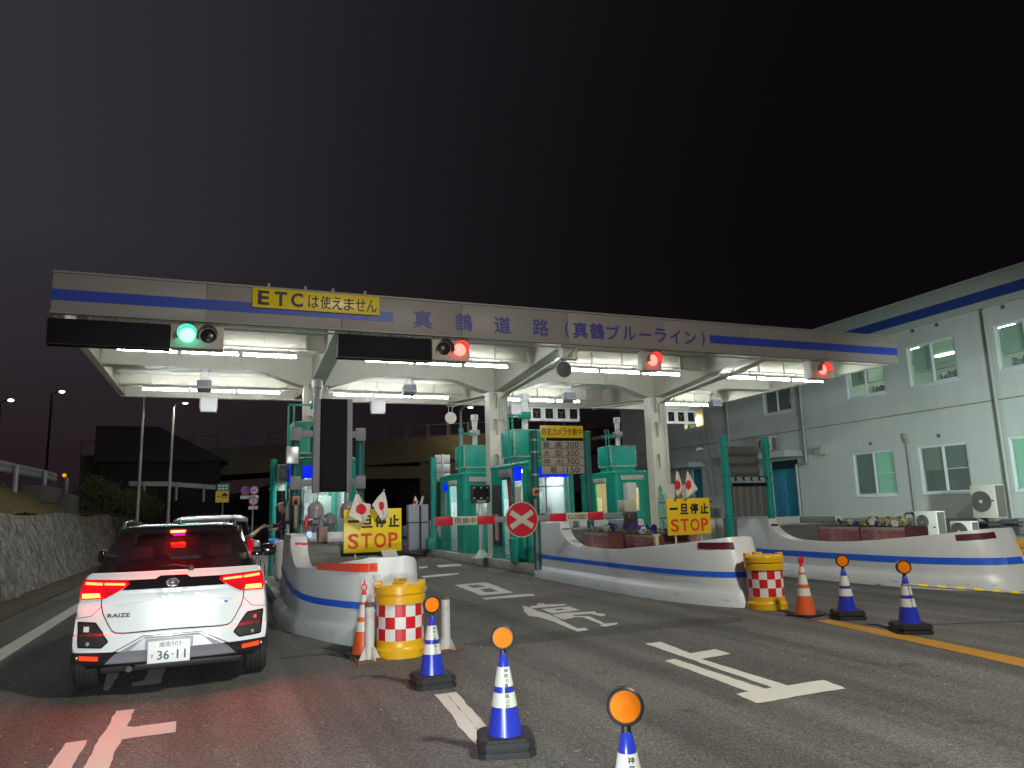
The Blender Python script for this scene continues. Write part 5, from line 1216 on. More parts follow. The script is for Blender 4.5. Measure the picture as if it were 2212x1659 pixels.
# ------------------------------------------------------------------ cones, crash drums, bollards, planters
BLUEG = 'blue cones with round amber reflectors'
def blue_cone(loc, label, weights=2):
    t = empty('traffic_cone', loc, label, 'traffic cone', BLUEG)
    zc = .045 * weights
    mb = MB()
    for i in range(weights):
        z = .055 * i; q = .185 - .004 * i; c = .045
        P = [(-q + c, -q), (q - c, -q), (q, -q + c), (q, q - c), (q - c, q), (-q + c, q), (-q, q - c), (-q, -q + c)]
        mb.prism([(x * 1.0, y) for x, y in P], (0, 0, z + .002), UX, UY, .036); mb.prism([(x * .93, y * .93) for x, y in P], (0, 0, z + .038), UX, UY, .015)
    mb.build('weight', black_rubber, t, ang=.5)
    H = .60; z0 = .03
    MB().lathe([(.15, z0), (.148, z0 + .012), (.122, z0 + .02), (.090, .22), (.0895, .2201)], n=36).build('lower_body', cone_blue, t)
    def r(z): return .126 - (z - .05) * (.126 - .026) / (.60 - .05)
    mb = MB().lathe([(r(.05), .05), (r(.281), .281)], n=36).lathe([(r(.367), .367), (r(.405), .405)], n=36).lathe([(r(.525), .525), (r(.60), .60), (.020, .607), (0, .607)], n=36)
    mb.build('body', cone_blue, t)
    e = .0022
    mb = MB()
    for a, b in ((.281, .367), (.405, .525)): mb.lathe([(r(a), a - .001), (r(a) + e, a), (r(b) + e, b), (r(b), b + .001)], n=36)
    mb.build('sleeve', cone_white, t)
    mb = MB(); zz = .505; th = -math.pi / 2 + .22
    for ch in '神奈川県道路公社':
        rr = r(zz) + .0035; d = Vector((math.cos(th), math.sin(th), 0)); tx = Vector((-d.y, d.x, 0)); sl = Vector((-d.x * .18, -d.y * .18, 1)).normalized()
        letters(mb, ch, d * rr + tx * -.015 + UZ * (zz - .014), tx, sl, .029, .026, bold=.016, depth=.0008); zz -= .0305
    mb.build('lettering', sign_black, t, smooth=False)
    MB().cyl((0, 0, .60), (0, 0, .66), .022, .018, n=14).build('neck', black_pl, t)
    q = MB().lathe([(.070, -.030), (.078, -.026), (.080, .018), (.072, .026), (.067, .026), (.067, .018), (.0, .018)], n=40).build('reflector_housing', black_pl, t)
    q.matrix_basis = Matrix.Translation((0, 0, .71)) @ Matrix.Rotation(rad(90), 4, 'X')
    mb = MB(); n = 24; C = (0, 0, .025); vs = [(.065 * math.cos(2 * math.pi * i / n), .065 * math.sin(2 * math.pi * i / n), .0195) for i in range(n)]
    for i in range(n): mb._faces([vs[i], vs[(i + 1) % n], (0, 0, .0215 + (.002 if (i // 3) % 2 else 0))], [(0, 1, 2)])
    mb.build('lens', amber, q, smooth=False)
    return t
cA = blue_cone((1.83, 6.80, 0), 'blue cone in front of the left red and white drum, second from the left of the row')
cA['label'] = 'blue cone with amber reflector standing just in front of the left chequered drum'
twin(cA, (1.78, 4.80, 0), 'blue cone with amber reflector at the lower end of the double white line', rz=rad(-16))
pC = on_z('D', 1349, 1488 + 20, .74); twin(cA, (pC.x, pC.y, 0), 'nearest blue cone, cut off by the bottom of the picture', rz=rad(-24))
p4 = on_z('D', 1832, 1336, 0); p5 = on_z('D', 1968, 1366, 0)
c4 = twin(cA, (p4.x, p4.y, 0), 'blue cone without visible lettering beside the orange cone on the yellow line', rz=rad(-32), sc=1.05)
for q in [q for q in bpy.data.objects if q.parent == c4 and q.name.startswith('lettering')]: bpy.data.objects.remove(q)
twin(cA, (p5.x, p5.y, 0), 'blue cone holding the end of the yellow and grey bar', rz=rad(-28), sc=1.05)
# yellow-grey bar
s = p5 + Vector((.05, .0, .54)); e = on_y('i', 2212, 425, s.y - .35); e2 = e + (e - s) * .35
t = empty('cone_bar', s, 'yellow and grey striped bar running from the cone to the right edge', 'bar')
L_ = (e2 - s).length; n = int(L_ / .115); mbg, mby = MB(), MB()
for i in range(n):
    (mby if i % 2 else mbg).cyl(s + (e2 - s) * (i / n), s + (e2 - s) * ((i + .998) / n), .017, n=12)
mbg.build('grey_sleeve', mat('bar_grey', (.34, .36, .36), .5), t, world=True); mby.build('yellow_band', yellow_sign, t, world=True)
MB().lathe([(.04, -.012), (.052, 0), (.04, .012)], n=20, c=(p5.x, p5.y, s.z)).build('ring', black_pl, t, world=True)
# orange cones
def orange_cone(loc, label, topm, disc):
    t = empty('traffic_cone', loc, label, 'traffic cone', 'orange cones with white bands')
    mb = MB().box(-.19, .19, -.19, .19, .002, .03, bev=.02); mb.build('weight', black_rubber, t)
    def r(z): return .135 - (z - .03) * (.105) / (.62)
    for nm, m, spans in (('body', cone_orange, ((.03, .27), (.37, .42), (.55, .58))), ('band', cone_white, ((.27, .37), (.42, .55), (.58, .66)))):
        mb = MB()
        for a, b in spans: mb.lathe([(r(a), a), (r(b), b)], n=32)
        mb.build(nm, m, t)
    MB().cyl((0, 0, .655), (0, 0, .70), .03, .018, n=14).build('neck', topm, t)
    if disc: q = MB().lathe([(.05, -.015), (.058, 0), (.05, .015), (0, .018)], n=28).build('top_disc', red_pl, t); q.matrix_basis = Matrix.Translation((0, 0, .74)) @ Matrix.Rotation(rad(90), 4, 'X'); MB().cyl((0, 0, .018), (0, 0, .024), .022, n=16).build('disc_centre', mat('dull_red', (.35, .05, .04), .4), q)
    else:
        q = MB().lathe([(.022, -.01), (.034, -.006), (.034, .006), (.022, .01), (.022, -.01)], n=22).build('top_ring', red_pl, t); q.matrix_basis = Matrix.Translation((0, 0, .735)) @ Matrix.Rotation(rad(90), 4, 'X') @ Matrix.Scale(1.3, 4, (0, 1, 0))
        mb = MB(); mb.cyl((0, 0, .765), (.008, 0, .82), .012, .004, n=8); mb.build('top_spike', red_pl, t)
    return t
orange_cone((1.52, 8.55, 0), 'orange cone with a red ring top squeezed behind the left white bollard', red_pl, False)
pO = on_z('D', 1741, 1330, 0); orange_cone((pO.x, pO.y, 0), 'orange cone with a red disc top beside the right chequered drum', red_pl, True).rotation_euler.z = .2
# chequered crash drums
def drum(loc, label, rz=0.0, src=None, sc=1.0):
    if src: return twin(src, loc, label, rz=rz, sc=sc)
    t = empty('crash_drum', loc, label, 'crash drum', 'yellow crash drums with red and white chequers'); t.rotation_euler.z = rz
    R = .262
    MB().lathe([(R + .03, 0), (R + .032, .08), (R + .012, .10), (R + .004, .12), (R + .004, .175), (R, .18)], n=56).build('lower_body', yellow_pl, t)
    n = 56; k = 14     # 14 columns around
    mb = MB(); mb.lathe([(R, .18), (R, .305), (R, .43), (R, .555)], n=56, mif=lambda i, j: 1 if ((i // 4) + j) % 2 else 0)
    mb.build('chequer_band', [chk_white, chk_red], t, ang=.5)
    MB().lathe([(R, .555), (R + .02, .562), (R + .022, .64), (R + .006, .655), (R + .006, .665), (R + .026, .672), (R + .026, .745), (R + .004, .765), (R - .06, .770), (0, .772)], n=56).build('lid', yellow_pl, t)
    for a0 in (-2.35, -.75, .8, 2.3):
        mb = MB()
        A = [a0 + .55 * i / 8 for i in range(9)]
        for a, b in zip(A, A[1:]):
            P = []
            for rr, zz in ((R + .024, .74), (R + .024, .80), (R - .05, .80), (R - .05, .74)):
                P.append((rr * math.cos(a), rr * math.sin(a), zz))
            for rr, zz in ((R + .024, .74), (R + .024, .80), (R - .05, .80), (R - .05, .74)): P.append((rr * math.cos(b), rr * math.sin(b), zz))
            mb._faces(P, [(0, 1, 5, 4), (1, 2, 6, 5), (2, 3, 7, 6), (0, 3, 2, 1), (4, 5, 6, 7)])
        bmesh.ops.remove_doubles(mb.bm, verts=mb.bm.verts[:], dist=1e-5); mb.build('lid_lug', yellow_pl, t, ang=.8)
    q = MB().box(R + .027, R + .034, -.025, .025, .68, .73, bev=.003).build('label', white_clean, t); q.rotation_euler.z = -.55
    mb = MB()
    for i, ww in enumerate((.8, .5)): mb.box(R + .035, R + .036, -.018 * ww, .018 * ww, .712 - i * .02, .72 - i * .02)
    o = mb.build('label_print', sign_black, q)
    return t
dA = drum((1.90, 8.42, 0), 'yellow crash drum with red and white chequers below the left STOP sign', rz=rad(14))
p = on_z('D', 1680, 1318, 0); drum((p.x + .05, p.y + .28, 0), 'yellow chequered drum at the nose of the middle prow island', rz=rad(6), src=dA, sc=1.0)
p = on_z('D', 2248, 1270, 0); drum((p.x + .05, p.y + .15, 0), 'yellow chequered drum cut by the right edge of the picture', rz=rad(30), src=dA, sc=1.0)
# white bollards on rusty plates
def bollard(loc, label, src=None):
    if src: return twin(src, loc, label)
    t = empty('bollard', loc, label, 'bollard', 'white steel bollards on rusty foot plates')
    MB().lathe([(.05, .02), (.05, .60), (.044, .60), (.044, .57), (0, .57)], n=28).build('pipe', post_white, t)
    MB().box(-.15, .15, -.15, .15, 0, .016, bev=.004).build('foot_plate', rust, t)
    for a in (0, 90, 180, 270):
        q = MB().prism([(.05, .017), (.13, .017), (.052, .16)], (0, -.004, 0), UX, UZ, -.008).build('gusset', post_white, t); q.rotation_euler.z = rad(a + 20)
    MB().lathe([(.051, .56), (.0515, .60), (.043, .602)], n=28).build('top_rim', rust, t)
    return t
bl = bollard((1.52, 8.22, 0), 'white steel bollard between the orange cone and the left chequered drum')
bollard((2.42, 8.38, 0), 'white steel bollard standing right of the left chequered drum', bl).rotation_euler.z = .3

# ---- brick planters with pansies
def planter(loc, L, D, H, label, rz=0.0, endm=maroon_m, flowers='wp', seed=1, front='x'):
    """long brick box; local x = length. brick on the long side, board on the end"""
    t = empty('planter', loc, label, 'planter', 'brick planters with pansies'); t.rotation_euler.z = rz
    mb = MB(); mb.box(-L / 2, L / 2, -D / 2, D / 2, 0, H - .0, bev=.004); mb.build('box', mortar_m, t)
    bh, bw = .062, .16; rows = int(H / bh)
    for s in (-1, 1):
        mb = MB()
        for r in range(rows):
            x = -L / 2 - (.08 if r % 2 else 0)
            while x < L / 2:
                a, b = max(x + .004, -L / 2), min(x + bw - .004, L / 2)
                if b - a > .02: mb.box(a, b, s * D / 2 - (.006 if s > 0 else .010), s * D / 2 + (.010 if s > 0 else .006), r * bh + .004, (r + 1) * bh - .004)
                x += bw
        mb.build('bricks', brick_m, t)
    for s in (-1, 1): MB().box(s * L / 2 - .002, s * L / 2 + .010, -D / 2 - .01, D / 2 + .01, 0, H, T=None).build('end_board', endm, t)
    MB().box(-L / 2 + .03, L / 2 - .03, -D / 2 + .03, D / 2 - .03, H + .001, H + .012).build('soil', soil_m, t)
    rng = random.Random(seed)
    mb = MB()
    for i in range(int(L * 330)):
        x, y = rng.uniform(-L / 2 + .02, L / 2 - .02), rng.uniform(-D / 2 - .01, D / 2 + .01); h = rng.uniform(.0, .09); a = rng.random() * 6.3
        c = Vector((x, y, H + .01 + h)); d = Vector((math.cos(a), math.sin(a), rng.uniform(-.3, .8))) * rng.uniform(.025, .045); n_ = Vector((-math.sin(a), math.cos(a), rng.uniform(-.4, .4))) * rng.uniform(.008, .015)
        mb._faces([c - d, c + n_, c + d, c - n_], [(0, 1, 2, 3)])
    lf = mb.build('foliage', leaf_m, t, smooth=False); lf['kind'] = 'stuff'
    nf = int(L * 9); wh, pu, eye = MB(), MB(), MB()
    for i in range(nf):
        x, y = rng.uniform(-L / 2 + .06, L / 2 - .06), rng.uniform(-D / 2, D / 2); z = H + rng.uniform(.06, .13); r = rng.uniform(.038, .052)
        a = rng.uniform(-2.4, -.4); f = Vector((math.cos(a), math.sin(a), .35)).normalized(); u = f.cross(UZ).normalized(); v = u.cross(f)
        m_ = wh if (rng.random() < (.6 if 'w' in flowers else 0)) else pu
        for q in range(5):
            th = 2 * math.pi * q / 5 + .3; cc = Vector((x, y, z)) + (u * math.cos(th) + v * math.sin(th)) * r * .75 + f * .004 * (q % 2)
            P = [cc + (u * math.cos(w_) + v * math.sin(w_)) * r * .72 + f * .006 * math.cos(2 * w_) for w_ in [2 * math.pi * k_ / 8 for k_ in range(8)]]
            m_._faces(P, [tuple(range(8))])
        eye._faces([Vector((x, y, z)) + (u * math.cos(w_) + v * math.sin(w_)) * r * .38 + f * .012 for w_ in [2 * math.pi * k_ / 8 for k_ in range(8)]], [tuple(range(8))])
    if len(wh.bm.faces): tag(wh.build('white_blossom', petal_w, t, smooth=False), kind='stuff')
    if len(pu.bm.faces): tag(pu.build('purple_blossom', petal_p, t, smooth=False), kind='stuff')
    tag(eye.build('blossom_eye', mat('petal_eye', (.04, .01, .10), .6), t, smooth=False), kind='stuff')
    return t
# middle island: one beside the barrier, one behind the hook
q = on_y('f', 1240, 1380, 12.4); q2 = on_y('f', 1965, 1425, 12.4)
planter((7.37, 13.55, .62), 1.1, .52, .42, 'brick planter with white flowers behind the reflector hook of the middle island', rz=rad(90), seed=3)
planter((7.75, 12.35, .60), 1.2, .62, .40, 'brick planter with purple pansies in front of the dark barrier post', rz=rad(90), flowers='p', seed=5)
planter((8.50, 12.75, .60), .9, .5, .38, 'maroon-ended planter right of the dark barrier post', rz=rad(8), flowers='p', seed=8)
t = empty('fence_post', (7.40, 11.75, .6), 'short cream capped post at the corner of the middle planter', 'post'); MB().box(-.035, .035, -.035, .035, 0, .40, bev=.004).box(-.07, .07, -.05, .05, .40, .43, bev=.01).build('post_body', mat('cream_wood', (.5, .45, .32), .6), t)
# right island: two in line
ya, yb, yc = on_x('D', 1765.6, 1135, 11.6).y, on_x('D', 1857, 1135, 11.6).y, on_x('D', 1956, 1135, 11.6).y
planter((11.875, (ya + yb) / 2, .60), ya - yb - .02, .55, .42, 'faded brick planter with white pansies, the farther one before the office', rz=rad(90), seed=11)
planter((11.875, (yb + yc) / 2, .60), yb - yc - .02, .55, .42, 'faded brick planter with mixed pansies, the nearer one before the office', rz=rad(90), seed=12)
# flower bed at the far right
planter((13.6, 8.9, .0), 1.6, .7, .30, 'planter with white flowers behind the nose of the right prow island', rz=rad(80), seed=14)
# green hose looped on the right column
mb = MB(); hx, hy = 13.5, 21.02; P = []
for k_ in range(3):
    P = [(hx + .06 * k_ + .10 * math.cos(a) * (1 - .1 * k_), hy - .03 - .02 * k_, 1.35 + .55 * math.sin(a)) for a in [2 * math.pi * i / 20 for i in range(21)]]
    mb.tube(P, .014, n=6)
mb.tube([(hx, hy, 1.85), (hx + .03, hy - .04, 2.1), (hx + .05, hy + .04, 2.25)], .018, n=6)
tag(mb.build('hose', mat('green_hose', (.03, .45, .35), .4)), 'looped green hose hanging on the right-hand column', 'hose')
# yellow pipe barricade before the office
def barricade():
    y0, y1 = on_x('6', 1165, 975, 16.2).y, on_x('6', 815, 975, 16.2).y; zt_ = on_x('6', 980, 968, 16.2).z; x = 16.2
    t = empty('pipe_barricade', (x, (y0 + y1) / 2, .15), 'yellow pipe barricade with dark clamps before the office wall', 'barricade')
    mb = MB(); pts = [(x, y0, .15), (x, y0, zt_ - .12)] + [(x, y0 + .12 - .12 * math.cos(a), zt_ - .12 + .12 * math.sin(a)) for a in (.5, 1.0, 1.57)] + [(x, y1 - .12, zt_), (x, y1 - .03, zt_ - .03), (x, y1, zt_ - .12), (x, y1, .15)]
    mb.tube(pts, .022, n=8); mb.build('frame', yellow_pl, t, world=True)
    mb = MB(); n = 7
    for i in range(1, n): mb.cyl((x, y0 + (y1 - y0) * i / n, .2), (x, y0 + (y1 - y0) * i / n, zt_), .012, n=6)
    mb.cyl((x, y0, .2), (x, y1, .2), .015, n=6); mb.build('bars', yellow_pl, t, world=True)
    mb = MB()
    for i in (1, 3, 5, 6): yy = y0 + (y1 - y0) * (i - .4) / n; mb.cyl((x, yy - .05, zt_), (x, yy + .05, zt_), .03, n=8)
    mb.build('clamp', black_pl, t, world=True)
barricade()
# left background: guard rails, shrub, lamp posts
def guard(name_label, P, z_off, posts, hgt=.30):
    t = empty('guard_rail', P[0], name_label, 'guard rail')
    mb = MB(); rows = []
    prof = [(0, 0), (.05, .05), (.05, .10), (0, .15), (.05, .2), (.05, .25), (0, .30)]
    dense = []
    for a, b in zip(P, P[1:]):
        for i in range(6): dense.append(Vector(a) + (Vector(b) - Vector(a)) * i / 6)
    dense.append(Vector(P[-1]))
    mb.grid([[(p.x + q[0], p.y, p.z + q[1] * hgt / .3) for q in prof] for p in dense]); mb.build('beam', guard_m, t, world=True, ang=.5)
    for (x, y, z0, z1) in posts:
        MB().cyl((x, y, z0), (x, y, z1), .065, n=12).build('post', guard_m, t, world=True)
guard('steel guard rail on the bank at the left edge above the stone wall', [(-5.5, 14, 2.85), (-5.5, 20, 2.94), (-5.5, 24, 2.95), (-5.5, 28, 3.0), (-5.7, 31, 3.05), (-6.2, 33.5, 3.05)], 0, [(-5.38, 20.2, 2.3, 3.15), (-5.38, 24.0, 2.4, 3.18), (-5.38, 27.6, 2.5, 3.25), (-5.4, 31.3, 2.4, 3.2), (-5.7, 33.0, 2.3, 3.2)])
guard('pale guard rail crossing behind the two lamp poles', [(-4.3, 40, 3.24), (-2.5, 40, 3.2), (-.4, 40, 3.0)], 0, [(-3.6, 39.95, 2.3, 3.4), (-2.15, 39.95, 2.5, 3.35), (-.9, 39.95, 2.4, 3.2)], hgt=.22)
MB_ = MB().box(-5.7, -5.1, 26.2, 29.0, 2.2, 2.72, bev=.03); tag(MB_.build('concrete_block', mat('dark_concrete', (.10, .095, .09), .9, dirt=.5)), 'dark concrete block at the foot of the left guard rail', 'block')
MB_ = MB().box(-5.3, -4.7, 28.6, 32.0, 1.8, 2.50, bev=.03); tag(MB_.build('concrete_block', mat('dark_concrete', (.10, .095, .09), .9, dirt=.5)), 'low dark concrete enclosure on the bank before the shrub', 'block')
t = empty('delineator', (-5.5, 31.4, 3.3), 'small amber reflector glowing on the left guard rail', 'reflector'); MB().cyl((0, -.02, 0), (0, 0, 0), .07, n=14).build('disc', mat('amber_glow', (1, .4, 0), .3, emit=(1, .35, 0), es=.9), t); MB().cyl((0, .02, -.15), (0, .02, 0), .015, n=6).build('stem', grey_pl, t)
shrub_m = mat('shrub_leaf', (.05, .05, .015), .8, var=.5, scale=3)
def shrub(loc, label, blobs, n, rng):
    t = empty('shrub', loc, label, 'shrub'); mb = MB()
    for i in range(n):
        bx, by, bz, r = rng.choice(blobs); d = Vector((rng.gauss(0, 1), rng.gauss(0, 1), rng.gauss(0, 1))).normalized() * r * rng.random() ** .35
        c = Vector((bx, by, bz)) + Vector((d.x, d.y, abs(d.z) * .9 if bz < .4 else d.z)); a = Vector((rng.gauss(0, 1), rng.gauss(0, 1), rng.gauss(0, 1))).normalized() * .055; b = a.orthogonal().normalized() * .03
        mb._faces([c - a, c + b, c + a, c - b], [(0, 1, 2, 3)])
    mb.build('foliage', shrub_m, t, smooth=False)
    mb = MB()
    for i in range(16):
        bx, by, bz, r = rng.choice(blobs); a = rng.uniform(-.6, .6); mb.cyl((bx * .5, by * .5, 0), (bx + a * .5, by, bz + r * rng.uniform(.8, 1.75)), .02, .005, n=5)
    mb.build('branch', mat('branch', (.07, .05, .03), .9), t)
rg = random.Random(4)
shrub((-4.25, 30.0, 1.9), 'dark round shrub with bare twigs on top, right of the left guard rail', [(-.3, 0, .5, .55), (.2, .3, .55, .6), (.75, 1.0, .4, .5), (-.1, .5, .95, .4), (.3, .6, .8, .35)], 4200, rg)
shrub((-3.6, 36.5, 1.7), 'smaller loose shrub leaning towards the two lamp poles', [(0, 0, .5, .6), (.6, .5, .4, .55), (.1, .4, .9, .4)], 2200, rg)
def lamp_post(loc, h, label, head, lean=0, glow=True):
    t = empty('street_lamp', loc, label, 'street lamp', 'street lamps beyond the gate')
    MB().cyl((0, 0, 0), (lean, 0, h), .07, .05, n=10).build('pole', mat('lamp_pole', (.45, .42, .42), .4, metal=.3), t)
    if head:
        MB().tube([(lean, 0, h - .02), (lean + .06, 0, h + .12), (lean + .2, 0, h + .2), (lean + .35, 0, h + .22)], .035, n=8).build('arm', steel, t)
        MB().ball((lean + .45, 0, h + .21), .16, sz=(1, .6, .32), n=14).build('head', alu, t)
        MB().ball((lean + .45, 0, h + .18), .12, sz=(1, .6, .28), n=12).build('lamp', mat('street_lamp_glow', (1, 1, .8), .4, emit=(1.0, .98, .72), es=14), t)
lamp_post((-2.1, 34, 0), 6.3, 'lit street lamp on a slim pole above the white car', True)
lamp_post((-3.25, 34, 0), 6.9, 'plain slim pole left of the lit street lamp, its top hidden by the canopy', False)
p = on_y('3', 232, 1045, 30); lamp_post((p.x + .1, 30, .24), p.z - .2, 'warm street lamp behind the cream round mirror', True, lean=-.0)
for k_, (u, v, d) in enumerate(((95, 1272, 60), (540, 1198, 60))):
    p = on_y('1', u, v, d); t = empty('street_lamp', (p.x - .6, d, 0), ('far lamp glowing white at the left edge', 'far lamp glowing white on a dark pole left of the canopy end')[k_], 'street lamp', 'far street lamps')
    MB().cyl((0, 0, 0), (0, 0, p.z - .2), .08, n=8).tube([(0, 0, p.z - .25), (.2, 0, p.z - .05), (.5, 0, p.z)], .04, n=6).build('pole', mat('far_pole', (.035, .035, .04), .8), t)
    MB().ball((.6, 0, p.z - .02), .19, sz=(1, .6, .5), n=12).build('lamp', mat('far_glow', (1, 1, .9), .4, emit=(.95, 1.0, .88), es=9), t)
# white cabinet and pipes behind the right STOP sign
a, b = on_y('g', 608, 935, 15.6), on_y('g', 800, 1310, 15.6)
t = empty('cabinet', ((a.x + b.x) / 2, 15.8, .24), 'tall white cabinet between the right STOP sign and the green post', 'cabinet')
MB().box(a.x, b.x, 15.6, 16.1, .24, a.z, bev=.015).build('case', white_p, t, world=True); MB().box(a.x + .18, a.x + .20, 15.585, 15.598, .3, a.z - .04).box(b.x - .25, b.x - .06, 15.57, 15.598, .3, a.z - .02, bev=.01).build('door', mat('pale_green_panel', (.45, .50, .42), .5), t, world=True)
a, b = on_y('g', 250, 650, 16.2), on_y('g', 400, 1400, 16.2)
t = empty('pole', (a.x, 16.2, .24), 'white poles and small boards standing behind the right STOP sign', 'pole')
for u, v in ((290, 660), (225, 1250), (380, 830), (520, 1250)):
    p = on_y('g', u, v, 16.2); MB().cyl((p.x, 16.2, .24), (p.x, 16.2, p.z), .05, n=12).build('tube', white_clean, t, world=True)
p0, p1 = on_y('g', 80, 655, 16.9), on_y('g', 200, 1000, 16.9); MB().box(p0.x, p1.x, 16.9, 16.95, .24, p0.z, bev=.01).build('board', white_clean, t, world=True)
p0, p1 = on_y('f', 1445, 1005, 14.6), on_y('f', 1605, 1150, 14.6)
t = empty('control_box', ((p0.x + p1.x) / 2, 14.7, .7), 'cream control box standing behind the dark barrier post', 'box')
MB().box(p0.x, p1.x, 14.6, 14.9, p1.z, p0.z, bev=.015).build('case', mat('cream_case', (.58, .56, .44), .5), t, world=True); MB().box((p0.x + p1.x) / 2 - .04, (p0.x + p1.x) / 2 + .04, 14.7, 14.8, .7, p1.z - .002).build('stand', grey_pl, t, world=True)
p0 = on_y('f', 1485, 790, 14.9); MB().box(p0.x, p0.x + .24, 14.9, 15.1, on_y('f', 1485, 1000, 14.9).z, p0.z, bev=.01).build('meter', white_clean, t, world=True)
# weeds along the islands and tyre scuffs
mb = MB(); rg = random.Random(21)
for (xa, ya, xb, yb, n) in ((.95, 11.2, 1.5, 9.35, 60), (6.8, 12.5, 7.4, 9.4, 70), (11.15, 10.5, 11.9, 8.7, 40), (-3.66, 8, -3.66, 22, 160)):
    for i in range(n):
        q = rg.random() ** 1.0; x = xa + (xb - xa) * q - .05 + rg.uniform(-.02, .02); y = ya + (yb - ya) * q
        if math.sin(q * 31 + xa) < .25: continue
        for k_ in range(7):
            a = rg.random() * 6.3; h = rg.uniform(.02, .055); p = Vector((x + rg.uniform(-.03, .02), y + rg.uniform(-.03, .03), 0)); d = Vector((math.cos(a), math.sin(a), 0)) * .007
            mb._faces([p - d, p + d, p + Vector((rg.uniform(-.03, .03), rg.uniform(-.03, .03), h))], [(0, 1, 2)])
tag(mb.build('weeds', mat('weed', (.09, .12, .03), .8, var=.5, scale=6), base=False, smooth=False), 'small weeds growing in the joint at the foot of the islands', 'weeds', kind='stuff')
# fallen leaves
mb = MB()
for (k, u, v) in (('h', 555, 938), ('d', 1215, 1350), ('h', 1270, 1452), ('i', 1590, 998), ('d', 1890, 1590), ('h', 1250, 108)):
    c = on_z(k, u, v, .006); a = rg.random() * 6; d = Vector((math.cos(a), math.sin(a), 0)) * .035; e = Vector((-d.y, d.x, 0)) * .4
    mb._faces([c - d, c + e, c + d + UZ * .006, c - e], [(0, 1, 2, 3)])
tag(mb.build('fallen_leaves', mat('dry_leaf', (.35, .25, .10), .8, var=.3), base=False, smooth=False), 'a few dry leaves lying on the asphalt', 'leaves', kind='stuff')
# ------------------------------------------------------------------ the white car
car_white = mat('car_white', (.72, .76, .77), .22, var=.01, coat=.7)
car_black = mat('car_black', (.010, .008, .010), .12, var=.05, coat=.8)
car_glass = mat('car_glass', (.012, .006, .008), .03, var=0, spec=.9, alpha=.55)
cabin_m = mat('cabin_trim', (.16, .15, .15), .8, var=.15)
cabin_glow = mat('cabin_red_glow', (1, .05, .05), .4, emit=(1.0, .0, .012), es=420)
car_trim = mat('car_trim', (.025, .02, .022), .5, var=.1)
skid = mat('skid_plate', (.24, .23, .26), .45, var=.05)
seam_m = mat('panel_gap', (.03, .03, .03), .8, var=0)
tail_lens = mat('tail_lens', (.30, .006, .012), .12, var=.05, emit=(1, .0, .02), es=.35, coat=.5)
tail_bar = mat('tail_bar', (1, .2, .05), .3, emit=(1.0, .004, .001), es=170)
tail_blk = mat('tail_block', (1, .5, .1), .3, emit=(1.0, .0022, .0005), es=420)
stop_l = mat('stop_lamp', (1, .2, .05), .3, emit=(1.0, .0022, .0005), es=500)
refl_r = mat('car_reflector', (.8, .07, .02), .3, var=.1, emit=(1, .07, .01), es=.6)  # own glow imitates headlight thrown back
tyre_m = mat('tyre', (.028, .026, .028), .75, var=.2, bump=.15)
plate_m = mat('number_plate', (.80, .81, .80), .35, var=.02)
plate_ink = mat('plate_ink', (.01, .09, .06), .5, var=.05)
silver_m = mat('silver_rail', (.55, .56, .60), .2, metal=.9, var=.02)
CXc, CYr = -.385, 7.6
car = empty('car', (CXc, CYr, 0), 'white compact SUV with black roof and red rear lamps lit, waiting in the left lane', 'car')
HW = [(.27, .70), (.31, .775), (.36, .80), (.41, .812), (.56, .818), (.72, .808), (.86, .79), (.98, .775), (1.04, .757), (1.065, .735), (1.085, .70)]
YS = [(.26, .12), (.31, .05), (.36, .03), (.41, .0), (.55, .012), (.575, .045), (.88, .052), (.90, .045), (1.0, .065), (1.045, .12), (1.08, .19), (1.44, .44), (1.6, .5)]
def lerp(T, z):
    if z <= T[0][0]: return T[0][1]
    for (a, b), (c, d) in zip(T, T[1:]):
        if z <= c: return b + (d - b) * (z - a) / (c - a)
    return T[-1][1]
def ys(x, z): return .15 * (abs(x) / .82) ** 3.2 + lerp(YS, z)
def skin_panel(poly, t=.004, depth=.02, step=.05, f=ys, res=True):
    """a polygon in the rear-view plane laid on the curved tail of the body, t proud of it"""
    b2 = bmesh.new(); V = [b2.verts.new((p[0], 0, p[1])) for p in poly]; E = [b2.edges.new((V[i], V[(i + 1) % len(V)])) for i in range(len(V))]
    bmesh.ops.triangle_fill(b2, use_beauty=True, edges=E)
    xs = [p[0] for p in poly]; zs = [p[1] for p in poly]
    x = math.floor(min(xs) / step) * step + step
    while x < max(xs): bmesh.ops.bisect_plane(b2, geom=b2.verts[:] + b2.edges[:] + b2.faces[:], plane_co=(x, 0, 0), plane_no=(1, 0, 0), dist=1e-5); x += step
    for z in [q[0] for q in YS] + [min(zs) + i * step for i in range(1, int((max(zs) - min(zs)) / step) + 1)]:
        if min(zs) < z < max(zs): bmesh.ops.bisect_plane(b2, geom=b2.verts[:] + b2.edges[:] + b2.faces[:], plane_co=(0, 0, z), plane_no=(0, 0, 1), dist=1e-5)
    for v in b2.verts: v.co.y = f(v.co.x, v.co.z) - t
    be = [e for e in b2.edges if len(e.link_faces) == 1]
    if depth:
        r = bmesh.ops.extrude_edge_only(b2, edges=be)
        for v in [g for g in r['geom'] if isinstance(g, bmesh.types.BMVert)]: v.co.y += depth
    mb = MB(); mb.bm.free(); mb.bm = b2; return mb
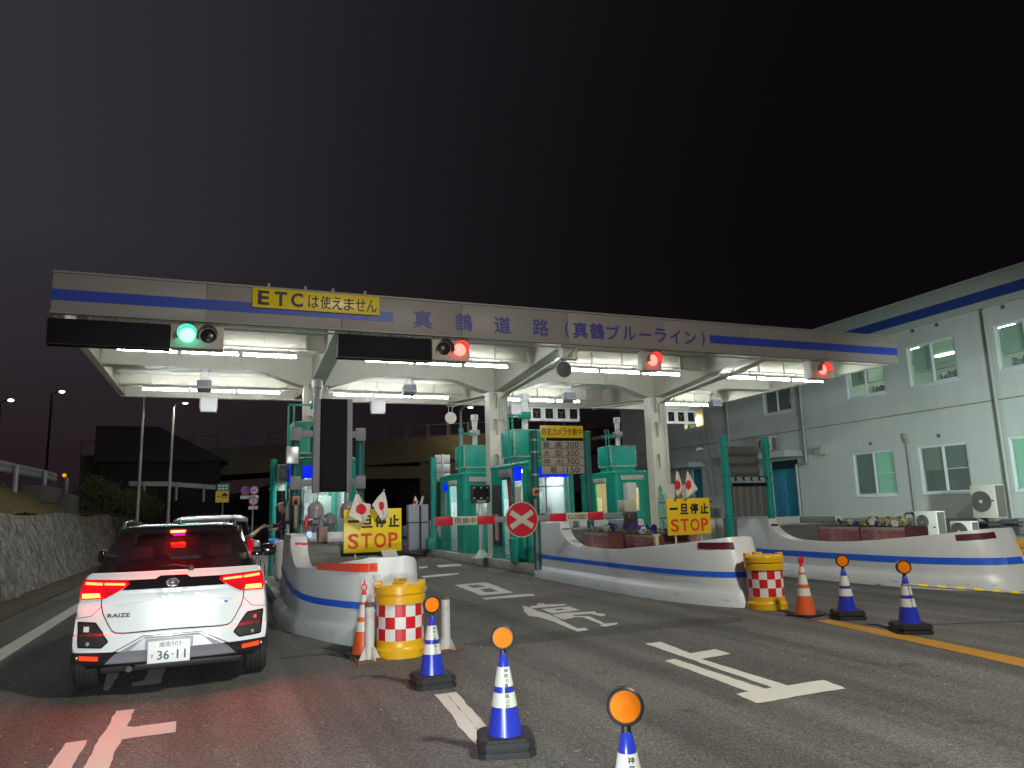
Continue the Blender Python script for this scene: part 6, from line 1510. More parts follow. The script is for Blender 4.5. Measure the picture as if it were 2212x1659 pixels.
def line_panel(pts, w, t=.004, m=None, name='seam', closed=False):
    mb = MB()
    for a, b in zip(pts, pts[1:] + (pts[:1] if closed else [])):
        n = max(1, int(math.dist(a, b) / .04))
        for i in range(n):
            p = (a[0] + (b[0] - a[0]) * i / n, a[1] + (b[1] - a[1]) * i / n); q = (a[0] + (b[0] - a[0]) * (i + 1) / n, a[1] + (b[1] - a[1]) * (i + 1) / n)
            L = math.dist(p, q) or 1; nx, nz = -(q[1] - p[1]) / L * w / 2, (q[0] - p[0]) / L * w / 2
            P = [(p[0] - nx, p[1] - nz), (q[0] - nx, q[1] - nz), (q[0] + nx, q[1] + nz), (p[0] + nx, p[1] + nz)]
            mb._faces([(x, ys(x, z) - t, z) for x, z in P], [(0, 1, 2, 3)])
    return mb.build(name, m, car, smooth=False)
# body: tail face + flanks
hwz = [h for h in HW if h[0] >= .41]
tail = [(w, z) for z, w in hwz] + [(-w, z) for z, w in hwz[::-1]]
mb = skin_panel([(w, z) for z, w in hwz] + [(-w, z) for z, w in hwz[::-1]], t=0, depth=0, step=.06)
ST = [(.28, 1.02), (.45, 1.035), (1.1, 1.035), (2.6, 1.03), (3.3, 1.0), (3.7, .93), (3.85, .82)]
for s in (-1, 1):
    rows = [[(s * w, ys(w, z), z) for z, w in hwz]]
    for y, f in ST: rows.append([(s * w * f, y, z if z < 1.04 or y < 2.6 else z - (y - 2.6) * .12) for z, w in hwz])
    mb.grid(rows)
bmesh.ops.remove_doubles(mb.bm, verts=mb.bm.verts[:], dist=1e-4)
body = mb.build('body', car_white, car, ang=.8)
MB().grid([[(x, y, 1.03 - .10 * max(0, y - 2.9)) for x in (-.78, -.4, 0, .4, .78)] for y in (2.6, 3.0, 3.4, 3.8)]).build('bonnet', car_white, car)
# lower black bumper skirt
hwl = [h for h in HW if h[0] <= .41]
mb = skin_panel([(w, z) for z, w in hwl] + [(-w, z) for z, w in hwl[::-1]], t=-.004, depth=0, step=.06)
for s in (-1, 1):
    rows = [[(s * w, ys(w, z) + .004, z) for z, w in hwl]]
    for y, f in ST: rows.append([(s * w * f * 1.005, y, z) for z, w in hwl])
    mb.grid(rows)
rows = [[(-.70, .12, .27), (.70, .12, .27)], [(-.70, 3.7, .27), (.70, 3.7, .27)]]; mb.grid(rows)
bmesh.ops.remove_doubles(mb.bm, verts=mb.bm.verts[:], dist=1e-4); mb.build('lower_bumper', car_trim, car, ang=.8)
skin_panel([(-.55, .30), (.55, .30), (.47, .385), (.26, .50), (.22, .52), (-.22, .52), (-.26, .50), (-.47, .385)], t=.018, depth=.03).build('skid_plate', skid, car, ang=.5)
skin_panel([(-.34, .415), (.34, .415), (.245, .505), (-.245, .505)], t=.022, depth=.01).build('bumper_insert', mat('pale_insert', (.45, .50, .53), .3), car, ang=.5)
line_panel([(-.81, .412), (-.48, .405), (-.24, .53), (.24, .53), (.48, .405), (.81, .412)], .007, .006, car_trim, 'bumper_edge')
# tailgate seams
hatch = [(-.60, .93), (-.602, .82), (-.585, .74), (-.53, .63), (-.50, .585), (-.47, .568), (-.40, .562), (0, .57), (.40, .562), (.47, .568), (.50, .585), (.53, .63), (.585, .74), (.602, .82), (.60, .93)]
line_panel(hatch, .009, .0025, seam_m, 'seam')
line_panel([(-.47, .80), (-.2, .835), (.2, .835), (.5, .80)], .005, .0022, mat('crease_shade', (.50, .51, .52), .3), 'crease_shade')  # grey strip paints the shade line of the tailgate crease
for s in (-1, 1):
    line_panel([(s * .812, .70), (s * .68, .72), (s * .60, .80)], .005, .0022, seam_m, 'seam')
    P = [(s * x, z) for x, z in ((.785, .672), (.64, .660), (.525, .50), (.575, .452), (.765, .462))]
    skin_panel(P, t=.004, depth=.0).build('vent_pod', car_trim, car)
    line_panel(P, .012, .008, car_black, 'pod_edge', closed=True)
    q = skin_panel([(s * .735, .585), (s * .69, .585), (s * .69, .632), (s * .735, .632)] if s < 0 else [(.70, .60), (.725, .60), (.725, .63), (.70, .63)], t=.012, depth=.01).build('pod_lamp', lens_clear if s < 0 else refl_r, car)
    MB().ball((s * .69, ys(.69, .48) - .006, .485), .018, sz=(1, .5, 1)).build('sensor', grey_pl, car)
    skin_panel([(s * .755, .345), (s * .60, .335), (s * .60, .372), (s * .755, .387)], t=.016, depth=.02).build('reflector', refl_r, car)
    MB().ball((s * .775, ys(.775, .36) - .01, .365), .02, sz=(.7, .5, 1)).build('reflector_trim', silver_m, car)
    # lamp cluster
    L = [(s * .765, 1.038), (s * .40, 1.022), (s * .375, .985), (s * .46, .93), (s * .57, .868), (s * .778, .862), (s * .79, .92)]
    tl = skin_panel(L, t=.014, depth=.03).build('tail_lamp', tail_lens, car, ang=.5)
    for a, b in ((.745, .60), (.585, .415)): skin_panel([(s * a, 1.018 if a > .7 else 1.006), (s * b, 1.006 if a > .7 else .996), (s * b, .984 if a > .7 else .976), (s * a, .996 if a > .7 else .986)], t=.019, depth=.004).build('light_bar', tail_bar, tl)
    skin_panel([(s * .765, .918), (s * .62, .918), (s * .61, .880), (s * .765, .876)], t=.019, depth=.004).build('brake_block', tail_blk, tl)
    # flank trims: wheel arches
    mb = MB(); wy = .72
    for a0, a1 in ((0, math.pi),):
        R = [(.42 * math.cos(a), .36 * math.sin(a)) for a in [math.pi * i / 14 for i in range(15)]]; R2 = [(x * .86, z * .86) for x, z in R]
        for yy in (wy, 3.15):
            rows = [[(s * .842, yy + x, .28 + z) for x, z in R], [(s * .848, yy + x * .97, .28 + z * .97) for x, z in R], [(s * .843, yy + x, .28 + z) for x, z in R2]]
            mb.grid(rows)
    mb.build('wheel_arch', car_trim, car, ang=1)
# black band with emblem
skin_panel([(-.43, 1.020), (.43, 1.020), (.38, .985), (.44, .935), (-.44, .935), (-.38, .985)], t=.010, depth=.02).build('tail_band', car_black, car)
o = skin_panel([(-.13, 1.045), (.09, 1.045), (.13, 1.02), (-.17, 1.02)], t=.013, depth=.02).build('emblem_base', car_black, car)
q = MB().lathe([(.040, 0), (.046, .004), (.052, .004), (.056, 0)], n=28).build('emblem', chrome, o); q.matrix_basis = Matrix.Translation((-.02, ys(.02, .985) - .02, .985)) @ Matrix.Rotation(rad(95), 4, 'X') @ Matrix.Scale(.72, 4, (0, 1, 0))
q2 = MB().lathe([(.014, 0), (.02, .004), (.024, 0)], n=20).build('emblem_ring', chrome, q); q2.scale = (.9, 2.0, 1)
q3 = MB().lathe([(.02, 0), (.026, .004), (.03, 0)], n=20).build('emblem_ring', chrome, q); q3.location = (0, .018, 0); q3.scale = (1.5, .6, 1)
# handle recess with plate lamp
skin_panel([(-.17, .932), (.115, .932), (.055, .852), (.03, .845), (-.085, .845), (-.11, .852)], t=.006, depth=0).build('handle_recess', mat('recess_white', (.60, .62, .62), .35), car)
skin_panel([(-.10, .925), (.06, .925), (.045, .90), (-.09, .90)], t=.010, depth=.004).build('plate_lamp', mat('plate_lamp_glow', (1, 1, 1), .4, emit=(.9, 1, 1), es=2.2), car)
# badges
mb = MB(); letters(mb, 'RAIZE', (-.545, ys(.45, .72) - .004, .700), UX, UZ, .185, .035, bold=.02); 
for v in mb.bm.verts: v.co.y = ys(v.co.x, v.co.z) - .005
mb.build('badge', car_trim, car, smooth=False)
mb = MB().box(.385, .425, ys(.42, .78) - .006, ys(.42, .78) + .01, .768, .786).build('badge', silver_m, car); MB().box(.43, .46, ys(.45, .78) - .006, ys(.45, .78) + .01, .770, .788).build('badge', blue_band, car)
# number plate
pl = MB().box(-.195, .155, -.045, -.03, .292, .482, bev=.004).build('number_plate', plate_m, car)
MB().box(-.215, .175, -.038, .02, .42, .50, bev=.004).build('plate_bracket', mat('plate_bracket', (.33, .36, .40), .35), car)
mb = MB(); yy = -.0465
letters(mb, '湘', (-.105, yy, .426), UX, UZ, .046, .046); letters(mb, '南', (-.052, yy, .426), UX, UZ, .046, .046); letters(mb, '503', (.0, yy, .432), UX, UZ, .078, .038)
letters(mb, 'す', (-.170, yy, .335), UX, UZ, .030, .036); letters(mb, '36', (-.115, yy, .320), UX, UZ, .098, .078, bold=.012); letters(mb, '-', (-.002, yy, .358), UX, UZ, .022, .007, bold=.0); letters(mb, '1', (.045, yy, .322), UX, UZ, .014, .076, bold=.0); letters(mb, '1', (.105, yy, .322), UX, UZ, .014, .076)
mb.box(.050, .056, yy - .0005, yy, .322, .396).box(.110, .116, yy - .0005, yy, .322, .396)
mb.build('plate_lettering', plate_ink, pl, smooth=False)
mb = MB().cyl((-.125, -.052, .452), (-.125, -.046, .452), .012, n=14).cyl((.10, -.049, .462), (.10, -.046, .462), .006, n=10); mb.build('plate_seal', white_clean, pl)
# glasshouse
def rrect(y0, y1, hw, z, r, n=6):
    P = []
    for cx, cy, a0 in ((hw - r, y0 + r, -90), (hw - r, y1 - r, 0), (-hw + r, y1 - r, 90), (-hw + r, y0 + r, 180)):
        for i in range(n + 1): a = rad(a0 + 90 * i / n); P.append((cx + r * math.cos(a), cy + r * math.sin(a), z))
    return P
lv = [(1.072, .24, 3.05, .70, .12), (1.09, .25, 2.98, .692, .13), (1.26, .345, 2.70, .635, .13), (1.43, .47, 2.42, .550, .13)]
mb = MB(); mb.grid([rrect(y0, y1, hw, z, r) for z, y0, y1, hw, r in lv], close=True); mb.build('glasshouse', car_glass, car, ang=.9)
lv = [(1.425, .44, 2.45, .555, .13), (1.45, .40, 2.42, .553, .14), (1.475, .42, 2.38, .535, .14), (1.497, .50, 2.30, .50, .14), (1.512, .62, 2.15, .44, .12), (1.519, .80, 1.95, .34, .1)]
mb = MB(); mb.grid([rrect(y0, y1, hw, z, r) for z, y0, y1, hw, r in lv], close=True); mb._faces(rrect(.8, 1.95, .34, 1.519, .1), [tuple(range(28))]); mb.build('roof', car_black, car, ang=.9)
# rear window: body-coloured belt and dark glass
wp = [(-.695, 1.088), (.695, 1.088), (.66, 1.14), (.545, 1.42), (.50, 1.437), (-.50, 1.437), (-.545, 1.42), (-.66, 1.14)]
def yw(x, z): return .215 + (z - 1.085) * .68 + .10 * (abs(x) / .7) ** 4
skin_panel(wp, t=.016, depth=.05, f=yw).build('rear_window', car_glass, car, ang=.5)
sp = MB(); rows = []
for x in [-.52 + 1.04 * i / 16 for i in range(17)]:
    c = 1 - (abs(x) / .56) ** 4 * .25; rows.append([(x, .50, 1.44 + .03 * c), (x, .335 + .09 * (abs(x) / .52) ** 3, 1.445 + .02 * c), (x, .315 + .09 * (abs(x) / .52) ** 3, 1.435), (x, .335 + .09 * (abs(x) / .52) ** 3, 1.424), (x, .50, 1.420)])
sp.grid(rows); sp.build('spoiler', car_black, car, ang=.9)
MB().box(-.075, .055, .303, .33, 1.428, 1.450, bev=.004).build('stop_lamp', stop_l, car)
mb = MB().tube([(.12, .205, 1.105), (-.02, .235, 1.128), (-.17, .24, 1.122)], .009, n=6).ball((.125, .205, 1.10), .024); mb.box(.10, .15, .17, .22, 1.075, 1.11, bev=.01); mb.build('wiper', car_trim, car)
for s in (-1, 1):
    mb = MB().tube([(s * .50, .52, 1.490), (s * .505, .60, 1.528), (s * .505, 1.2, 1.545), (s * .49, 2.0, 1.52), (s * .48, 2.15, 1.49)], .016, n=8); mb.build('roof_rail', silver_m, car)
mb = MB()
for x in [-.4 + .8 * i / 1 for i in range(2)]: pass
rows = [[(-.44 + .88 * i / 12, .45 + .015 * (i - 6) ** 2 / 36, 1.487 + .004 * (1 - (i - 6) ** 2 / 36)) for i in range(13)], [(-.44 + .88 * i / 12, .50 + .015 * (i - 6) ** 2 / 36, 1.499 + .005 * (1 - (i - 6) ** 2 / 36)) for i in range(13)]]
mb.grid(rows); mb.build('roof_glint', silver_m, car)  # silver strip stands in for tube reflections along the black roof edge
MB().lathe([(.02, 0), (.012, .03), (0, .05)], n=10, c=(-.01, .62, 1.51)).build('antenna', car_black, car)
# cabin seen through the rear window
MB().box(-.64, .64, .45, 3.0, .86, .90).box(-.60, .60, .95, 1.12, .90, 1.14, bev=.04).box(-.50, .50, .5, .9, .90, 1.0, bev=.03).build('cabin', cabin_m, car)
for s in (-.38, .38):
    MB().box(s - .12, s + .12, .98, 1.08, 1.15, 1.30, bev=.04).box(s - .22, s + .22, 1.9, 2.05, .9, 1.16, bev=.05).box(s - .11, s + .11, 1.93, 2.02, 1.17, 1.34, bev=.04).build('seat', cabin_m, car)
MB().box(-.06, .04, .50, .52, 1.40, 1.415).build('cabin_red_glow', cabin_glow, car)  # added strip whose red glow tints the cabin and rear window
# wheels
for s in (-1, 1):
    for wy in (.74, 3.15):
        w = empty('wheel', (s * .745, wy, .318)); w.parent = car
        hw = .098; R = .318; prof = [(R - .10, -hw), (R - .03, -hw - .004), (R - .006, -hw + .018), (R, -hw + .03)]
        for g in (-.045, -.005, .035): prof += [(R, g - .002), (R - .010, g), (R - .010, g + .008), (R, g + .010)]
        prof += [(R, hw - .03), (R - .006, hw - .018), (R - .03, hw + .004), (R - .10, hw)]
        ty = MB().lathe(prof, n=56).build('tyre', tyre_m, w, ang=.5); ty.rotation_euler = (0, rad(90), 0)
        rm = MB().lathe([(0, -.03), (.05, -.05), (.06, -.06), (.19, -.075), (.215, -.09), (.215, .09), (0, .09)], n=28).build('rim', silver_m, w); rm.rotation_euler = (0, rad(-90 * s), 0)
# under body
mb = MB().box(-.62, .62, .35, .55, .17, .27, bev=.03).cyl((-.35, .10, .24), (-.35, .6, .22), .028, n=12).box(.30, .60, .60, .86, .16, .26, bev=.03).cyl((-.65, .74, .25), (.65, .74, .25), .03); mb.build('underbody', car_trim, car)
# door mirror
m_ = MB(); m_.box(.82, 1.00, 1.66, 1.76, 1.105, 1.245, bev=.045, seg=4).box(.72, .84, 1.68, 1.73, 1.11, 1.16, bev=.01); m_.build('door_mirror', car_black, car, ang=.9)
m_ = MB(); m_.box(-.87, -.78, 1.66, 1.76, 1.105, 1.245, bev=.045, seg=4).box(-.84, -.72, 1.68, 1.73, 1.11, 1.16, bev=.01); m_.build('door_mirror', car_black, car, ang=.9)
mb = MB(); mb.box(.848, .862, 1.0, 1.16, .84, .87, bev=.006); mb.build('door_handle', car_white, car)
for yy in (1.25, 2.25):
    for s in (-1, 1): MB().box(s * .8475 - .006, s * .8475 + .006, yy, yy + .01, .42, 1.03).build('door_seam', seam_m, car)

# ------------------------------------------------------------------ silver car ahead
c2 = empty('car', (-.17, 13.2, 0), 'silver car ahead of the white SUV, stopped at the cashier window, mostly hidden', 'car')
sil = mat('silver_paint', (.52, .53, .56), .25, metal=.4, var=.02, coat=.5)
lv = [(.25, .05, 3.5, .66, .15), (.35, 0, 3.55, .72, .18), (.6, 0, 3.55, .735, .2), (.9, .02, 3.5, .73, .2), (.98, .04, 3.2, .72, .2)]
mb = MB(); mb.grid([rrect(y0, y1, hw, z, r) for z, y0, y1, hw, r in lv], close=True); mb._faces(rrect(.04, 3.2, .72, .98, .2), [tuple(range(28))]); mb.build('body', sil, c2, ang=.9)
lv = [(.97, .05, 2.9, .71, .15), (1.2, .10, 2.6, .655, .16), (1.5, .18, 2.3, .58, .16)]
mb = MB(); mb.grid([rrect(y0, y1, hw, z, r) for z, y0, y1, hw, r in lv], close=True); mb.build('glasshouse', car_glass, c2, ang=.9)
lv = [(1.495, .10, 2.35, .585, .16), (1.54, .06, 2.3, .575, .18), (1.575, .12, 2.25, .53, .18), (1.60, .3, 2.1, .44, .16), (1.61, .5, 1.9, .3, .1)]
mb = MB(); mb.grid([rrect(y0, y1, hw, z, r) for z, y0, y1, hw, r in lv], close=True); mb._faces(rrect(.5, 1.9, .3, 1.61, .1), [tuple(range(28))]); mb.build('roof', sil, c2, ang=.9)
for s in (-1, 1):
    MB().box(s * .62 - .05, s * .62 + .05, -.02, .06, .78, 1.2, bev=.02).build('tail_lamp', tail_lens, c2)
    MB().box(s * .80 - .07, s * .80 + .07, 2.0, 2.1, .98, 1.12, bev=.03).build('door_mirror', sil, c2)
    for wy in (.62, 2.9):
        ty = MB().lathe([(.15, -.08), (.26, -.085), (.28, -.06), (.28, .06), (.26, .085), (.15, .08)], n=32).build('wheel', tyre_m, c2); ty.location = (s * .64, wy, .28); ty.rotation_euler = (0, rad(90), 0)
# ------------------------------------------------------------------ office building at the right
BX = 22.0; K = 1.1
def by(y): return y * K
def bz(z): return HCAM + (z - HCAM) * K
bd = empty('office_building', (BX + 4, 22, 0), 'two-storey pale green-grey office building with blue roof band at the right', 'building')
Y0, Y1 = 2.0, 37.8
wins = []   # y0,y1,z0,z1,style
U0, U1, L0, L1 = bz(4.95), bz(6.25), bz(1.64), bz(3.10)
wins += [(by(14.84), by(16.48), U0, U1, 'office'), (by(17.41), by(19.0), U0, U1, 'office'), (by(12.0), by(13.62), U0, U1, 'office'), (by(9.4), by(11.0), U0, U1, 'office'),
         (by(21.70), by(23.25), U0, U1, 'dark'), (by(27.2), by(28.75), U0, U1, 'half'),
         (by(17.41), by(19.06), L0, L1, 'blindA'), (by(14.88), by(16.50), L0, L1, 'blindB'), (by(12.0), by(13.66), L0, L1, 'blindC'), (by(9.4), by(11.0), L0, L1, 'blindA')]
doors = [(by(21.65), by(23.15), bz(.94), bz(3.1)), (by(27.65), by(28.35), bz(.94), bz(3.1))]
mb = MB()
holes = [(a - Y0, b - Y0, c, d) for a, b, c, d, s in wins] + [(a - Y0, b - Y0, c, d) for a, b, c, d in doors]
ztop = bz(6.80)
wall_open(mb, (BX, Y0, 0), UY, UZ, UX, Y1 - Y0, ztop, holes, .22)
mb.box(BX, BX + 9, Y1 + .002, Y1 + .2, 0, ztop).box(BX + .225, BX + 9, Y0, Y0 + .2, 0, ztop).box(BX + 8.8, BX + 9, Y0 + .21, Y1, 0, ztop)
mb.build('wall', bld_wall, bd, world=True, smooth=False)
mb = MB().box(BX - .12, BX + 9.1, Y0 - .1, Y1 + .3, ztop + .002, bz(7.66), bev=.02).box(BX - .14, BX + .2, Y0 - .1, Y1 + .32, bz(7.66) + .002, bz(7.70) + .04); mb.build('roof', bld_trim, bd, world=True)
MB().box(BX - .126, BX - .121, Y0 - .1, Y1 + .3, bz(6.99), bz(7.29)).build('roof_band', bld_blue, bd, world=True)
MB().box(BX - .006, BX - .001, Y0, Y1, bz(4.17) - .018, bz(4.17) + .018).build('floor_joint', joint_m, bd, world=True)
MB().box(BX - .30, BX - .002, Y0, Y1, 0, bz(.94) - .01, bev=.01).box(BX - 2.2, BX - .31, Y0, 17.5, 0, .42, bev=.02).build('plinth', concrete_d, bd, world=True)
MB().box(BX + .23, BX + 8.7, Y0 + .2, Y1 - .1, bz(4.2), bz(4.2) + .15).build('floor', room_w, bd, world=True)
# lit office room upstairs
mb = MB().box(BX + .24, BX + 6.0, Y0 + .22, 21.9, U1 + .38, U1 + .42); mb.build('ceiling', ceil_g, bd, world=True)
mb = MB().box(BX + 6.0, BX + 6.05, Y0 + .22, 21.9, bz(4.2) + .16, U1 + .37).box(BX + .24, BX + 5.99, 21.9, 21.95, bz(4.2) + .16, U1 + .37); mb.build('inner_wall', room_w, bd, world=True)
lampm = mat('office_lamp', (1, 1, 1), .4, emit=(.85, 1.0, .92), es=20)
for y in (8, 12.5, 16.2, 19.8):
    MB().box(BX + 1.8, BX + 2.0, y - .6, y + .6, U1 + .33, U1 + .36).build('office_lamp', lampm, bd, world=True); MB().box(BX + 4.2, BX + 4.4, y - .6, y + .6, U1 + .33, U1 + .36).build('office_lamp', lampm, bd, world=True)
rng = random.Random(9)
filec = [mat('file_%d' % i, c, .6) for i, c in enumerate(((.10, .12, .12), (.25, .28, .27), (.55, .56, .52), (.06, .10, .22), (.04, .04, .045)))]
for wi, (a, b, c, d, st) in enumerate(wins):
    w = b - a; m = (a + b) / 2
    fr = MB()
    for (q0, q1, r0, r1) in ((a, b, c, c + .05), (a, b, d - .04, d), (a, a + .04, c + .051, d - .041), (b - .04, b, c + .051, d - .041)): fr.box(BX + .02, BX + .09, q0, q1, r0, r1)
    # two sliding sashes
    fr.box(BX + .035, BX + .065, m - .03, m + .03, c + .05, d - .04)
    f = fr.build('window_frame', win_alu, bd, world=True)
    sash = MB()
    for q0, q1, xx in ((a + .04, m - .03, .045), (m + .03, b - .04, .07)):
        sash.box(BX + xx, BX + xx + .02, q0, q0 + .03, c + .05, d - .04).box(BX + xx, BX + xx + .02, q1 - .03, q1, c + .05, d - .04)
        sash.box(BX + xx, BX + xx + .02, q0, q1, c + .05, c + .10).box(BX + xx, BX + xx + .02, q0, q1, d - .07, d - .04)
        if st in ('blindA', 'blindB') and (q0 < m): sash.box(BX + xx, BX + xx + .02, q0, q1, (c + d) / 2 - .01, (c + d) / 2 + .01)
    sash.build('sash', win_alu, f, world=True)
    MB().box(BX + .055, BX + .062, a + .04, b - .04, c + .06, d - .05).build('pane', glass_m, f, world=True)
    MB().box(BX - .03, BX + .1, a - .03, b + .03, c - .035, c - .002, bev=.004).build('sill', win_alu, f, world=True)
    if st == 'office':
        MB().box(BX + .25, BX + .26, m + .05, b - .05, c + (d - c) * .38, d - .06).build('blind', mat('roller_blind', (.22, .42, .30), .7, alpha=.85), f, world=True)
        MB().box(BX + .25, BX + .262, a + .05, b - .05, c + (d - c) * (.36 if wi else .34), c + (d - c) * (.36 if wi else .34) + .02).build('blind_rail', grey_dk, f, world=True)
        y = a + .08
        groups = [MB() for _ in filec]
        while y < m + (.0 if wi != 2 else .7):
            t_ = rng.uniform(.02, .06); h_ = rng.uniform(.28, .42); groups[rng.randrange(5)].box(BX + .35, BX + .55, y, y + t_ - .004, c - .02, c - .02 + h_); y += t_
        g = [q.build('files', filec[i], f, world=True) for i, q in enumerate(groups) if len(q.bm.faces)]
        MB().box(BX + .30, BX + .8, a, b, c - .06, c - .03).build('shelf', grey_pl, f, world=True)
        MB().box(BX + .6, BX + .9, m + .2, m + .5, c - .02, c + .16, bev=.01).box(BX + .7, BX + .72, m + .25, m + .5, c + .17, c + .42).build('desk_things', papers, f, world=True)
    elif st == 'dark':
        MB().box(BX + .5, BX + .52, a - .3, b + .3, c - .3, d + .2).build('dim_room', room_dark, f, world=True); MB().box(BX + .3, BX + .32, a + .12, a + .45, c + .35, c + .8).build('paper', papers, f, world=True)
    elif st == 'half':
        MB().box(BX + .5, BX + .52, a - .3, b + .3, c - .3, d + .2).build('blind', room_w, f, world=True); MB().box(BX + .42, BX + .44, m + .1, m + .4, c + .35, c + .6).build('lamp', lamp_warm, f, world=True)
    else:
        lit_g = mat('lit_green_blind', (.15, .42, .27), .7, emit=(.16, .50, .33), es=.22)  # blind glows by itself in place of a lit room behind
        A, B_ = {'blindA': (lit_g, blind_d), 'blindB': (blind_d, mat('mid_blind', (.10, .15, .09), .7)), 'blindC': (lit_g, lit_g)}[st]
        if st == 'blindB':
            MB().box(BX + .16, BX + .17, a + .04, m, (c + d) / 2, d - .04).build('blind', A, f, world=True); MB().box(BX + .16, BX + .17, m, b - .04, (c + d) / 2 - .02, d - .04).build('blind', B_, f, world=True)
            MB().box(BX + .6, BX + .62, a - .3, b + .3, c - .3, d + .2).build('dim_room', room_dark, f, world=True)
        else:
            MB().box(BX + .16, BX + .17, m, b - .04, c + .05, d - .04).build('blind', B_, f, world=True); MB().box(BX + .16, BX + .17, a + .04, m, c + .05, d - .04).build('blind', A, f, world=True)
# doors
for i, (a, b, c, d) in enumerate(doors):
    mb = MB(); m = (a + b) / 2
    if i == 0: mb.box(BX + .06, BX + .10, a + .01, m - .004, c, d - .36, bev=.004).box(BX + .06, BX + .10, m + .004, b - .01, c, d - .36, bev=.004)
    else: mb.box(BX + .06, BX + .10, a + .01, b - .01, c, d - .02)
    dr = mb.build('door', door_blue, bd, world=True)
    if i == 0:
        MB().box(BX + .07, BX + .11, a, b, d - .355, d).build('transom', mat('dark_blue', (.01, .05, .08), .5), dr, world=True)
        MB().box(BX + .02, BX + .058, m + .04, m + .10, c + .9, c + 1.0, bev=.01).build('handle', chrome, dr, world=True)
        mb = MB()
        for q0, q1 in ((a + .12, m - .15), (m + .15, b - .12)):
            for k_ in range(9): mb.box(BX + .045, BX + .058, q0, q1, c + .12 + k_ * .035, c + .14 + k_ * .035)
        mb.build('louvre', door_blue, dr, world=True)
MB().box(BX - 1.0, BX - .002, by(21.3), by(24.6), bz(3.18), bz(3.42), bev=.02).build('door_canopy', bld_trim, bd, world=True)
MB().box(BX - 1.0, BX - .002, by(27.3), by(30.2), bz(3.18), bz(3.40), bev=.02).build('door_canopy', bld_trim, bd, world=True)
MB().box(BX - 1.3, BX + .4, Y1 + .31, Y1 + 1.6, bz(5.2), bz(5.35)).build('end_canopy', bld_trim, bd, world=True)
# pipes
def pipe(pts, r=.055):
    mb = MB().tube([(BX - .09, by(y), bz(z)) for y, z in pts], r, n=12)
    for (y, z), (y2, z2) in zip(pts, pts[1:]):
        if abs(z - z2) > 1.2:
            for f in (.2, .55, .85): zz = z + (z2 - z) * f; mb.lathe([(r + .008, -.015), (r + .008, .015)], n=12, c=(BX - .09, by(y + (y2 - y) * f), bz(zz)))
    mb.build('drain_pipe', pipe_m, bd, world=True)
pipe([(13.78, 6.75), (13.78, .9)]); pipe([(21.12, 6.75), (21.12, 2.95), (21.66, 2.88), (21.66, 1.0)]); pipe([(25.45, 6.75), (25.45, 1.0)], .045)
mb = MB().tube([(BX - .05, by(16.82), bz(3.3)), (BX - .05, by(16.82), bz(1.0))], .028, n=8).box(BX - .1, BX - .002, by(16.82) - .09, by(16.82) + .09, bz(3.26), bz(3.56), bev=.01)
mb.build('conduit', pipe_m, bd, world=True)
mb = MB()
for y, z in ((13.26, 6.70), (15.3, 6.70), (16.14, 6.71), (18.25, 3.37), (15.72, 3.37), (10.5, 6.7)): mb.cyl((BX - .03, by(y), bz(z)), (BX - .001, by(y), bz(z)), .065, n=16)
mb.build('vent_cap', mat('vent_cap', (.10, .15, .18), .5), bd, world=True)
for y in (20.37, 26.0):
    mb = MB().prism([(0, 0), (.32, 0), (.32, .30), (.18, .30), (.06, .2)], (BX - .32, by(y) - .14, bz(3.17)), UX, UZ, -.3); mb.build('vent_hood', pipe_m, bd, world=True)
MB().box(BX - .3, BX - .002, by(27.4), by(27.6), bz(3.95), bz(4.05), bev=.01).ball((BX - .3, by(27.5), bz(3.95)), .07).build('security_camera', white_clean, bd, world=True)
# ladder
t = empty('ladder', (BX - .3, by(26.8), .3), 'thin rusty ladder leaning on the shaded end of the office wall', 'ladder')
A, B_, C_, D_ = [on_x('4', u, v, BX - .25) for u, v in ((590, 905), (648, 905), (780, 1659), (735, 1659))]
mb = MB().cyl(A, D_, .022, n=8).cyl(B_, C_, .022, n=8)
for i in range(1, 12): mb.cyl(A + (D_ - A) * i / 12, B_ + (C_ - B_) * i / 12, .014, n=6)
mb.build('rails', mat('ladder_rust', (.33, .24, .17), .7, var=.2), t, world=True)
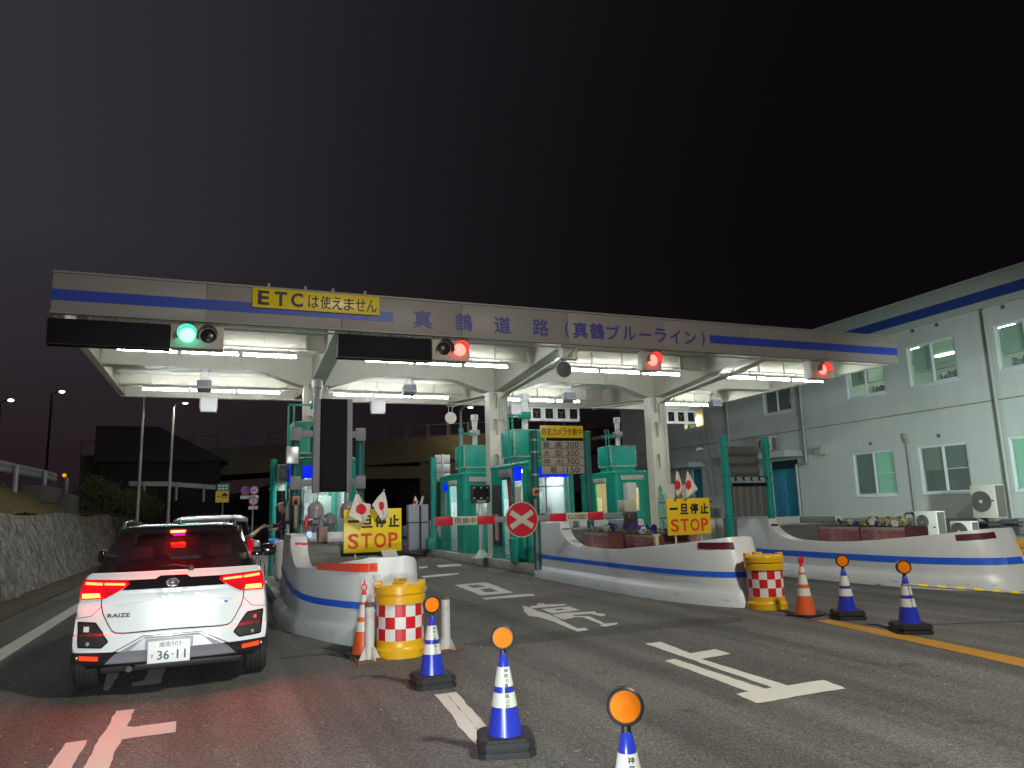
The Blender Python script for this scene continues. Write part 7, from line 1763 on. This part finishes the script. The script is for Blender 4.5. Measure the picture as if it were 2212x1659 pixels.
# air conditioners
def aircon(label, p_far, p_near, xf, depth, body, z0, z1, round_=True, fy=.42, fr=.40, fz=.52):
    """fan face looks left (-X); p_far/p_near = y range"""
    y0, y1 = p_near, p_far; t = empty('air_conditioner', (xf + depth / 2, (y0 + y1) / 2, z0), label, 'air conditioner', 'outdoor air-conditioner units by the office'); H = z1 - z0; W_ = y1 - y0
    MB().box(xf, xf + depth, y0, y1, z0 + .04, z1, bev=.012).build('case', body, t, world=True)
    MB().box(xf + .03, xf + depth - .03, y0 - .006, y0 - .001, z0 + .06, z1 - .03).build('side_panel', ac_side, t, world=True)
    cy, cz = y1 - W_ * fy, z0 + H * fz; r = min(W_ * fr, H * .42)
    g = MB()
    for k_ in range(1, 9): rr2 = r * k_ / 8; g.lathe([(rr2 - .004, -.004), (rr2 + .004, -.004), (rr2 + .004, .004), (rr2 - .004, .004), (rr2 - .004, -.004)], n=32)
    for k_ in range(16): a = math.pi * 2 * k_ / 16; g.cyl((0, 0, 0), (r * math.cos(a), r * math.sin(a), 0), .004, n=4)
    o = g.build('fan_grille', ac_grille, t); o.location = (xf - .03 - t.location.x, cy - t.location.y, cz - z0); o.rotation_euler = (0, rad(90), 0)
    MB().cyl((xf - .012, cy, cz), (xf - .002, cy, cz), r, n=36).build('fan_opening', mat('fan_dark', (.11, .105, .10), .7), t, world=True)
    MB().cyl((xf - .04, cy, cz), (xf - .012, cy, cz), r * .16, n=16).build('fan_hub', body, t, world=True)
    mb = MB()
    for yy in (y0 + .08, y1 - .14): mb.box(xf + .02, xf + depth - .02, yy, yy + .06, z0 - .06, z0 + .039)
    mb.build('foot', concrete_d, t, world=True)
    MB().box(xf - .005, xf - .001, y0 + .06, y0 + .13, z0 + H * .52, z0 + H * .56).build('badge', black_pl, t, world=True)
    return t
def ac_from(k, uL, uR, vT, vB, xf): a, b = on_x(k, uL, vT, xf), on_x(k, uR, vB, xf); return a.y, b.y, b.z, a.z
yf, yn, z0, z1 = ac_from('6', 1735, 1990, 690, 985, 20.6)
aircon('largest beige air-conditioner unit on a stand under the second lower window', yf, yn, 20.6, .42, ac_body, z0, z1)
MB_ = MB().box(20.55, 21.2, yn - .15, yn - .09, .42, z0 + .0).box(20.55, 21.2, yf + .02, yf + .08, .42, z0 - .0).box(20.5, 21.3, yn - .5, yf + .15, z0 - .12, z0 - .065, bev=.01); tag(MB_.build('equipment_stand', grey_dk), 'dark stand carrying the largest beige air-conditioner unit', 'stand')
yf, yn, z0, z1 = ac_from('6', 1255, 1470, 915, 1130, 18.6)
aircon('white air-conditioner unit with small round fan beside the pipe barricade', yf, yn, 18.6, .34, ac_white, .2, z1, fy=.36, fr=.27, fz=.70)
yf, yn, z0, z1 = ac_from('6', 1562, 1765, 1000, 1130, 19.2)
aircon('low white air-conditioner unit between the two bigger units', yf, yn, 19.2, .30, ac_white, .25, z1)
yf, yn, z0, z1 = on_x('4', 1060, 1180, BX - .5).y, on_x('4', 1195, 1270, BX - .5).y, bz(3.45), bz(4.0)
aircon('air-conditioner unit hung on the wall above the door canopy', yf, yn, BX - .52, .30, ac_body, on_x('4', 1200, 1275, BX - .5).z, on_x('4', 1180, 1150, BX - .5).z)
t = empty('meter_box', (19.0, yn, .8), 'small cream box beside the white air-conditioner unit', 'box'); a, b = on_x('6', 1468, 955, 18.9), on_x('6', 1525, 1040, 18.9); MB().box(18.75, 18.95, b.y, a.y, b.z, a.z, bev=.01).build('case', mat('cream_box', (.55, .47, .33), .6), t, world=True)
t = empty('handrail', (17.9, 0, .1), 'bent steel pipe handrail beside the white air-conditioner unit', 'handrail'); a, b = on_x('6', 1172, 930, 17.9), on_x('6', 1250, 940, 17.9); t.location.y = a.y
MB().tube([(17.9, a.y, .1), (17.9, a.y, a.z - .05), (17.9, a.y - .06, a.z), (17.9, b.y + .06, a.z), (17.9, b.y, a.z - .05), (17.9, b.y, .1)], .035, n=10).build('pipe', chrome, t, world=True)
# ------------------------------------------------------------------ people
def skinned(name, nodes, edges, m, parent, sub=2, root=0):
    me = bpy.data.meshes.new(name); me.from_pydata([n[0] for n in nodes], edges, []); o = bpy.data.objects.new(name, me); COL.objects.link(o)
    sk = o.modifiers.new('s', 'SKIN')
    for i, n in enumerate(nodes):
        r = n[1]; me.skin_vertices[0].data[i].radius = r if isinstance(r, tuple) else (r, r)
        me.skin_vertices[0].data[i].use_root = (i == root)
    ss = o.modifiers.new('u', 'SUBSURF'); ss.levels = ss.render_levels = sub
    bpy.context.view_layer.update(); dg = bpy.context.evaluated_depsgraph_get()
    m2 = bpy.data.meshes.new_from_object(o.evaluated_get(dg)); bpy.data.objects.remove(o); bpy.data.meshes.remove(me)
    for p in m2.polygons: p.use_smooth = True
    m2.materials.clear(); m2.materials.append(m); q = bpy.data.objects.new(name, m2); COL.objects.link(q); q.parent = parent; return q
def hand_nodes(w, d, up_, nodes, edges, prev, s=1.0):
    """palm + five curled fingers grown from the wrist; d = pointing direction, up_ = back of the hand"""
    side = d.cross(up_).normalized(); p = w + d * .045 * s; nodes.append((p, (.030 * s, .016 * s))); pi = len(nodes) - 1; edges.append((prev, pi))
    k = w + d * .075 * s; nodes.append((k, (.034 * s, .014 * s))); ki = len(nodes) - 1; edges.append((pi, ki))
    for off, L in ((-.030, .062), (-.010, .074), (.010, .070), (.030, .054)):
        a = k + side * off * s; q = a + d * L * .5 * s - up_ * .010 * s; e = a + d * L * .85 * s - up_ * .036 * s
        nodes.append((a + d * .012 * s, .0085 * s)); edges.append((ki, len(nodes) - 1)); nodes.append((q, .0080 * s)); edges.append((len(nodes) - 2, len(nodes) - 1)); nodes.append((e, .0068 * s)); edges.append((len(nodes) - 2, len(nodes) - 1))
    a = w + d * .03 * s - side * .03 * s; nodes.append((a, .011 * s)); edges.append((pi, len(nodes) - 1)); b = a + d * .03 * s - side * .02 * s - up_ * .01 * s; nodes.append((b, .0095 * s)); edges.append((len(nodes) - 2, len(nodes) - 1)); c = b + d * .028 * s - up_ * .012 * s; nodes.append((c, .008 * s)); edges.append((len(nodes) - 2, len(nodes) - 1))
# cashier leaning out of the left window of the first booth
V = Vector
ps = empty('person', (1.28, 16.6, .24), 'balding cashier in maroon jersey leaning from the booth window, arms reaching out', 'person')
hip, chest, neck, head = V((.16, .05, 1.0 - .1)), V((.06, 0, 1.22)), V((-.04, -.02, 1.40)), V((-.115, -.03, 1.545))
shL, shR = V((.0, -.17, 1.34)), V((.06, .19, 1.34))     # near and far shoulder
elL, elR = V((-.02, -.24, 1.10)), V((-.12, .20, 1.12)); wrL, wrR = V((-.24, -.20, 1.05)), V((-.33, .05, 1.12))
nodes = [(hip, (.16, .11)), (V((.12, .03, 1.08)), (.155, .11)), (chest, (.165, .115)), (V((.0, -.01, 1.33)), (.12, .09)), (neck, .055), (V((-.08, -.025, 1.46)), (.062, .066)), (head, (.085, .092)), (V((-.125, -.03, 1.62)), (.070, .078)),
         (shL, .062), (elL, .045), (wrL, .026), (shR, .062), (elR, .045), (wrR, .026), (V((-.16, -.035, 1.475)), .045)]
edges = [(0, 1), (1, 2), (2, 3), (3, 4), (4, 5), (5, 6), (6, 7), (3, 8), (8, 9), (9, 10), (3, 11), (11, 12), (12, 13), (5, 14)]
hand_nodes(wrL, V((-.95, .1, .1)).normalized(), V((.1, 0, 1)).normalized(), nodes, edges, 10, 1.05); hand_nodes(wrR, V((-.95, -.2, -.05)).normalized(), V((0, 0, 1)), nodes, edges, 13, 1.05)
bd_ = skinned('body', nodes, edges, skin_m, ps)
nodes = [(hip + V((.01, 0, -.04)), (.172, .122)), (V((.12, .03, 1.08)), (.168, .122)), (chest, (.178, .128)), (V((.0, -.01, 1.335)), (.13, .098)), (V((-.02, -.015, 1.375)), .066), (shL, .072), (elL, .055), (wrL + (elL - wrL) * .18, .036), (shR, .072), (elR, .055), (wrR + (elR - wrR) * .18, .036)]
skinned('jersey', nodes, [(0, 1), (1, 2), (2, 3), (3, 4), (3, 5), (5, 6), (6, 7), (3, 8), (8, 9), (9, 10)], shirt_m, bd_)
hc = V((-.118, -.03, 1.575))
mb = MB(); mb.ball(hc + V((.030, .0, -.012)), .094, sz=(.92, 1.0, .92), n=20)
for f in [f for f in mb.bm.faces if f.calc_center_median().z > hc.z + .035 or f.calc_center_median().x < hc.x + .045]: mb.bm.faces.remove(f)
mb.build('hair', hair_m, bd_)
mb = MB()
for s in (-1, 1): mb.ball(hc + V((.0, s * .092, -.02)), .02, sz=(.8, .45, 1.4), n=8)
mb.ball(hc + V((-.094, 0, -.03)), .014, sz=(1.3, .8, 1.4), n=8); mb.build('ears_and_nose', skin_m, bd_)
mb = MB()
for s in (-1, 1): mb.ball(hc + V((-.083, s * .032, -.005)), .009, n=8)
mb.box(hc.x - .088, hc.x - .078, hc.y - .022, hc.y + .022, hc.z - .072, hc.z - .066); mb.build('face_marks', hair_m, bd_)
MB().box(-.02, .02, -.13, -.128, 1.24, 1.28).build('chest_emblem', white_clean, bd_)
# driver of the silver car: torso inside, right arm out of the window
pd = empty('person', (.25, 15.4, .35), 'bare forearm of the driver reaching from the silver car towards the cashier', 'person')
O = V(pd.location)
def L2(x, y, z): return V((x, y, z)) - O
nodes = [(L2(.22, 15.45, .55), (.15, .11)), (L2(.22, 15.4, .95), (.16, .11)), (L2(.22, 15.38, 1.16), (.11, .08)), (L2(.22, 15.38, 1.24), .05), (L2(.22, 15.38, 1.34), (.08, .085)), (L2(.22, 15.38, 1.42), .07),
         (L2(.40, 15.5, 1.12), .055), (L2(.60, 15.95, 1.22), .043), (L2(.79, 16.35, 1.36), .026), (L2(.05, 15.5, 1.1), .055), (L2(.05, 15.75, .95), .04), (L2(.15, 15.95, 1.02), .026)]
edges = [(0, 1), (1, 2), (2, 3), (3, 4), (4, 5), (2, 6), (6, 7), (7, 8), (2, 9), (9, 10), (10, 11)]
hand_nodes(L2(.79, 16.35, 1.36), V((.45, .55, .35)).normalized(), V((-.2, -.3, .9)).normalized(), nodes, edges, 8, 1.05); hand_nodes(L2(.15, 15.95, 1.02), V((.1, .9, .1)).normalized(), UZ, nodes, edges, 11, 1.0)
bd2 = skinned('body', nodes, edges, skin_m, pd)
skinned('shirt', [(L2(.22, 15.45, .52), (.165, .12)), (L2(.22, 15.4, .95), (.172, .122)), (L2(.22, 15.38, 1.165), (.12, .09)), (L2(.40, 15.5, 1.12), .066), (L2(.50, 15.72, 1.17), .056), (L2(.05, 15.5, 1.1), .066), (L2(.05, 15.7, .98), .05)], [(0, 1), (1, 2), (2, 3), (3, 4), (2, 5), (5, 6)], mat('pale_shirt', (.5, .45, .4), .8), bd2)
tag(MB().ball(L2(.22, 15.42, 1.40) + O, .098, sz=(.95, 1.0, .95), n=14).build('hair_cap', hair_m), None)
bpy.data.objects['hair_cap'].parent = bd2; bpy.data.objects['hair_cap'].location = bpy.data.objects['hair_cap'].location - O; bpy.data.objects['hair_cap'].name = 'hair'
# white moulded counter under the cashier window with tray and towel
t = empty('counter', (1.15, 16.6, .24), 'white rounded counter moulding under the cashier with a blue tray and green cloth', 'counter')
MB().box(1.05, 1.33, 16.15, 17.25, .26, 1.05, bev=.11, seg=5).build('moulding', white_clean, t, world=True, ang=.9)
MB().box(.92, 1.12, 16.25, 16.55, 1.06, 1.10, bev=.015).build('tray', mat('blue_tray', (.10, .22, .85), .3, emit=(.1, .25, 1), es=.3), t, world=True)  # tray given a glow of its own to look lit
MB().box(1.03, 1.048, 16.3, 16.5, .6, 1.04, bev=.004).build('cloth', mat('green_cloth', (.02, .45, .35), .5), t, world=True)
MB().box(.98, 1.25, 13.6, 13.85, .26, .5, bev=.03).build('case', mat('pale_blue_case', (.5, .65, .75), .5), t, world=True)
# jacket hanging at the window
t = empty('umbrella', (1.28, 16.15, 1.5), 'folded white umbrella hanging beside the cashier window', 'umbrella')
MB().lathe([(.02, -.32), (.035, -.2), (.055, .0), (.05, .18), (.03, .3), (.0, .36)], n=14).build('canopy', white_clean, t)
MB().lathe([(.048, -.1), (.05, -.09), (.052, -.04), (.048, -.03)], n=14).build('strap', blue_band, t); MB().cyl((0, 0, .36), (0, 0, .55), .012, n=8).build('handle', mat('wood', (.2, .12, .07), .6), t)
# ------------------------------------------------------------------ night light
SUN_EL = rad(-8)
wd = bpy.data.worlds.new('World'); SC.world = wd; wd.use_nodes = True
nt = wd.node_tree; N = nt.nodes; L = nt.links; bg = N['Background']
tc = N.new('ShaderNodeTexCoord'); sp = N.new('ShaderNodeSeparateXYZ'); L.new(tc.outputs['Generated'], sp.inputs[0])
# town glow: stronger to the left (west) and low over the hills, black to the right
dx = N.new('ShaderNodeMapRange'); dx.inputs[1].default_value = .80; dx.inputs[2].default_value = -.30; dx.inputs[3].default_value = 0; dx.inputs[4].default_value = 1
L.new(sp.outputs['X'], dx.inputs[0])
cr = N.new('ShaderNodeValToRGB'); L.new(dx.outputs[0], cr.inputs[0])
cr.color_ramp.elements[0].color = (.0026, .0021, .0028, 1); cr.color_ramp.elements[1].color = (.042, .039, .046, 1)
cr.color_ramp.interpolation = 'B_SPLINE'; e_ = cr.color_ramp.elements.new(.5); e_.color = (.0042, .0034, .0046, 1)
dz = N.new('ShaderNodeMapRange'); dz.inputs[1].default_value = .34; dz.inputs[2].default_value = .02; dz.inputs[3].default_value = 0; dz.inputs[4].default_value = 1
L.new(sp.outputs['Z'], dz.inputs[0])
lowm = N.new('ShaderNodeMath'); lowm.operation = 'MULTIPLY'; L.new(dz.outputs[0], lowm.inputs[0]); L.new(dx.outputs[0], lowm.inputs[1])
mx = N.new('ShaderNodeMix'); mx.data_type = 'RGBA'; L.new(cr.outputs[0], mx.inputs['A']); mx.inputs['B'].default_value = (.013, .0055, .0085, 1)
L.new(lowm.outputs[0], mx.inputs['Factor'])
L.new(mx.outputs['Result'], bg.inputs['Color']); bg.inputs['Strength'].default_value = 1.0

def lamp_(name, kind, loc, energy, col, size=.1, target=None, spot=None, blend=.5, sy=None):
    ld = bpy.data.lights.new(name, kind); ld.energy = energy; ld.color = col
    if kind == 'AREA':
        ld.size = size
        if sy: ld.shape = 'RECTANGLE'; ld.size_y = sy
    else: ld.shadow_soft_size = size
    if kind == 'SPOT': ld.spot_size = rad(spot); ld.spot_blend = blend
    o = bpy.data.objects.new(name, ld); COL.objects.link(o); o.location = loc
    if target is not None: o.rotation_euler = (Vector(target) - Vector(loc)).to_track_quat('-Z', 'Y').to_euler()
    return o
# head lamps of the car the picture is taken from
lamp_('headlight', 'SPOT', (-.75, 1.7, .72), 520, (.90, .99, 1.0), .06, (-.8, 9, -.1), 92, .9)
lamp_('headlight', 'SPOT', (.50, 1.7, .72), 520, (.90, .99, 1.0), .06, (1.2, 9, -.1), 92, .9)
# signal heads
lamp_('signal_glow', 'POINT', (-.79, FY - .05, 5.25), 6, (0, 1, .65), .1)
for x in (5.0, 10.2, 15.85): lamp_('signal_glow', 'POINT', (x, FY - .05, 5.25), 5, (1, .03, .05), .1)
# yard lamp outside the picture at the right that lights the office wall, mercury green
lamp_('yard_lamp', 'SPOT', (15.5, 6.0, 2.6), 5000, (.80, 1.0, .94), .25, (22, 16.5, 1.2), 78, 1.0)
# street lamp behind the camera car
lamp_('street_light', 'AREA', (6.5, -1, 10), 1500, (1.0, .96, .84), 1.0, (6, 2.5, 0))
lamp_('street_lamp_bulb', 'SPOT', (-1.65, 34, 6.45), 260, (1.0, .95, .7), .12, (-2.5, 35, 0), 150, .4)
lamp_('overpass_light', 'POINT', (15.8, 48.0, 7.0), 85, (1.0, .88, .40), .3)

cam = bpy.data.cameras.new('camera'); cam.lens = FOC / 2212 * 36; cam.sensor_width = 36; cam.clip_start = .05; cam.clip_end = 2000
co = bpy.data.objects.new('camera', cam); COL.objects.link(co)
M4 = Matrix.Identity(4)
for r in range(3):
    for c in range(3): M4[r][c] = RC[r][c]
M4.translation = Vector((0, 0, HCAM)); co.matrix_world = M4; SC.camera = co
SC.view_settings.view_transform = 'Standard'; SC.view_settings.look = 'None'; SC.view_settings.gamma = 1; SC.view_settings.exposure = 0
SC.cycles.max_bounces = 8; SC.cycles.diffuse_bounces = 4; SC.cycles.sample_clamp_indirect = 4; SC.cycles.use_denoising = True
